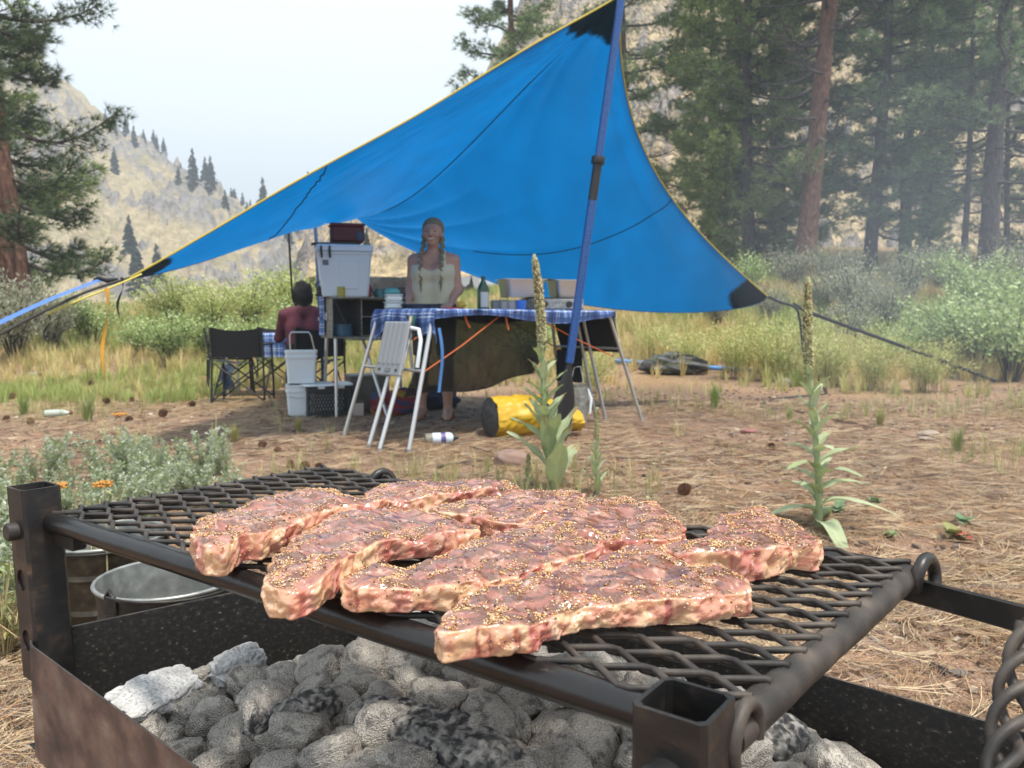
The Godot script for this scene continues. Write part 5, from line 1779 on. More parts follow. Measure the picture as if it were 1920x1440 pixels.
func make_table_items() -> void:
	var on_top := func(px: float, d: float) -> Vector3:
		var p := at(px, 575, d)
		p.y = TOP + 0.006
		return p
	# green bottle
	var b := thing("glass_bottle", "green glass bottle with a white label on the plaid cloth", "bottle", on_top.call(906, 6.2), 0.4)
	var g := MB.new()
	g.lathe([Vector2(0, 0), Vector2(0.044, 0.0), Vector2(0.046, 0.01), Vector2(0.046, 0.15), Vector2(0.040, 0.175), Vector2(0.022, 0.21), Vector2(0.016, 0.222), Vector2(0.0155, 0.25), Vector2(0, 0.25)], 24, Transform3D(), false)
	part(b, "glass", g, M.green_glass)
	g = MB.new()
	g.lathe([Vector2(0.017, 0.232), Vector2(0.017, 0.256), Vector2(0, 0.256)], 16)
	part(b, "cap", g, mat(lin(0.01, 0.04, 0.02), 0.4))
	g = MB.new()
	g.sheet(12, 1, func(u: float, v: float) -> Vector3: return Vector3(cos(0.75 + u * 1.6) * 0.0468, 0.02 + v * 0.115, sin(0.75 + u * 1.6) * 0.0468))
	part(b, "label", g, mat(lin(0.42, 0.44, 0.46), 0.6))
	# frying pan
	var pan := thing("frying_pan", "low dark pan on the plaid cloth in front of the standing person", "pan", on_top.call(782, 5.95), 0.0)
	g = MB.new()
	g.lathe([Vector2(0, 0.004), Vector2(0.10, 0.0), Vector2(0.125, 0.035), Vector2(0.128, 0.037), Vector2(0.122, 0.035), Vector2(0.098, 0.008), Vector2(0, 0.008)], 32)
	part(pan, "bowl", g, mat(lin(0.06, 0.07, 0.09), 0.3, 0.6))
	g = MB.new()
	g.box(Vector3(-0.19, 0.032, 0), Vector3(0.13, 0.012, 0.022), Basis(), 0.004)
	part(pan, "handle", g, M.dark_plastic)
	g = MB.new()
	g.box(Vector3(0, 0.008, 0), Vector3(0.12, 0.016, 0.08), Basis(), 0.004)
	single("red_packet", g, mat(lin(0.4, 0.03, 0.03), 0.5), "small red packet lying beside the pan on the cloth", "packet", on_top.call(846, 6.05), 0.5)
	g = MB.new()
	g.ball(Vector3(0, 0.033, 0), Vector3(0.036, 0.034, 0.036), Basis(), 14, 18)
	g.ball(Vector3(0.036, 0.033, 0), Vector3(0.010, 0.008, 0.008), Basis(), 6, 8)
	single("lemon", g, mapped(mat(lin(0.62, 0.42, 0.04), 0.45), M.grain, 20.0), "yellow lemon under the standing person's hand", "lemon", on_top.call(864, 6.12))
	# lidded pot and blue cup
	var pot := thing("cooking_pot", "steel cooking pot with a lid handle right of the green bottle", "pot", on_top.call(945, 6.5), 0.0)
	g = MB.new()
	g.lathe([Vector2(0, 0), Vector2(0.105, 0.0), Vector2(0.108, 0.006), Vector2(0.108, 0.07), Vector2(0.112, 0.073), Vector2(0.10, 0.078), Vector2(0, 0.082)], 32)
	part(pot, "pot_body", g, mat(lin(0.25, 0.26, 0.28), 0.35, 0.7))
	g = MB.new()
	g.tube([Vector3(-0.03, 0.078, 0), Vector3(-0.03, 0.105, 0), Vector3(0.03, 0.105, 0), Vector3(0.03, 0.078, 0)], 0.004, 6)
	part(pot, "lid_handle", g, M.dark_plastic)
	g = MB.new()
	g.lathe([Vector2(0, 0), Vector2(0.036, 0), Vector2(0.042, 0.075), Vector2(0.038, 0.075), Vector2(0.033, 0.006), Vector2(0, 0.006)], 20)
	single("cup", g, mat(lin(0.03, 0.14, 0.55), 0.35), "bright blue cup between the pot and the mullein's spike", "cup", on_top.call(977, 6.25))
	# stove with two steam pans
	var st := thing("camp_stove", "pale two burner camp stove at the far end of the table", "stove", on_top.call(1035, 6.75), 0.45)
	g = MB.new()
	g.box(Vector3(0, 0.05, 0), Vector3(0.46, 0.09, 0.28), Basis(), 0.01)
	part(st, "stove_body", g, mapped(mat(lin(0.42, 0.42, 0.40), 0.45, 0.2), M.grain, 2.0))
	for x in [-0.15, 0.08]:
		g = MB.new()
		g.tube([Vector3(x, 0.05, 0.14), Vector3(x, 0.05, 0.165)], 0.024, 14)
		part(st, "knob", g, M.dark_plastic)
	for x in [-0.115, 0.115]:
		g = MB.new()
		g.box(Vector3(x, 0.101, 0), Vector3(0.2, 0.008, 0.24), Basis(), 0.002)
		part(st, "burner_grate", g, M.dark_plastic)
	var n := 0
	for q in [[977, 6.7, 0.36, "left steel pan on the stove, behind the mullein's spike"], [1058, 6.85, 0.26, "right steel pan on the stove, beside the oar"]]:
		var s := thing("steel_pan", q[3], "pan", on_top.call(q[0], q[1]) + Vector3(0, 0.108, 0), 0.35)
		g = MB.new()
		var w: float = q[2] * 0.5
		var ring := func(e: float, y: float, f: float) -> Array:
			var out := []
			for p in rounded([Vector3(-w + e, y, -0.13 + e), Vector3(-w + e, y, 0.13 - e), Vector3(w - e, y, 0.13 - e), Vector3(w - e, y, -0.13 + e)], 0.035):
				out.append(p)
			return out
		var rings := [ring.call(0.03, 0.0, 0), ring.call(0.006, 0.145, 0), ring.call(-0.012, 0.147, 0), ring.call(-0.012, 0.143, 0), ring.call(0.010, 0.143, 0), ring.call(0.034, 0.004, 0)]
		for i in rings.size() - 1:
			for j in rings[i].size():
				var j2: int = (j + 1) % rings[i].size()
				g.face([rings[i][j], rings[i + 1][j], rings[i + 1][j2], rings[i][j2]])
		g.face(rings[0])
		part(s, "pan_wall", g, M.steel)
		n += 1
	g = MB.new()
	g.lathe([Vector2(0, 0.02), Vector2(0.12, 0.012), Vector2(0.135, 0.0)], 28)
	single("pan_lid", g, mat(lin(0.12, 0.22, 0.22), 0.35, 0.3), "greenish lid lying across the two steel pans", "lid", on_top.call(1012, 6.85) + Vector3(0, 0.258, 0), 0.0)
	# plastic tubs on the left corner of the table
	var y0 := TOP + 0.006
	for q in [[0.0, 0.055, 0.075, "lower clear food tub on the table's left corner"], [0.058, 0.05, 0.07, "upper clear food tub stacked on the table's left corner"]]:
		var s := thing("food_tub", q[3], "tub", on_top.call(738, 5.95) + Vector3(0, q[0], 0), 0.3, "clear food tubs")
		g = MB.new()
		g.box(Vector3(0, q[1] * 0.45, 0), Vector3(q[2] * 1.7, q[1] * 0.9, q[2] * 1.5), Basis(), 0.012)
		part(s, "tub_body", g, mat(lin(0.50, 0.55, 0.57), 0.3))
		g = MB.new()
		g.box(Vector3(0, q[1] * 0.95, 0), Vector3(q[2] * 1.8, 0.008, q[2] * 1.6), Basis(), 0.003)
		part(s, "lid", g, mat(lin(0.60, 0.62, 0.62), 0.35))
	g = MB.new()
	g.ball(Vector3(0, 0.014, 0), Vector3(0.058, 0.03, 0.05), Basis(), 8, 16)
	single("green_lid", g, mat(lin(0.05, 0.22, 0.24), 0.45), "teal green domed lid on top of the clear food tubs", "lid", on_top.call(736, 5.95) + Vector3(0, 0.114, 0))

# ------------------------------------------------------------------ kitchen box, cooler and the things round them
func make_kitchen() -> void:
	var kd := 7.25
	var base := at(690, 640, kd)
	base.y = 0.0
	var k := thing("kitchen_box", "open aluminium kitchen box with a drop shelf on tall legs", "kitchen box", Vector3(base.x, 0, base.z), 0.50)
	var am := mapped(mat(lin(0.36, 0.34, 0.31), 0.45, 0.5), M.grain, 2.0)
	var dk := mat(lin(0.03, 0.032, 0.035), 0.6)
	var hb := 0.70
	var ht := 1.045
	for q in [["top_panel", Vector3(0, ht, 0), Vector3(0.76, 0.014, 0.36), am], ["bottom_panel", Vector3(0, hb, 0), Vector3(0.76, 0.014, 0.36), am], ["side_panel", Vector3(-0.375, (hb + ht) / 2, 0), Vector3(0.012, ht - hb - 0.016, 0.36), am], ["side_panel", Vector3(0.375, (hb + ht) / 2, 0), Vector3(0.012, ht - hb - 0.016, 0.36), am], ["back_panel", Vector3(0, (hb + ht) / 2, -0.173), Vector3(0.736, ht - hb - 0.016, 0.01), dk], ["inner_shelf", Vector3(0.13, 0.88, -0.01), Vector3(0.44, 0.01, 0.3), am], ["divider", Vector3(-0.10, (hb + ht) / 2, -0.01), Vector3(0.01, ht - hb - 0.018, 0.3), am], ["drop_shelf", Vector3(0.02, hb - 0.015, 0.30), Vector3(0.6, 0.012, 0.24), am]]:
		var b := MB.new()
		b.box(q[1], q[2], Basis(), 0.002)
		part(k, q[0], b, q[3])
	for x in [-0.36, 0.36]:
		var b := MB.new()
		b.tube([Vector3(x, ht - 0.01, 0.18), Vector3(x * 0.75, hb, 0.41)], 0.004, 5)
		part(k, "stay_cord", b, M.dark_plastic)
	for q in [[Vector3(-0.34, hb - 0.01, 0.14), Vector3(-0.36, 0, 0.2)], [Vector3(-0.1, hb - 0.01, 0.14), Vector3(0.02, 0, 0.45)], [Vector3(0.34, hb - 0.01, 0.14), Vector3(0.40, 0, 0.2)], [Vector3(0.34, hb - 0.01, -0.14), Vector3(0.4, 0, -0.2)], [Vector3(-0.34, hb - 0.01, -0.14), Vector3(-0.36, 0, -0.2)]]:
		var b := MB.new()
		b.tube([q[0], q[1]], 0.015, 10)
		part(k, "leg", b, M.alu)
	var lt := MB.new()
	lt.box(Vector3(-0.386, 0.88, 0.02), Vector3(0.008, 0.07, 0.05), Basis(), 0.002)
	var lo := part(k, "latch", lt, M.alu)
	var lp := MB.new()
	lp.tube([Vector3(-0.394, 0.90, 0.0), Vector3(-0.402, 0.87, 0.01), Vector3(-0.394, 0.855, 0.03)], 0.004, 6)
	part(lo, "latch_hook", lp, M.steel)
	for q in [[-0.25, 0.71, 0.12, 0.10, Color(0.03, 0.10, 0.16), "dark blue pot standing inside the kitchen box"], [0.22, 0.89, 0.08, 0.09, Color(0.10, 0.09, 0.08), "dark tin on the kitchen box's inner shelf"]]:
		var b := MB.new()
		b.lathe([Vector2(0, 0), Vector2(q[2] * 0.8, 0), Vector2(q[2] * 0.8, q[3]), Vector2(0, q[3])], 20)
		var o := single("pot", b, mat(lin(q[4].r, q[4].g, q[4].b), 0.4), q[5], "pot", k.transform * Vector3(q[0], q[1] + 0.002, 0.02))
	var tw := MB.new()
	for s in [0.0, 0.004]:
		tw.sheet(8, 12, func(u: float, v: float) -> Vector3:
			return Vector3(-0.392 - s - 0.012 * sin(u * 9.0) * v, ht + 0.012 - v * 0.34, lerpf(-0.16, 0.0, u)))
	for i in tw.uv.size():
		tw.uv[i] *= 1.4
	single("plaid_towel", tw, M.plaid, "dark blue plaid towel hanging on the kitchen box's left side", "towel", k.position, 0.50)
	# cooler on top
	var c := thing("cooler", "white hard sided cooler standing on the kitchen box", "cooler", k.transform * Vector3(-0.21, ht + 0.009, 0.0), 0.26)
	var wp: Material = M.white_plastic
	var b := MB.new()
	# tapered body
	var sec := func(y: float, w: float, d: float) -> Array:
		return rounded([Vector3(-w, y, -d), Vector3(-w, y, d), Vector3(w, y, d), Vector3(w, y, -d)], 0.03)
	var rs := [sec.call(0.0, 0.195, 0.155), sec.call(0.012, 0.20, 0.16), sec.call(0.355, 0.228, 0.185), sec.call(0.37, 0.236, 0.192), sec.call(0.385, 0.236, 0.192)]
	var loft := func(m: MB, rr: Array) -> void:
		for i in rr.size() - 1:
			for j in rr[i].size():
				var j2: int = (j + 1) % rr[i].size()
				m.face([rr[i][j], rr[i + 1][j], rr[i + 1][j2], rr[i][j2]])
		m.face(rr[-1])
	loft.call(b, rs)
	part(c, "cooler_body", b, wp)
	b = MB.new()
	loft.call(b, [sec.call(0.389, 0.238, 0.194), sec.call(0.392, 0.242, 0.198), sec.call(0.435, 0.242, 0.198), sec.call(0.447, 0.232, 0.188)])
	part(c, "lid", b, wp)
	b = MB.new()
	b.box(Vector3(0.03, 0.19, 0.169), Vector3(0.17, 0.26, 0.02), Basis(Vector3.RIGHT, 0.07), 0.008)
	part(c, "raised_panel", b, wp)
	for x in [-0.2, -0.13]:
		b = MB.new()
		b.tube([Vector3(x, 0.43, 0.2), Vector3(x, 0.38, 0.206), Vector3(x + 0.004, 0.33, 0.192)], [0.009, 0.011, 0.008], 8)
		part(c, "latch", b, M.dark_plastic)
	b = MB.new()
	b.box(Vector3(-0.165, 0.29, 0.184), Vector3(0.05, 0.045, 0.004), Basis(Vector3.RIGHT, 0.07), 0.001)
	part(c, "badge", b, mat(lin(0.12, 0.14, 0.15), 0.5))
	var bx := thing("red_cooler_box", "small dark red soft box standing on the white cooler's lid", "cooler box", c.transform * Vector3(0.03, 0.448 + 0.022, -0.02), 0.30)
	b = MB.new()
	b.box(Vector3(0, 0.078, 0), Vector3(0.29, 0.15, 0.2), Basis(), 0.02)
	part(bx, "box_body", b, mapped(mat(lin(0.16, 0.018, 0.018), 0.6), M.grain, 5.0))
	b = MB.new()
	b.box(Vector3(0, 0.158, 0), Vector3(0.305, 0.028, 0.215), Basis(), 0.01)
	part(bx, "lid", b, mapped(mat(lin(0.20, 0.02, 0.02), 0.6), M.grain, 5.0))
	b = MB.new()
	b.ball(Vector3(0.10, 0.06, 0.10), Vector3(0.035, 0.045, 0.012), Basis(), 8, 12)
	part(bx, "pocket", b, mat(lin(0.05, 0.06, 0.09), 0.6))
	b = MB.new()
	b.box(Vector3(-0.10, 0.0, 0.05), Vector3(0.40, 0.018, 0.11), Basis(Vector3.BACK, 0.035), 0.003)
	single("wooden_board", b, mapped(mat(lin(0.10, 0.075, 0.05), 0.7), M.grain, 6.0), "dark narrow board jutting left between the red box and the cooler", "board", c.transform * Vector3(0.02, 0.4525 + 0.008, 0.02), 0.30)
	# small things on the box's top
	var top := func(px: float, d: float) -> Vector3:
		var p := at(px, 553, d)
		p.y = ht + 0.008
		return p
	var ln := thing("lantern", "black camp lantern at the cooler's lower left corner", "lantern", top.call(600, 7.0), 0.0)
	b = MB.new()
	b.lathe([Vector2(0, 0), Vector2(0.04, 0), Vector2(0.042, 0.02), Vector2(0.03, 0.03), Vector2(0.034, 0.075), Vector2(0.03, 0.09), Vector2(0, 0.095)], 18)
	part(ln, "lamp_body", b, M.dark_plastic)
	b = MB.new()
	b.tube([Vector3(-0.035, 0.08, 0), Vector3(-0.03, 0.12, 0), Vector3(0.0, 0.13, 0), Vector3(0.03, 0.12, 0), Vector3(0.035, 0.08, 0)], 0.005, 6)
	part(ln, "handle", b, M.dark_plastic)
	for q in [[640, 6.98, 0.034, 0.085, Color(0.36, 0.30, 0.04), "yellow jar in front of the white cooler", "jar"], [689, 7.15, 0.036, 0.105, Color(0.30, 0.02, 0.02), "red tin to the right of the white cooler", "tin"], [714, 7.2, 0.06, 0.075, Color(0.05, 0.16, 0.16), "dark teal enamel pot right of the red tin", "pot"], [757, 7.1, 0.055, 0.085, Color(0.04, 0.045, 0.045), "dark pot beside the standing person's arm", "pot"]]:
		b = MB.new()
		b.lathe([Vector2(0, 0), Vector2(q[2], 0), Vector2(q[2], q[3] * 0.85), Vector2(q[2] * 0.95, q[3] * 0.86), Vector2(q[2] * 0.95, q[3]), Vector2(0, q[3])], 20)
		single(q[6], b, mat(lin(q[4].r, q[4].g, q[4].b), 0.4), q[5], q[6], top.call(q[0], q[1]))
	b = MB.new()
	b.tube([top.call(704, 7.1), at(678, 505, 7.3)], 0.008, 6)
	single("wooden_stick", b, mat(lin(0.06, 0.05, 0.045), 0.7), "thin dark stick leaning against the cooler's right side", "stick")
	# buckets, crate, boxes and bags on the ground
	var bucket := func(label: String, where: Vector3, w: float, h: float, turn: float, bail: bool) -> void:
		var o := thing("square_bucket", label, "bucket", where, turn)
		var m := MB.new()
		loft.call(m, [rounded([Vector3(-w * 0.44, 0, -w * 0.44), Vector3(-w * 0.44, 0, w * 0.44), Vector3(w * 0.44, 0, w * 0.44), Vector3(w * 0.44, 0, -w * 0.44)], 0.03), rounded([Vector3(-w / 2, h, -w / 2), Vector3(-w / 2, h, w / 2), Vector3(w / 2, h, w / 2), Vector3(w / 2, h, -w / 2)], 0.03)])
		part(o, "bucket_body", m, wp)
		for y in [h * 0.80, h * 0.96]:
			m = MB.new()
			loft.call(m, [rounded([Vector3(-w * 0.515, y, -w * 0.515), Vector3(-w * 0.515, y, w * 0.515), Vector3(w * 0.515, y, w * 0.515), Vector3(w * 0.515, y, -w * 0.515)], 0.03), rounded([Vector3(-w * 0.52, y + 0.02, -w * 0.52), Vector3(-w * 0.52, y + 0.02, w * 0.52), Vector3(w * 0.52, y + 0.02, w * 0.52), Vector3(w * 0.52, y + 0.02, -w * 0.52)], 0.03)])
			part(o, "rim", m, wp)
		m = MB.new()
		if bail:
			m.tube([Vector3(-w * 0.34, h, 0), Vector3(-w * 0.35, h + 0.14, 0), Vector3(-w * 0.30, h + 0.17, 0), Vector3(w * 0.26, h + 0.17, 0), Vector3(w * 0.33, h + 0.14, 0), Vector3(w * 0.46, h - 0.02, 0)], 0.006, 8)
		else:
			m.tube([Vector3(-w * 0.5, h * 0.7, w * 0.5), Vector3(-w * 0.1, h * 0.62, w * 0.545), Vector3(w * 0.3, h * 0.66, w * 0.53), Vector3(w * 0.52, h * 0.72, w * 0.4)], 0.003, 6)
		part(o, "handle", m, M.steel)
	var bp := at(567, 780, 7.1)
	bp.y = 0.002
	bucket.call("lower square white bucket, half hidden behind the milk crate", bp, 0.26, 0.272, 0.2, false)
	bucket.call("upper square white bucket with its handle raised, stacked on another", bp + Vector3(0, 0.296, 0), 0.27, 0.275, 0.25, true)
	var cr := thing("milk_crate", "black lattice milk crate with a grey white lid on the ground", "crate", on(612, 779) + Vector3(0, 0.0, 0), 0.42)
	for s in 4:
		var a := PI * 0.5 * s
		var bsx := Basis(Vector3.UP, a)
		var wdt := 0.36 if s % 2 == 0 else 0.30
		var dep := 0.15 if s % 2 == 0 else 0.18
		for y in [0.025, 0.245]:
			b = MB.new()
			b.box(bsx * Vector3(0, y, dep), Vector3(wdt, 0.05, 0.014), bsx, 0.003)
			part(cr, "rail", b, M.dark_plastic)
		b = MB.new()
		for i in 12:
			for sg in [-1.0, 1.0]:
				var x0 := (i - 5.5) / 12.0 * (wdt - 0.04)
				b.box(bsx * Vector3(x0, 0.135, dep), Vector3(0.0085, 0.20, 0.007 + 0.0005 * sg), bsx * Basis(Vector3.BACK, 0.42 * sg), 0.0)
		var lat := part(cr, "lattice", b, M.dark_plastic)
		lat.set_meta("kind", "stuff")
		b = MB.new()
		b.box(bsx * Vector3(wdt * 0.5 - 0.01, 0.135, dep), Vector3(0.028, 0.27, 0.02), bsx, 0.004)
		part(cr, "corner_post", b, M.dark_plastic)
	b = MB.new()
	b.box(Vector3(0, 0.135, 0), Vector3(0.27, 0.22, 0.22), Basis(), 0.01)
	part(cr, "liner", b, mat(lin(0.42, 0.45, 0.46), 0.6))
	b = MB.new()
	loft.call(b, [rounded([Vector3(-0.22, 0.278, -0.18), Vector3(-0.22, 0.278, 0.18), Vector3(0.22, 0.278, 0.18), Vector3(0.22, 0.278, -0.18)], 0.08), rounded([Vector3(-0.215, 0.292, -0.175), Vector3(-0.215, 0.292, 0.175), Vector3(0.215, 0.292, 0.175), Vector3(0.215, 0.292, -0.175)], 0.08)])
	part(cr, "lid", b, wp)
	b = MB.new()
	b.ball(Vector3(0.06, 0.30, 0.03), Vector3(0.014, 0.012, 0.014), Basis(), 6, 8)
	part(cr, "lid_knob", b, mat(lin(0.35, 0.02, 0.02), 0.5))
	for x in [-0.07, 0.10]:
		b = MB.new()
		b.box(Vector3(x, 0.268, 0.165), Vector3(0.06, 0.03, 0.012), Basis(), 0.003)
		part(cr, "lid_clip", b, wp)
	var box_thing := func(called: String, label: String, cat: String, where: Vector3, size: Vector3, turn: float, m: Material, lid: Material) -> void:
		var o := thing(called, label, cat, where, turn)
		var q := MB.new()
		q.box(Vector3(0, size.y * 0.46, 0), size * Vector3(1, 0.92, 1), Basis(), 0.008)
		part(o, "box_body", q, m)
		q = MB.new()
		q.box(Vector3(0, size.y * 0.96, 0), Vector3(size.x * 1.03, size.y * 0.07, size.z * 1.03), Basis(), 0.006)
		part(o, "lid", q, lid)
	var card := mapped(mat(lin(0.16, 0.10, 0.07), 0.9), M.grain, 4.0)
	box_thing.call("carton", "small carton with a white front behind the table's left leg", "carton", on(672, 779), Vector3(0.10, 0.13, 0.17), 0.2, mat(lin(0.38, 0.32, 0.29), 0.8), card)
	box_thing.call("storage_tub", "grey brown storage tub under the table behind the carton", "storage tub", grounded(at(688, 745, 7.5).x, -7.5), Vector3(0.36, 0.34, 0.3), 0.4, mat(lin(0.085, 0.08, 0.07), 0.6), mat(lin(0.14, 0.15, 0.15), 0.6))
	var sack := func(called: String, label: String, cat: String, where: Vector3, rad: Vector3, turn: float, seed_n: float, m: Material, tints: Array) -> MeshInstance3D:
		var q := MB.new()
		for i in 21:
			var t := PI * i / 20.0
			for j in 33:
				var a := TAU * (j % 32) / 32.0
				var d := Vector3(sin(t) * cos(a), -cos(t), sin(t) * sin(a))
				var kk := nz.get_noise_3d(d.x * 90.0 + seed_n * 50.0, d.y * 90.0, d.z * 90.0) * 0.3 + nz.get_noise_3d(d.x * 260.0, d.y * 260.0 + seed_n * 50.0, d.z * 260.0) * 0.14
				q.col = tints[int(clampf((nz.get_noise_3d(d.x * 70.0 + 9.0 * seed_n, d.y * 120.0, d.z * 70.0) + 0.5) * tints.size(), 0, tints.size() - 1))]
				var p := d * rad * (1.0 + kk)
				p.y = maxf(p.y + rad.y * 0.8, 0.0)
				q.pt(p)
		for i in 20:
			for j in 32:
				var p := i * 33 + j
				q.quad(p, p + 1, p + 34, p + 33)
		return single(called, q, m, label, cat, where, turn)
	sack.call("duffel_bag", "crumpled red and yellow bag on the ground under the table", "bag", grounded(at(745, 775, 7.1).x, -7.1), Vector3(0.24, 0.13, 0.15), 0.2, 3.0, M.cloth, [Color(0.45, 0.26, 0.02), Color(0.24, 0.02, 0.025), Color(0.24, 0.02, 0.025), Color(0.03, 0.05, 0.14)])
	sack.call("stuff_sack", "dark blue sack on the ground behind the standing person's feet", "bag", grounded(at(822, 760, 7.5).x, -7.5), Vector3(0.2, 0.13, 0.14), 0.2, 5.0, M.cloth, [Color(0.012, 0.02, 0.04), Color(0.02, 0.03, 0.07)])
	sack.call("roll_bag", "grey black mottled roll bag lying on the oar beyond the table", "bag", land(1262, 702), Vector3(0.44, 0.17, 0.2), -0.15, 6.0, M.cloth, [Color(0.02, 0.022, 0.025), Color(0.13, 0.14, 0.15), Color(0.24, 0.25, 0.25), Color(0.03, 0.035, 0.035), Color(0.10, 0.12, 0.07)])
	# yellow dry bag
	var y0 := on(985, 818)
	var db := thing("dry_bag", "yellow dry bag with a black round end lying on its side", "dry bag", y0 + Vector3(0.04, 0, -0.05), 0.42)
	db.scale = Vector3(1.25, 1.0, 1.08)
	var q := MB.new()
	var nb := 48
	for i in 33:
		var t := i / 32.0
		var x := -0.26 + 0.56 * t
		var flat := smoothstep(0.55, 1.0, t)
		for j in nb + 1:
			var a := TAU * (j % nb) / nb
			var rr := 0.152 * (1.0 - 0.12 * flat) * (1.0 + 0.16 * t * nz.get_noise_2d(t * 260.0, cos(a) * 120.0 + sin(a) * 60.0) + 0.22 * absf(nz.get_noise_3d(t * 420.0, cos(a) * 140.0, sin(a) * 140.0)) - 0.05 - 0.015 * sin(a * 7.0 + t * 12.0))
			q.pt(Vector3(x, maxf(0.002, 0.145 + sin(a) * rr * (1.0 - 0.42 * flat) - 0.045 * flat), cos(a) * rr * (1.0 + 0.12 * flat)))
	for i in 32:
		for j in nb:
			var p := i * (nb + 1) + j
			q.quad(p, p + nb + 1, p + nb + 2, p + 1)
	part(db, "bag_body", q, bumped(mat(lin(0.50, 0.31, 0.015), 0.5), M.coarse, 0.3))
	q = MB.new()
	for i in 9:
		for j in nb + 1:
			var a := TAU * (j % nb) / nb
			var rr := 0.150 * i / 8.0
			q.pt(Vector3(-0.262 - 0.03 * (1.0 - pow(i / 8.0, 2.0)) + 0.008 * nz.get_noise_2d(cos(a) * rr * 9000.0, sin(a) * rr * 9000.0), 0.145 + sin(a) * rr, cos(a) * rr))
	for i in 8:
		for j in nb:
			var p := i * (nb + 1) + j
			q.quad(p, p + nb + 1, p + nb + 2, p + 1)
	part(db, "end_cap", q, bumped(mapped(mat(lin(0.06, 0.062, 0.065), 0.6), M.grain, 6.0), M.coarse, 0.3))
	for z in [-0.06, 0.08]:
		q = MB.new()
		q.tube([Vector3(0.02, 0.285, z), Vector3(0.06, 0.22, z + 0.10), Vector3(0.07, 0.10, z + 0.13)], 0.009, 5)
		part(db, "strap", q, M.black_cloth)
	# tin behind the oar blade, propane bottle, far oar
	var tin := thing("metal_pail", "tall dull grey metal pail behind the oar's blade", "pail", on(1083, 798), 0.0)
	q = MB.new()
	q.lathe([Vector2(0, 0), Vector2(0.076, 0), Vector2(0.078, 0.02), Vector2(0.080, 0.32), Vector2(0.083, 0.335), Vector2(0.076, 0.335), Vector2(0.074, 0.31), Vector2(0, 0.30)], 28)
	part(tin, "pail_wall", q, M.galv)
	q = MB.new()
	q.tube([Vector3(0.08, 0.30, 0), Vector3(0.105, 0.22, 0.02), Vector3(0.095, 0.10, 0.03)], [0.008, 0.014, 0.01], 6)
	part(tin, "handle", q, M.white_plastic)
	q = MB.new()
	q.tube([Vector3(-0.06, 0.335, 0), Vector3(-0.03, 0.47, 0.0), Vector3(0.02, 0.48, 0), Vector3(0.05, 0.335, 0)], 0.004, 6)
	part(tin, "bail", q, M.steel)
	var can := thing("gas_canister", "white gas canister with a purple label lying on the ground", "gas canister", on(829, 833), 0.24)
	var lie := Transform3D(Basis(Vector3.BACK, -PI / 2), Vector3(0, 0.041, 0))
	q = MB.new()
	q.lathe([Vector2(0.036, -0.072), Vector2(0.040, -0.064), Vector2(0.040, 0.05), Vector2(0.034, 0.068), Vector2(0.02, 0.078), Vector2(0, 0.08)], 28, lie)
	part(can, "can", q, mat(lin(0.52, 0.60, 0.66), 0.35))
	q = MB.new()
	q.lathe([Vector2(0, -0.118), Vector2(0.036, -0.118), Vector2(0.039, -0.11), Vector2(0.039, -0.07)], 24, lie)
	part(can, "base", q, mat(lin(0.20, 0.19, 0.16), 0.6))
	q = MB.new()
	q.lathe([Vector2(0.0404, -0.012), Vector2(0.0404, 0.022)], 28, lie)
	part(can, "label_band", q, mat(lin(0.10, 0.07, 0.22), 0.5))
	q = MB.new()
	q.lathe([Vector2(0.026, 0.062), Vector2(0.024, 0.085), Vector2(0.012, 0.095), Vector2(0.008, 0.115), Vector2(0, 0.115)], 20, lie)
	part(can, "valve", q, M.dark_plastic)
	var oar := thing("oar", "blue oar lying on the ground behind the table, under the roll bag", "oar", land(1330, 698), 0.0)
	var p0 := land(1152, 683) - oar.position + Vector3(0, 0.05, 0)
	var p1 := land(1395, 702) - oar.position + Vector3(0, 0.05, 0)
	var p2 := land(1500, 708) - oar.position + Vector3(0, 0.05, 0)
	q = MB.new()
	q.tube([p0, p1], 0.035, 10)
	part(oar, "shaft", q, mat(lin(0.10, 0.27, 0.62), 0.45))
	q = MB.new()
	q.tube([p1, p2], 0.03, 10)
	part(oar, "grip", q, mat(lin(0.06, 0.08, 0.11), 0.5))
	var hose := MB.new()
	hose.tube([on(512, 735), on(505, 745) + Vector3(0, 0.02, 0), on(512, 762) + Vector3(0, 0.01, 0), on(530, 778) + Vector3(0, 0.01, 0), on(552, 786) + Vector3(0, 0.01, 0)], 0.011, 6)
	single("black_hose", hose, M.dark_plastic, "thin black hose curving over the ground left of the white buckets", "hose")

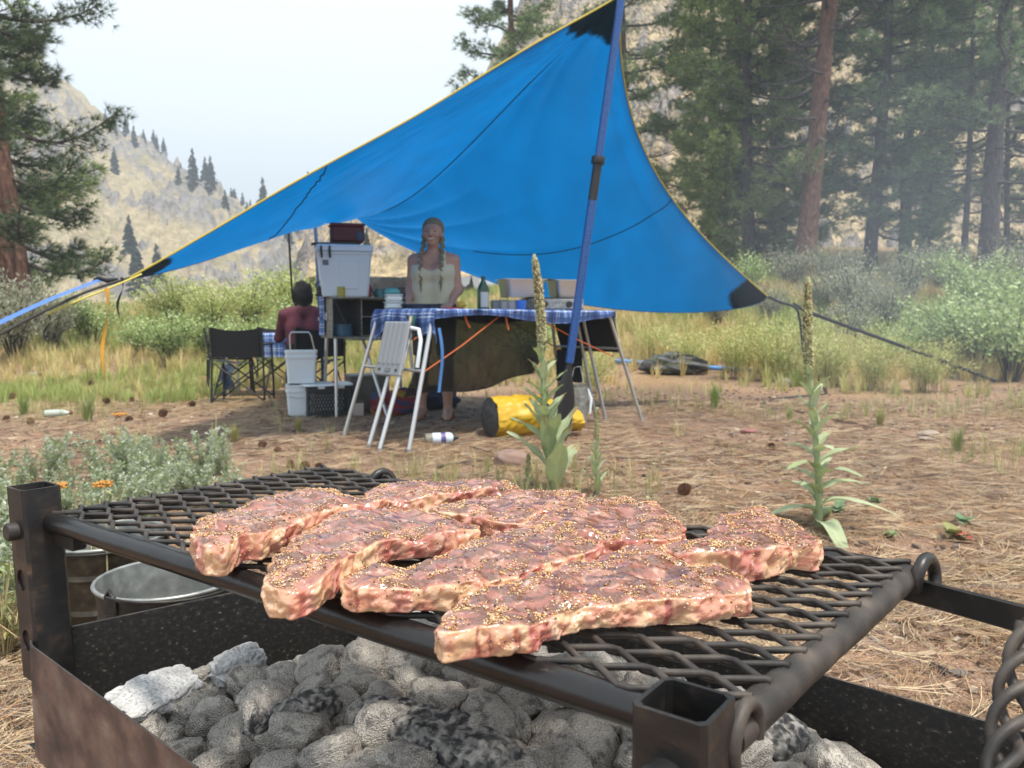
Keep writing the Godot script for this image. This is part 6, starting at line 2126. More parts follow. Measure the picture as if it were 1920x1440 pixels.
# ------------------------------------------------------------------ chairs and the low table
func chair(label: String, where: Vector3, turn: float) -> void:
	# the sitter looks along -z of the chair; its back is at +z
	var o := thing("folding_chair", label, "folding chair", where, turn, "black folding camp chairs")
	var w := 0.25
	var fr := mat(lin(0.012, 0.013, 0.014), 0.45)
	var b := MB.new()
	b.sheet(10, 8, func(u: float, v: float) -> Vector3:
		var x := (u - 0.5) * 2.0 * w
		return Vector3(x, 0.46 + v * (0.27 + 0.035 * pow(absf(u - 0.5) * 2.0, 2.0)), 0.22 + 0.05 * v - 0.03 * cos(x * 4.0)))
	part(o, "backrest", b, M.black_cloth)
	b = MB.new()
	b.sheet(10, 8, func(u: float, v: float) -> Vector3:
		return Vector3((u - 0.5) * 2.0 * w, 0.42 - 0.03 * sin(PI * u) + 0.01 * v, lerpf(-0.22, 0.22, v)))
	part(o, "seat", b, M.black_cloth)
	for s in [-1.0, 1.0]:
		b = MB.new()
		b.tube([Vector3(s * (w + 0.01), 0.0, 0.25), Vector3(s * w, 0.44, 0.22), Vector3(s * w, 0.76, 0.27)], 0.011, 8)
		part(o, "rear_leg", b, fr)
		b = MB.new()
		b.tube([Vector3(s * (w + 0.01), 0.0, -0.24), Vector3(s * w, 0.58, -0.22)], 0.011, 8)
		part(o, "front_leg", b, fr)
		b = MB.new()
		b.box(Vector3(s * w, 0.59, 0.0), Vector3(0.045, 0.02, 0.48), Basis(), 0.006)
		part(o, "armrest", b, M.black_cloth)
		b = MB.new()
		b.tube([Vector3(s * w, 0.03, 0.26), Vector3(-s * w, 0.42, 0.24)], 0.009, 6)
		part(o, "cross_brace", b, fr)
		b = MB.new()
		b.tube([Vector3(s * w, 0.03, -0.25), Vector3(-s * w, 0.42, -0.23)], 0.009, 6)
		part(o, "cross_brace", b, fr)
		b = MB.new()
		b.tube([Vector3(s * w, 0.03, 0.25), Vector3(s * w, 0.40, -0.22)], 0.009, 6)
		part(o, "cross_brace", b, fr)

func make_chairs() -> void:
	var g := func(px: float, d: float) -> Vector3:
		return grounded(at(px, 700, d).x, -d)
	chair("black folding chair nearest to the viewer, its back turned to us", g.call(456, 8.25), 0.10)
	chair("black folding chair at the far left, half hidden by the front chair", g.call(432, 9.2), -1.2)
	chair("black folding chair on the far side of the low table", g.call(517, 10.1), 3.3)
	chair("black folding chair with the maroon shirted person in it", g.call(592, 8.35), 0.45)
	var t := thing("low_table", "low camp table in front of the black folding chairs", "table", g.call(508, 9.15), 0.15)
	var b := MB.new()
	b.box(Vector3(0, 0.685, 0), Vector3(0.94, 0.02, 0.7), Basis(), 0.004)
	part(t, "tabletop", b, mat(lin(0.2, 0.2, 0.2), 0.6))
	for q in [[-0.42, -0.3], [-0.42, 0.3], [0.42, -0.3], [0.42, 0.3]]:
		b = MB.new()
		b.tube([Vector3(q[0], 0.68, q[1]), Vector3(q[0], 0.0, q[1])], 0.013, 8)
		part(t, "leg", b, M.alu)
	b = MB.new()
	for i in 41:
		for j in 41:
			var sx := lerpf(-0.62, 0.62, j / 40.0)
			var sz := lerpf(-0.5, 0.62, i / 40.0)
			var p := Vector3(clampf(sx, -0.48, 0.48), 0.70, clampf(sz, -0.36, 0.36))
			var ox := maxf(0.0, absf(sx) - 0.48)
			var oz := maxf(0.0, absf(sz) - 0.36)
			p.y -= maxf(ox, oz) * 0.98
			p.x += signf(sx) * (0.006 + 0.02 * sin(sz * 15.0)) * minf(1.0, ox * 10.0)
			p.z += signf(sz) * (0.006 + 0.02 * sin(sx * 14.0)) * minf(1.0, oz * 10.0)
			b.pt(p, Vector2(sx, sz) / 0.26)
	for i in 40:
		for j in 40:
			var p := i * 41 + j
			b.quad(p, p + 1, p + 42, p + 41)
	single("tablecloth", b, M.plaid, "blue plaid cloth on the low table among the folding chairs", "tablecloth", t.position, 0.15)
	var rg := MB.new()
	for s in [0.0, 0.01]:
		rg.sheet(8, 10, func(u: float, v: float) -> Vector3:
			return Vector3((u - 0.5) * 0.12 + 0.02 * sin(v * 9.0), -0.26 * v, s + 0.03 * sin(u * 9.0) * v))
	single("blue_rag", rg, mapped(mat(lin(0.13, 0.19, 0.30), 0.9), M.grain, 6.0), "faded blue rag hanging under the front folding chair", "rag", at(425, 683, 8.5), 0.3)

# ------------------------------------------------------------------ people: smooth union of tapered bones, meshed as surface nets
func nets(bones: Array, cell: float, k: float, paint: Callable, clip = null) -> MB:
	var lo := Vector3.ONE * 1e9
	var hi := -lo
	for b in bones:
		var r := maxf(b[2], b[3]) + cell * 3.0
		for p in [b[0], b[1]]:
			lo = lo.min(p - Vector3.ONE * r)
			hi = hi.max(p + Vector3.ONE * r)
	var n := Vector3i(((hi - lo) / cell).ceil()) + Vector3i.ONE
	var f := PackedFloat32Array()
	f.resize(n.x * n.y * n.z)
	f.fill(1.0)
	var sy := n.x
	var sz := n.x * n.y
	for b in bones:
		var a: Vector3 = b[0]
		var c: Vector3 = b[1]
		var ra: float = b[2]
		var rb: float = b[3]
		var m := maxf(ra, rb) + k + cell * 2.0
		var i0 := Vector3i(((a.min(c) - Vector3.ONE * m - lo) / cell).floor()).clamp(Vector3i.ZERO, n - Vector3i.ONE)
		var i1 := Vector3i(((a.max(c) + Vector3.ONE * m - lo) / cell).ceil()).clamp(Vector3i.ZERO, n - Vector3i.ONE)
		var ac := c - a
		var l2 := maxf(ac.length_squared(), 1e-9)
		for z in range(i0.z, i1.z + 1):
			for y in range(i0.y, i1.y + 1):
				for x in range(i0.x, i1.x + 1):
					var p := lo + Vector3(x, y, z) * cell
					var t := clampf((p - a).dot(ac) / l2, 0.0, 1.0)
					var d := p.distance_to(a + ac * t) - lerpf(ra, rb, t)
					var id := x + y * sy + z * sz
					var o := f[id]
					var h := maxf(k - absf(d - o), 0.0) / k
					f[id] = minf(d, o) - h * h * k * 0.25
	if clip != null:
		for z in n.z:
			for y in n.y:
				for x in n.x:
					var id := x + y * sy + z * sz
					if f[id] < 0.08:
						f[id] = maxf(f[id], clip.call(lo + Vector3(x, y, z) * cell))
	var mb := MB.new()
	var at_cell := {}
	var corner := [0, 1, sy, sy + 1, sz, sz + 1, sz + sy, sz + sy + 1]
	for z in n.z - 1:
		for y in n.y - 1:
			for x in n.x - 1:
				var id := x + y * sy + z * sz
				var inside := 0
				for q in corner:
					if f[id + q] < 0.0:
						inside += 1
				if inside == 0 or inside == 8:
					continue
				var sum := Vector3.ZERO
				var cnt := 0
				for e in [[0, 1], [2, 3], [4, 5], [6, 7], [0, 2], [1, 3], [4, 6], [5, 7], [0, 4], [1, 5], [2, 6], [3, 7]]:
					var fa := f[id + corner[e[0]]]
					var fb := f[id + corner[e[1]]]
					if (fa < 0.0) != (fb < 0.0):
						var t := fa / (fa - fb)
						var pa := Vector3(e[0] & 1, (e[0] >> 1) & 1, e[0] >> 2)
						var pb := Vector3(e[1] & 1, (e[1] >> 1) & 1, e[1] >> 2)
						sum += pa.lerp(pb, t)
						cnt += 1
				var p := lo + (Vector3(x, y, z) + sum / cnt) * cell
				mb.col = paint.call(p)
				at_cell[id] = mb.pt(p)
	for id in at_cell:
		for e in [[1, sy, sz], [sy, sz, 1], [sz, 1, sy]]:
			var a := f[id]
			var c := f[id + e[0]]
			if (a < 0.0) == (c < 0.0):
				continue
			if not (at_cell.has(id - e[1]) and at_cell.has(id - e[2]) and at_cell.has(id - e[1] - e[2])):
				continue
			var q := [at_cell[id], at_cell[id - e[1]], at_cell[id - e[1] - e[2]], at_cell[id - e[2]]]
			if a < 0.0:
				mb.quad(q[0], q[1], q[2], q[3])
			else:
				mb.quad(q[3], q[2], q[1], q[0])
	return mb

func hand_bones(w: Vector3, dir: Vector3, palm_n: Vector3, thumb_s: float, curl: float) -> Array:
	# wrist, pointing direction, palm normal
	var out := []
	var side := dir.cross(palm_n).normalized()
	for i in 4:
		var off := side * (i - 1.5) * 0.019
		var kn := w + dir * 0.082 + off
		out.append([w + off * 0.6 + dir * 0.01, kn, 0.014, 0.0115])
		var ln: float = [0.062, 0.075, 0.070, 0.055][i]
		var d1 := (dir + palm_n * curl * 0.6).normalized()
		var d2 := (dir * 0.5 + palm_n * curl).normalized()
		var m := kn + d1 * ln * 0.5
		out.append([kn, m, 0.0095, 0.0085])
		out.append([m, m + d2 * ln * 0.5, 0.0085, 0.007])
	var tb := w + dir * 0.025 - side * thumb_s * 0.024
	var tm := tb + (dir * 0.7 - side * thumb_s * 0.7 + palm_n * 0.3).normalized() * 0.042
	out.append([tb, tm, 0.013, 0.010])
	out.append([tm, tm + (dir + palm_n * 0.6).normalized() * 0.03, 0.010, 0.008])
	return out

func make_people() -> void:
	var skin := Color(0.35, 0.20, 0.15)
	var tan_skin := func(_p: Vector3) -> Color: return skin
	var feet := on(815, 788)
	var o := thing("person", "smiling person with two blond braids in a cream top, standing behind the long table", "person", feet, -0.10)
	var nets_body := []
	for s in [-1.0, 1.0]:
		var x: float = s
		nets_body += [
			[Vector3(x * 0.095, 0.92, 0), Vector3(x * 0.105, 0.48, 0.01), 0.088, 0.056], [Vector3(x * 0.105, 0.48, 0.01), Vector3(x * 0.112, 0.09, -0.015), 0.053, 0.036], [Vector3(x * 0.112, 0.40, -0.02), Vector3(x * 0.112, 0.24, -0.025), 0.045, 0.036],
			[Vector3(x * 0.112, 0.075, -0.03), Vector3(x * 0.125, 0.045, 0.10), 0.034, 0.030], [Vector3(x * 0.120, 0.055, 0.06), Vector3(x * 0.132, 0.034, 0.155), 0.034, 0.024],
			[Vector3(x * 0.085, 0.98, -0.01), Vector3(x * 0.075, 1.10, 0.0), 0.105, 0.090], [Vector3(x * 0.075, 1.10, 0), Vector3(x * 0.085, 1.25, 0), 0.090, 0.098], [Vector3(x * 0.085, 1.25, 0), Vector3(x * 0.10, 1.345, -0.005), 0.092, 0.066],
			[Vector3(x * 0.05, 1.375, -0.01), Vector3(x * 0.165, 1.35, -0.01), 0.050, 0.048],
			[Vector3(x * 0.172, 1.345, -0.01), Vector3(x * 0.205, 1.10, -0.02), 0.047, 0.037], [Vector3(x * 0.205, 1.10, -0.02), Vector3(x * 0.175, 0.985, 0.19), 0.036, 0.024],
			[Vector3(x * 0.05, 1.24, 0.055), Vector3(x * 0.085, 1.235, 0.06), 0.052, 0.052],
		]
	nets_body += [[Vector3(0, 1.36, -0.01), Vector3(0, 1.48, 0.012), 0.056, 0.048]]
	part(o, "body", nets(nets_body, 0.013, 0.04, tan_skin), M.skin)
	for s in [-1.0, 1.0]:
		part(o, "hand", nets(hand_bones(Vector3(s * 0.175, 0.985, 0.19), Vector3(-s * 0.15, -0.25, 0.95).normalized(), Vector3(0, -1, -0.2).normalized(), s, 0.6), 0.0055, 0.008, tan_skin), M.skin)
	# head
	var hc := Vector3(0, 1.575, 0.02)
	var face := nets([
		[hc + Vector3(0, 0.035, -0.02), hc + Vector3(0, 0.02, 0.005), 0.078, 0.078], [hc + Vector3(0, -0.02, 0.015), hc + Vector3(0, -0.062, 0.035), 0.066, 0.044], [hc + Vector3(0, -0.085, 0.05), hc + Vector3(0, -0.088, 0.055), 0.026, 0.024],
		[hc + Vector3(-0.035, -0.025, 0.055), hc + Vector3(0.035, -0.025, 0.055), 0.026, 0.026], [hc + Vector3(0, 0.012, 0.082), hc + Vector3(0, -0.024, 0.099), 0.009, 0.013], [hc + Vector3(-0.03, 0.025, 0.068), hc + Vector3(0.03, 0.025, 0.068), 0.014, 0.014],
		[hc + Vector3(-0.076, 0.0, -0.005), hc + Vector3(-0.078, -0.03, 0.0), 0.014, 0.010], [hc + Vector3(0.076, 0.0, -0.005), hc + Vector3(0.078, -0.03, 0.0), 0.014, 0.010], [hc + Vector3(0, -0.10, 0.0), hc + Vector3(0, -0.05, 0.0), 0.05, 0.055]],
		0.006, 0.018, func(p: Vector3) -> Color: return skin * (1.0 + 0.12 * smoothstep(0.03, 0.0, (p - hc - Vector3(0, -0.02, 0.08)).length())))
	var ho := part(o, "head", face, M.skin)
	for s in [-1.0, 1.0]:
		var e := MB.new()
		e.ball(hc + Vector3(s * 0.031, 0.004, 0.072), Vector3(0.012, 0.008, 0.010), Basis(), 6, 10)
		part(ho, "eye", e, mat(lin(0.05, 0.04, 0.035), 0.2))
		e = MB.new()
		e.tube([hc + Vector3(s * 0.016, 0.025, 0.086), hc + Vector3(s * 0.032, 0.030, 0.081), hc + Vector3(s * 0.048, 0.022, 0.068)], 0.0035, 5)
		part(ho, "eyebrow", e, mat(lin(0.10, 0.07, 0.04), 0.8))
	var mo := MB.new()
	mo.tube([hc + Vector3(-0.030, -0.044, 0.070), hc + Vector3(-0.015, -0.055, 0.084), hc + Vector3(0.015, -0.055, 0.084), hc + Vector3(0.030, -0.044, 0.070)], [0.003, 0.007, 0.007, 0.003], 8)
	part(ho, "teeth", mo, mat(lin(0.6, 0.57, 0.52), 0.3))
	for y in [-0.047, -0.064]:
		mo = MB.new()
		mo.tube([hc + Vector3(-0.033, -0.042, 0.068), hc + Vector3(-0.016, y - 0.001, 0.087), hc + Vector3(0.016, y - 0.001, 0.087), hc + Vector3(0.033, -0.042, 0.068)], [0.002, 0.0035, 0.0035, 0.002], 6)
		part(ho, "lip", mo, mat(lin(0.30, 0.10, 0.08), 0.4))
	var blond := Color(0.23, 0.19, 0.115)
	var hair_paint := func(p: Vector3) -> Color: return blond * (0.8 + 0.5 * absf(sin(p.x * 260.0 + sin(p.y * 60.0))))
	var hair := nets([[hc + Vector3(0, 0.038, -0.022), hc + Vector3(0, 0.024, -0.008), 0.093, 0.091], [hc + Vector3(0, 0.0, -0.035), hc + Vector3(0, -0.05, -0.035), 0.083, 0.06]], 0.007, 0.02, hair_paint, func(p: Vector3) -> float:
		var q := p - hc
		return q.z - lerpf(0.012, 0.095, smoothstep(0.035, 0.088, q.y)))
	part(o, "hair", hair, M.cloth)
	for s in [-1.0, 1.0]:
		var bb := []
		for i in 15:
			var t := i / 14.0
			var c := Vector3(s * lerpf(0.074, 0.088, sin(t * 2.5)), lerpf(1.545, 1.16, t), lerpf(0.01, 0.115, smoothstep(0.1, 0.6, t)))
			var r := lerpf(0.019, 0.009, t)
			bb.append([c + Vector3(0.009 * (1 if i % 2 else -1), 0, 0), c + Vector3(-0.004 * (1 if i % 2 else -1), -0.012, 0.004), r, r * 0.9])
		bb.append([Vector3(s * 0.086, 1.16, 0.115), Vector3(s * 0.082, 1.08, 0.118), 0.011, 0.004])
		part(o, "braid", nets(bb, 0.006, 0.006, hair_paint), M.cloth)
	# clothes
	var fat := []
	for b in nets_body:
		if b[0].y > 0.85 and absf(b[0].x) < 0.12 and b[1].y > 0.4:
			fat.append([b[0], b[1], b[2] + 0.009, b[3] + 0.009])
	var top_bones := fat.filter(func(b: Array) -> bool: return b[1].y > 0.9)
	var cream := func(_p: Vector3) -> Color: return Color(0.70, 0.68, 0.52)
	part(o, "cream_top", nets(top_bones, 0.011, 0.04, cream, func(p: Vector3) -> float:
		var neck := 1.285 - 0.028 * cos(p.x * 20.0) if p.z > -0.02 else 1.24
		var strap := absf(absf(p.x) - 0.105 - (p.y - 1.28) * -0.10) - 0.017
		return maxf(minf(p.y - neck, maxf(strap, p.y - 1.45)), 0.95 - p.y)), M.cloth)
	var shorts := nets_body.filter(func(b: Array) -> bool: return b[0].y > 0.9 and b[0].y < 1.0)
	var sb := []
	for b in shorts:
		sb.append([b[0], b[1], b[2] + 0.012, b[3] + 0.014])
	part(o, "shorts", nets(sb, 0.014, 0.04, func(_p: Vector3) -> Color: return Color(0.05, 0.055, 0.07), func(p: Vector3) -> float: return maxf(p.y - 0.99, 0.55 - p.y)), M.cloth)
	for s in [-1.0, 1.0]:
		var sole := MB.new()
		sole.box(Vector3(s * 0.122, 0.010, 0.055), Vector3(0.082, 0.02, 0.25), Basis(Vector3.UP, s * 0.09), 0.008)
		var so := part(o, "sandal", sole, mat(lin(0.02, 0.018, 0.018), 0.7))
		for q in [[0.115, 0.045], [0.05, 0.075], [-0.01, 0.095]]:
			var st := MB.new()
			var zz: float = q[0]
			st.tube([Vector3(s * 0.125 - 0.042, 0.015, zz), Vector3(s * 0.125 - 0.03, q[1] * 0.8, zz), Vector3(s * 0.125, q[1] + 0.004, zz + 0.005), Vector3(s * 0.125 + 0.03, q[1] * 0.8, zz), Vector3(s * 0.125 + 0.042, 0.015, zz)], 0.008, 6)
			part(so, "strap", st, mat(lin(0.22, 0.035, 0.025), 0.7))
	# the seated person, back turned
	var c := at(573, 700, 8.32)
	c.y = 0.0
	var p2 := thing("person", "dark haired person in a maroon shirt seated with their back turned at the low table", "person", c, PI + 0.35)
	var dark := Color(0.13, 0.07, 0.05)
	var sk2 := func(_p: Vector3) -> Color: return dark
	var bb2 := []
	for s in [-1.0, 1.0]:
		bb2 += [[Vector3(s * 0.09, 0.52, 0), Vector3(s * 0.11, 0.50, 0.40), 0.09, 0.062], [Vector3(s * 0.11, 0.50, 0.40), Vector3(s * 0.11, 0.09, 0.42), 0.058, 0.04], [Vector3(s * 0.11, 0.06, 0.40), Vector3(s * 0.12, 0.035, 0.56), 0.04, 0.03],
			[Vector3(s * 0.08, 0.55, -0.02), Vector3(s * 0.085, 0.75, 0.03), 0.105, 0.10], [Vector3(s * 0.085, 0.75, 0.03), Vector3(s * 0.105, 0.90, 0.07), 0.10, 0.075], [Vector3(s * 0.06, 0.945, 0.08), Vector3(s * 0.185, 0.905, 0.08), 0.06, 0.058],
			[Vector3(s * 0.20, 0.895, 0.085), Vector3(s * 0.25, 0.66, 0.16), 0.057, 0.045], [Vector3(s * 0.25, 0.66, 0.16), Vector3(s * 0.14, 0.715, 0.36), 0.042, 0.03]]
	bb2 += [[Vector3(0, 0.93, 0.085), Vector3(0, 1.04, 0.115), 0.058, 0.05]]
	var maroon := func(p: Vector3) -> Color:
		if p.y < 0.60 or (p.z > 0.30 and p.y < 0.64):
			return Color(0.012, 0.012, 0.014)
		if p.y > 0.985 or (p.z > 0.33 and absf(p.x) < 0.2):
			return dark
		return Color(0.17, 0.028, 0.048) if fposmod(p.y, 0.030) < 0.021 else Color(0.09, 0.02, 0.045)
	part(p2, "body", nets(bb2, 0.014, 0.04, maroon), M.cloth)
	for s in [-1.0, 1.0]:
		part(p2, "hand", nets(hand_bones(Vector3(s * 0.14, 0.72, 0.36), Vector3(-s * 0.5, 0.05, 0.8).normalized(), Vector3(0, -1, 0), s, 0.4), 0.006, 0.008, sk2), M.skin)
	var h2 := Vector3(0, 1.115, 0.135)
	var hd := part(p2, "head", nets([[h2 + Vector3(0, 0.03, -0.015), h2 + Vector3(0, 0.015, 0.01), 0.08, 0.08], [h2 + Vector3(0, -0.03, 0.02), h2 + Vector3(0, -0.075, 0.045), 0.066, 0.04], [h2 + Vector3(0, 0.0, 0.08), h2 + Vector3(0, -0.03, 0.095), 0.01, 0.013], [h2 + Vector3(-0.078, 0, 0), h2 + Vector3(-0.08, -0.03, 0), 0.014, 0.01], [h2 + Vector3(0.078, 0, 0), h2 + Vector3(0.08, -0.03, 0), 0.014, 0.01]], 0.009, 0.02, sk2), M.skin)
	var black := func(p: Vector3) -> Color: return Color(0.008, 0.007, 0.007) * (0.7 + 0.8 * absf(sin(p.x * 200.0 + p.y * 90.0)))
	part(p2, "hair", nets([[h2 + Vector3(0, 0.03, -0.02), h2 + Vector3(0, 0.0, -0.02), 0.098, 0.096], [h2 + Vector3(0, -0.04, -0.03), h2 + Vector3(0, -0.09, -0.035), 0.088, 0.07], [h2 + Vector3(0.0, 0.07, -0.05), h2 + Vector3(0.012, 0.105, -0.06), 0.062, 0.045], [h2 + Vector3(-0.05, 0.0, -0.06), h2 + Vector3(-0.075, -0.07, -0.03), 0.045, 0.025], [h2 + Vector3(0.055, 0.01, -0.05), h2 + Vector3(0.08, -0.05, -0.02), 0.045, 0.025], [h2 + Vector3(0.045, 0.09, -0.03), h2 + Vector3(0.055, 0.115, -0.03), 0.035, 0.02], [h2 + Vector3(-0.05, 0.07, -0.03), h2 + Vector3(-0.06, 0.09, -0.03), 0.04, 0.025]], 0.009, 0.025, black, func(p: Vector3) -> float: return (p - h2).z - 0.05), M.cloth)
	var bdg := MB.new()
	bdg.box(Vector3(-0.15, 0.86, -0.035), Vector3(0.03, 0.035, 0.006), Basis(), 0.001)
	part(p2, "white_badge", bdg, mat(lin(0.55, 0.55, 0.55), 0.7))

# ------------------------------------------------------------------ mulleins, sagebrush, cones, stones
func leaf_mesh(l: float, w: float, curl: float, fold: float, tone: Color, seed_n: int) -> ArrayMesh:
	# a broad felted leaf along +z, its base at the origin
	var b := MB.new()
	for i in 15:
		for j in 9:
			var v := i / 14.0
			var u := (j / 8.0 - 0.5) * 2.0
			var half := w * 0.5 * pow(sin(PI * clampf(pow(v, 0.85) * 0.93 + 0.06, 0.0, 1.0)), 0.65)
			var wave := 0.05 * l * sin(v * 13.0 + u * 1.5 + seed_n) * absf(u) * 0.35
			var y := fold * absf(u) * half + wave - curl * l * v * v + nz.get_noise_3d(u * 90.0, v * 300.0, seed_n * 40.0) * 0.03 * l
			var z := l * (v - 0.25 * maxf(curl, 0.0) * v * v)
			b.col = tone * (1.15 if absf(u) < 0.14 else 1.0 + 0.12 * nz.get_noise_3d(u * 200.0, v * 600.0, seed_n * 70.0))
			if seed_n % 3 == 0 and v + 0.25 * nz.get_noise_2d(u * 150.0, seed_n * 60.0) > 0.86:
				b.col = Color(0.30, 0.21, 0.10)
			b.pt(Vector3(u * half, y, z))
	for i in 14:
		for j in 8:
			var p := i * 9 + j
			b.quad(p, p + 9, p + 10, p + 1)
	return b.mesh(M.felt)

func mullein(label: String, where: Vector3, tall: float, spike0: float, leaves: Array, seed_n: int, stem_r: float, spike_r: float, lean: Vector3) -> Node3D:
	var r := RandomNumberGenerator.new()
	r.seed = seed_n
	var o := thing("mullein", label, "mullein plant", where, 0.0)
	var b := MB.new()
	var axis := func(y: float) -> Vector3: return Vector3(0, y, 0) + lean * (y / tall) + Vector3(0.012 * sin(y * 5.0 + seed_n), 0, 0.01 * cos(y * 4.0))
	var pts := []
	var rs := []
	for i in 21:
		var t := i / 20.0
		pts.append(axis.call(t * tall * 0.995))
		rs.append(stem_r * (1.0 - 0.55 * t))
	b.col = Color(0.32, 0.38, 0.20)
	b.tube(pts, rs, 10)
	part(o, "stem", b, M.felt)
	# flower spike: hundreds of packed woolly buds
	b = MB.new()
	var n := int(620 * (tall - spike0) / 0.5)
	for i in n:
		var t := float(i) / n
		var y := lerpf(spike0, tall, t)
		var gap := smoothstep(0.16, 0.0, t)
		if r.randf() < gap * 0.6:
			continue
		var a := i * 2.399 + r.randf_range(-0.2, 0.2)
		var rad := spike_r * (1.0 - 0.45 * smoothstep(0.5, 1.0, t) - 0.5 * smoothstep(0.93, 1.0, t)) * r.randf_range(0.75, 1.1)
		var c: Vector3 = axis.call(y) + Vector3(cos(a), 0.15, sin(a)) * rad
		b.col = [Color(0.40, 0.36, 0.17), Color(0.50, 0.45, 0.24), Color(0.30, 0.30, 0.13), Color(0.22, 0.14, 0.07), Color(0.55, 0.50, 0.30)][r.randi() % 5] * r.randf_range(0.75, 1.15)
		if t > 0.95:
			b.col = Color(0.46, 0.46, 0.26)
		var s := spike_r * r.randf_range(0.24, 0.42)
		var out := Vector3(cos(a), r.randf_range(0.3, 0.9), sin(a)).normalized()
		var e1 := out.cross(Vector3.UP).normalized()
		var e2 := out.cross(e1)
		var k := b.v.size()
		b.pt(c + out * s * 1.3)
		for q in 5:
			b.pt(c + (e1 * cos(TAU * q / 5) + e2 * sin(TAU * q / 5)) * s * 0.75)
		for q in 5:
			b.tri(k, k + 1 + q, k + 1 + (q + 1) % 5)
		for q in 5:
			b.pt(c + (e1 * cos(TAU * q / 5) + e2 * sin(TAU * q / 5)) * s * 0.75)
		b.pt(c - out * s * 1.2)
		for q in 5:
			b.tri(k + 11, k + 6 + (q + 1) % 5, k + 6 + q)
	part(o, "flower_spike", b, M.felt).set_meta("kind", "stuff")
	for q in leaves:                                   # [height, azimuth, length, width, pitch up, curl]
		var tone := Color(0.28, 0.34, 0.17).lerp(Color(0.41, 0.46, 0.30), r.randf())
		var m := leaf_mesh(q[2], q[3], q[5], 0.35, tone, r.randi() % 50)
		var bs := Basis(Vector3.UP, q[1]) * Basis(Vector3.RIGHT, -q[4])
		share(o, "leaf", m, Transform3D(bs, axis.call(q[0])))
	return o

func make_mulleins() -> void:
	var r := RandomNumberGenerator.new()
	r.seed = 61
	var p := land(1040, 925)
	var lv := []
	for i in 27:                                       # narrow upright leaves hugging the stem, broad ones at the foot
		var t := i / 26.0
		var h := lerpf(0.03, 0.66, pow(t, 0.9))
		var l := lerpf(0.33, 0.11, pow(t, 0.75)) * r.randf_range(0.85, 1.15)
		lv.append([h, i * 2.4 + r.randf_range(-0.3, 0.3), l, l * lerpf(0.31, 0.27, t), lerpf(0.95, 1.1, t) + r.randf_range(-0.3, 0.2), r.randf_range(0.0, 0.3)])
	mullein("tall mullein in front of the table's mesh, its dry spike crossing the plaid cloth", p, at(999, 478, -p.z).y - p.y, 0.70, lv, 3, 0.016, 0.021, Vector3(at(999, 478, -p.z).x - p.x, 0, 0.0))
	p = land(1530, 992)
	lv = []
	for i in 27:
		var t := i / 26.0
		var h := lerpf(0.02, 0.60, pow(t, 1.0))
		var l := lerpf(0.30, 0.10, pow(t, 0.6)) * r.randf_range(0.8, 1.12)
		lv.append([h, i * 2.4 + r.randf_range(-0.3, 0.3), l, l * lerpf(0.27, 0.30, t), lerpf(0.75, 1.15, pow(t, 0.6)) + r.randf_range(-0.2, 0.2), lerpf(1.6, 0.15, pow(t, 0.5)) * r.randf_range(0.6, 1.1)])
	mullein("tall mullein with drooping lower leaves at the right, behind the steaks", p, at(1519, 520, -p.z).y - p.y, 0.62, lv, 7, 0.015, 0.017, Vector3(at(1519, 520, -p.z).x - p.x, 0, 0.0))
	p = land(1124, 930)
	lv = []
	for i in 16:
		var t := i / 15.0
		lv.append([lerpf(0.02, 0.26, t), i * 2.4, lerpf(0.12, 0.05, t), lerpf(0.035, 0.016, t), 0.9 + 0.3 * t, 0.1])
	mullein("small mullein with a short spike just right of the tall one", p, at(1117, 764, -p.z).y - p.y, 0.28, lv, 11, 0.008, 0.013, Vector3(at(1117, 764, -p.z).x - p.x, 0, 0))
	p = land(986, 925)
	lv = []
	for i in 8:
		lv.append([0.02 + 0.012 * i, i * 2.4, 0.07 - 0.005 * i, 0.02, 0.9, 0.1])
	mullein("tiny mullein spike showing behind the farthest steak", p, at(988, 850, -p.z).y - p.y, 0.09, lv, 13, 0.006, 0.012, Vector3.ZERO)

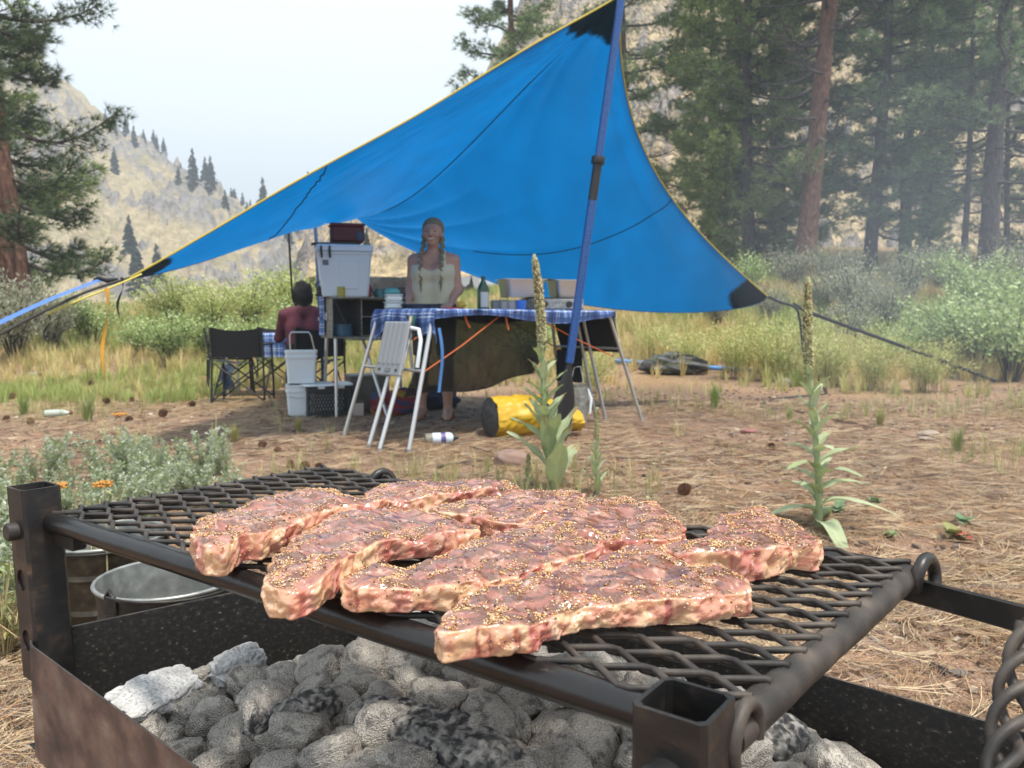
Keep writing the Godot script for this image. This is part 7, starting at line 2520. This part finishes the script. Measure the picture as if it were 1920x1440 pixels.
func sage_stem(seed_n: int, tall: float, flowering: bool) -> Array:
	var r := RandomNumberGenerator.new()
	r.seed = seed_n
	var st := MB.new()
	var lf := MB.new()
	for s in 7:
		var a := r.randf() * TAU
		var sp := r.randf_range(0.03, 0.16)
		var h := tall * r.randf_range(0.6, 1.05)
		var tip := Vector3(cos(a) * sp, h, sin(a) * sp)
		var mid := Vector3(tip.x * 0.3, h * 0.5, tip.z * 0.3)
		st.col = Color(0.25, 0.25, 0.17)
		st.tube([Vector3(tip.x * 0.1, -0.02, tip.z * 0.1), mid, tip], [0.003, 0.0025, 0.001], 4, false)
		for i in 74:
			var t := pow(r.randf(), 0.7)
			var p := mid.lerp(tip, t * 2.0 - 1.0) if t > 0.5 else Vector3.ZERO.lerp(mid, t * 2.0)
			var az := r.randf() * TAU
			var up := r.randf_range(0.1, 1.1)
			var d := Vector3(cos(az), up, sin(az)).normalized()
			var sd := d.cross(Vector3(r.randf_range(-1, 1), 0.2, r.randf_range(-1, 1))).normalized()
			var l := lerpf(0.055, 0.026, t) * r.randf_range(0.7, 1.2)
			lf.col = [Color(0.44, 0.49, 0.39), Color(0.34, 0.39, 0.27), Color(0.52, 0.56, 0.47), Color(0.30, 0.37, 0.17)][r.randi() % 4] * r.randf_range(0.8, 1.1)
			lf.face([p, p + d * l * 0.55 + sd * 0.0042, p + d * l, p + d * l * 0.55 - sd * 0.0042])
			if r.randf() < 0.5:
				var d2 := (d + sd * 0.8).normalized()
				var q := p + d * l * 0.3
				lf.face([q, q + d2 * l * 0.35 + d * 0.003, q + d2 * l * 0.6, q + d2 * l * 0.35 - d * 0.003])
		if flowering and s < 2:
			for i in 60:
				var q := tip + Vector3(0, 0.09 * i / 60.0, 0) + Vector3(r.randf_range(-1, 1), 0, r.randf_range(-1, 1)) * 0.008
				lf.col = Color(0.52, 0.47, 0.24) * r.randf_range(0.8, 1.1)
				var d := Vector3(r.randf_range(-1, 1), 0.6, r.randf_range(-1, 1)) * 0.006
				lf.face([q, q + d + Vector3(0.003, 0, 0), q + d * 1.6, q + d - Vector3(0.003, 0, 0)])
	return [st.mesh(M.straw), lf.mesh(M.leaf)]

func make_near_plants() -> void:
	var kinds := []
	for i in 5:
		kinds.append(sage_stem(80 + i, 0.30, i == 4))
	var r := RandomNumberGenerator.new()
	r.seed = 8
	var where := ["left of the grate's post", "behind the tubs", "along the clearing's near edge", "behind the grate's left corner"]
	for i in 165:
		var px := r.randf_range(-80, 440)
		var py := r.randf_range(890, 1190)
		var lim := 1190.0 - 0.55 * maxf(px - 60.0, 0.0)
		if py > lim + 40.0 or (px > 330 and py > 960):
			continue
		if px > 100 and px < 480 and py > 1010:
			continue
		var p := on(px, py)
		var k: Array = kinds[r.randi() % 5]
		var band := 0 if px < 60 else (2 if py < 940 else (1 if px > 200 else 3))
		var o := thing("silver_sage", ["silver grey sage sprigs left of the grate's post", "silver grey sage sprigs behind the metal tubs", "silver grey sage sprigs at the clearing's edge beyond the grate", "silver grey sage sprigs behind the grate's left corner"][band], "sage plant", p, r.randf() * TAU, ["sage left of the post", "sage behind the tubs", "sage beyond the grate", "sage behind the grate corner"][band])
		o.scale = Vector3.ONE * r.randf_range(0.55, 1.0)
		share(o, "stem", k[0]).set_meta("kind", "stuff")
		share(o, "foliage", k[1]).set_meta("kind", "stuff")
	for q in [[392, 940, 775, "flowering sage stalk standing left of the grate, tallest of them"], [424, 930, 800, "thin flowering sage stalk just right of the tallest one"], [268, 930, 805, "flowering sage stalk beside the white round stone"], [305, 935, 790, "flowering sage stalk between the stone and the tallest stalk"]]:
		var p := on(q[0], q[1])
		var o := thing("sage_stalk", q[3], "sage plant", p, r.randf() * TAU)
		o.scale = Vector3(0.35, 1, 0.35) * ((at(q[0], q[2], -p.z).y) / 0.37)
		share(o, "stem", kinds[4][0]).set_meta("kind", "stuff")
		share(o, "foliage", kinds[4][1]).set_meta("kind", "stuff")
	# dry weed between the post and the tub
	for q in [[190, 1165, 0.30, "half dry weed with toothed green leaves between the left post and the tub"], [140, 1175, 0.24, "dry weed stalks right behind the left post"], [235, 1160, 0.2, "dry grass beside the round metal tub"], [8, 1235, 0.2, "dry grass clump left of the fire pan"]]:
		var p := on(q[0], q[1])
		var o := thing("dry_weed", q[3], "weed", p, 0.0)
		var st := MB.new()
		var lf := MB.new()
		for i in 46:
			var a := r.randf() * TAU
			var sp: float = r.randf_range(0.02, 0.14)
			var h: float = q[2] * r.randf_range(0.5, 1.25)
			var tip := Vector3(cos(a) * sp, h, sin(a) * sp)
			st.col = Color(0.48, 0.32, 0.18).lerp(Color(0.42, 0.40, 0.2), r.randf()) * r.randf_range(0.7, 1.1)
			var bend := Vector3(r.randf_range(-1, 1), 0, r.randf_range(-1, 1)) * 0.05
			st.tube([Vector3(tip.x * 0.1, -0.01, tip.z * 0.1), Vector3(tip.x * 0.4, h * 0.6, tip.z * 0.4), tip, tip + bend - Vector3(0, 0.03, 0)], [0.0022, 0.0018, 0.0014, 0.0008], 4, false)
			for w in 3:
				var s := tip * r.randf_range(0.3, 1.0)
				var d := Vector3(r.randf_range(-1, 1), r.randf_range(-0.1, 0.9), r.randf_range(-1, 1)).normalized()
				var sd := d.cross(Vector3.UP).normalized()
				lf.col = Color(0.26, 0.33, 0.13).lerp(Color(0.45, 0.36, 0.2), pow(r.randf(), 1.5)) * r.randf_range(0.7, 1.1)
				var l := r.randf_range(0.03, 0.07)
				lf.face([s, s + d * l * 0.5 + sd * 0.006, s + d * l - Vector3(0, 0.008, 0), s + d * l * 0.5 - sd * 0.006])
		part(o, "stalk", st, M.straw).set_meta("kind", "stuff")
		part(o, "leaf", lf, M.leaf).set_meta("kind", "stuff")
	# flat orange flower heads
	for q in [[192, 908, 0.30, "flat orange brown flower head behind the grate's left corner"], [225, 800, 0.10, "orange flower head standing alone in the clearing at the left"], [108, 912, 0.30, "small orange flower head right of the left post's top"]]:
		var p := on(q[0], q[1]) if q[2] < 0.2 else at(q[0], q[1], 1.9) - Vector3(0, q[2], 0)
		var o := thing("orange_flower", q[3], "flower", p, 0.0)
		var b := MB.new()
		b.col = Color(0.3, 0.28, 0.15)
		b.tube([Vector3(0, -0.25, 0), Vector3(0.005, q[2], 0)], 0.002, 5)
		part(o, "stem", b, M.straw)
		b = MB.new()
		for i in 90:
			var a := r.randf() * TAU
			var rr := sqrt(r.randf()) * (0.022 if q[2] > 0.2 else 0.06)
			b.col = Color(0.50, 0.24, 0.05) * r.randf_range(0.7, 1.2)
			b.ball(Vector3(cos(a) * rr, q[2] + r.randf_range(-0.004, 0.006), sin(a) * rr), Vector3.ONE * (0.003 if q[2] > 0.2 else 0.007), Basis(), 3, 5)
		part(o, "flower_head", b, M.straw).set_meta("kind", "stuff")
	# small leafy sprouts
	for q in [[1395, 1010, 0.05, Color(0.17, 0.24, 0.10), "small green sprout right of the grate, beyond the single steak"], [1805, 985, 0.05, Color(0.12, 0.2, 0.10), "small green sprout at the upper right of the bare needles"], [1790, 1015, 0.07, Color(0.2, 0.2, 0.08), "sprout with a reddening leaf at the right"], [1640, 950, 0.05, Color(0.13, 0.2, 0.11), "low leafy sprout just right of the tall mullein's foot"], [1570, 965, 0.06, Color(0.13, 0.2, 0.11), "leafy sprout behind the tall mullein's foot"], [1670, 1010, 0.04, Color(0.2, 0.25, 0.12), "tiny sprout between the mullein and the reddening one"]]:
		var p := on(q[0], q[1])
		var o := thing("sprout", q[4], "sprout", p, 0.0)
		for i in 9:
			var tone: Color = q[3] * r.randf_range(0.8, 1.3)
			if q[2] > 0.065 and i % 3 == 0:
				tone = Color(0.36, 0.07, 0.05)
			share(o, "leaf", leaf_mesh(q[2] * r.randf_range(0.7, 1.2), q[2] * 0.7, 0.25, 0.3, tone, i), Transform3D(Basis(Vector3.UP, i * 2.4) * Basis(Vector3.RIGHT, -r.randf_range(0.2, 1.0)), Vector3(0, r.randf_range(0.0, q[2] * 0.5), 0)))

func cone_mesh(seed_n: int) -> ArrayMesh:
	var r := RandomNumberGenerator.new()
	r.seed = seed_n
	var b := MB.new()
	b.col = Color(0.05, 0.03, 0.022)
	b.ball(Vector3(0, 0.035, 0), Vector3(0.013, 0.036, 0.013), Basis(), 8, 10)
	for i in 90:
		var t := i / 90.0
		var a := i * 2.399
		var y := 0.004 + 0.066 * t
		var rad := 0.034 * pow(sin(PI * clampf(t * 0.85 + 0.13, 0.0, 1.0)), 0.7)
		var out := Vector3(cos(a), 0.55 * t, sin(a)).normalized()
		var sd := Vector3(-sin(a), 0, cos(a)) * 0.0075
		var p := Vector3(cos(a), 0, sin(a)) * rad * 0.35 + Vector3(0, y, 0)
		var e := Vector3(cos(a), 0, sin(a)) * rad + Vector3(0, y + 0.012 * t, 0)
		b.col = Color(0.25, 0.135, 0.085) * r.randf_range(0.6, 1.3)
		b.face([p - sd * 0.5, p + sd * 0.5, e + sd, e + out * 0.004, e - sd])
		b.face([p - sd * 0.5 + Vector3(0, -0.004, 0), e - sd + Vector3(0, -0.004, 0), e + out * 0.004, e + sd + Vector3(0, -0.004, 0), p + sd * 0.5 + Vector3(0, -0.004, 0)])
	return b.mesh(M.cone)

func make_litter() -> void:
	var r := RandomNumberGenerator.new()
	r.seed = 33
	var cones := [cone_mesh(1), cone_mesh(2), cone_mesh(3)]
	var put := func(px: float, py: float, s: float, label: String, group: String) -> void:
		var p := land(px, py)
		var o := share(self, "pine_cone", cones[r.randi() % 3])
		o.transform = Transform3D(Basis(Vector3.UP, r.randf() * TAU) * Basis(Vector3.RIGHT, r.randf_range(0.9, 1.7)) * Basis().scaled(Vector3.ONE * s * 0.68), p + Vector3(0, 0.02 * s, 0))
		tag(o, label, "pine cone", group)
	put.call(1273, 934, 1.25, "single pine cone on bare needles between the two right steaks", "")
	put.call(545, 878, 1.0, "reddish pine cone just beyond the grate, leftmost of three", "")
	put.call(592, 882, 1.1, "reddish pine cone just beyond the grate, rightmost of three", "")
	put.call(568, 886, 1.1, "reddish pine cone just beyond the grate, nearest of three", "")
	put.call(487, 843, 1.1, "lone dark pine cone left of the table's nearest legs", "")
	put.call(527, 850, 0.9, "small pine cone right of the lone dark one", "")
	put.call(1452, 842, 0.9, "pine cone left of the tall mullein", "")
	for q in [[20, 728], [40, 713], [60, 722], [100, 720], [108, 722], [125, 715], [145, 712], [68, 735], [66, 748], [24, 748], [42, 725], [8, 742], [115, 750], [175, 710], [178, 722], [200, 712], [228, 721], [242, 736], [249, 753], [235, 721], [220, 782], [236, 791], [298, 787], [305, 720], [368, 765], [63, 678], [90, 680], [186, 650], [55, 797], [8, 793], [206, 760], [120, 742], [30, 706], [80, 705], [150, 735]]:
		put.call(q[0] + r.randf_range(-4, 4), q[1] + r.randf_range(-3, 3), r.randf_range(1.0, 1.5), "dark pine cone strewn over the clearing's left side", "pine cones strewn on the left")
	var stones := []
	for i in 3:
		stones.append(lump_mesh(70 + i, Vector3(1, 0.7, 0.8), 1.3, 0.95, M.stone, 14, 20))
	for q in [[958, 872, 0.21, Color(0.50, 0.33, 0.27), "pinkish granite stone behind the steaks, left of the tall mullein"], [127, 862, 0.10, Color(0.55, 0.54, 0.50), "round white stone in the sage at the left"], [872, 856, 0.08, Color(0.5, 0.4, 0.3), "small tan stone left of the pinkish stone"], [66, 704, 0.16, Color(0.5, 0.5, 0.48), "flat pale stone among the cones at the left"], [1568, 1002, 0.07, Color(0.45, 0.41, 0.36), "grey stone at the right mullein's foot"], [1797, 1268, 0.045, Color(0.38, 0.34, 0.30), "small grey stone on the needles right of the grate"], [1742, 818, 0.16, Color(0.62, 0.50, 0.40), "flat pale bark chip on the needles at the right"], [1735, 826, 0.10, Color(0.62, 0.48, 0.42), "pale pinkish stone below the flat bark chip"], [1403, 812, 0.13, Color(0.55, 0.24, 0.22), "flat reddish stone left of the right mullein"], [1470, 724, 0.22, Color(0.42, 0.38, 0.34), "flat grey stone near the black rope"], [1620, 912, 0.08, Color(0.5, 0.4, 0.28), "tan bark chip right of the right mullein"], [1482, 815, 0.07, Color(0.5, 0.42, 0.36), "small pale stone left of the right mullein's stem"]]:
		var o := share(self, "stone", stones[r.randi() % 3])
		o.transform = Transform3D(Basis(Vector3.UP, r.randf() * 0.6).scaled(Vector3(q[2], q[2] * (0.9 if q[2] > 0.2 or q[0] == 127 else 0.4), q[2])), land(q[0], q[1]) + Vector3(0, q[2] * 0.12, 0))
		var m: StandardMaterial3D = M.stone.duplicate()
		m.albedo_color = q[3].linear_to_srgb()
		o.material_override = m
		tag(o, q[4], "stone")
	# fallen sticks
	for q in [[820, 880, 905, 868, 0.010, "dark stick lying beyond the grate, left of the pinkish stone"], [690, 838, 745, 850, 0.006, "thin stick by the table's nearest feet"], [95, 845, 290, 815, 0.008, "long grey stick across the clearing at the left"], [1560, 790, 1640, 806, 0.006, "thin bent twig right of the right mullein"], [1150, 862, 1230, 868, 0.005, "thin twig right of the small mullein"], [880, 840, 940, 862, 0.005, "twig right of the gas canister"], [1700, 900, 1800, 893, 0.005, "thin pale twig on the needles at the right"]]:
		var b := MB.new()
		var p := land(q[0], q[1]) + Vector3(0, 0.012, 0)
		var e := land(q[2], q[3]) + Vector3(0, 0.014, 0)
		b.tube([p, p.lerp(e, 0.35) + Vector3(0, 0.008, 0.02), p.lerp(e, 0.7) + Vector3(0, 0.004, -0.015), e], [q[4], q[4] * 0.9, q[4] * 0.7, q[4] * 0.4], 6)
		single("stick", b, mapped(mat(lin(0.13, 0.095, 0.075), 0.9), M.grain, 8.0), q[5], "stick")
	var bt := thing("plastic_bottle", "empty clear plastic bottle lying among the cones at the left", "bottle", land(108, 783), 0.2)
	var lie := Transform3D(Basis(Vector3.BACK, -PI / 2), Vector3(0, 0.034, 0))
	var b := MB.new()
	b.lathe([Vector2(0, -0.10), Vector2(0.032, -0.10), Vector2(0.034, -0.09), Vector2(0.034, 0.05), Vector2(0.014, 0.09), Vector2(0.014, 0.105)], 20, lie, false)
	part(bt, "bottle_wall", b, mat(lin(0.38, 0.42, 0.38), 0.25))
	b = MB.new()
	b.lathe([Vector2(0, 0.122), Vector2(0.017, 0.122), Vector2(0.017, 0.10)], 14, lie)
	part(bt, "cap", b, mat(lin(0.12, 0.03, 0.02), 0.5))

func make_smoke() -> void:
	# thin blue smoke drifting off the fire to the right
	for q in [[1780, 380, 4.6, Vector3(2.6, 2.4, 3.0), 0.016], [1700, 430, 4.2, Vector3(1.9, 1.5, 2.4), 0.014], [1830, 330, 4.4, Vector3(1.5, 1.7, 2.4), 0.014], [1650, 480, 3.9, Vector3(1.2, 0.8, 2.0), 0.012], [1760, 300, 4.8, Vector3(3.4, 3.0, 3.2), 0.010], [1860, 470, 4.0, Vector3(1.6, 1.0, 2.2), 0.013], [1800, 760, 2.6, Vector3(1.3, 0.7, 1.6), 0.014]]:
		var fv := FogVolume.new()
		fv.shape = RenderingServer.FOG_VOLUME_SHAPE_ELLIPSOID
		fv.size = q[3]
		fv.position = at(q[0], q[1], q[2])
		var fm := FogMaterial.new()
		fm.density = q[4]
		fm.albedo = Color(0.86, 0.92, 1.0)
		fv.material = fm
		fv.name = numbered("smoke")
		fv.set_meta("kind", "stuff")
		add_child(fv, true)

func _ready() -> void:
	nz.seed = 4
	nz.frequency = 0.01
	nz.fractal_octaves = 2
	nz.noise_type = FastNoiseLite.TYPE_SIMPLEX_SMOOTH
	make_view()
	make_materials()
	make_ground()
	make_hills()
	make_trees()
	make_bushes()
	make_grass()
	make_needles()
	make_tarp()
	make_table()
	make_kitchen()
	make_chairs()
	make_table_items()
	make_people()
	make_fire_pan()
	make_coals()
	make_grate()
	make_steaks()
	make_tubs()
	make_mulleins()
	make_near_plants()
	make_litter()
	make_smoke()
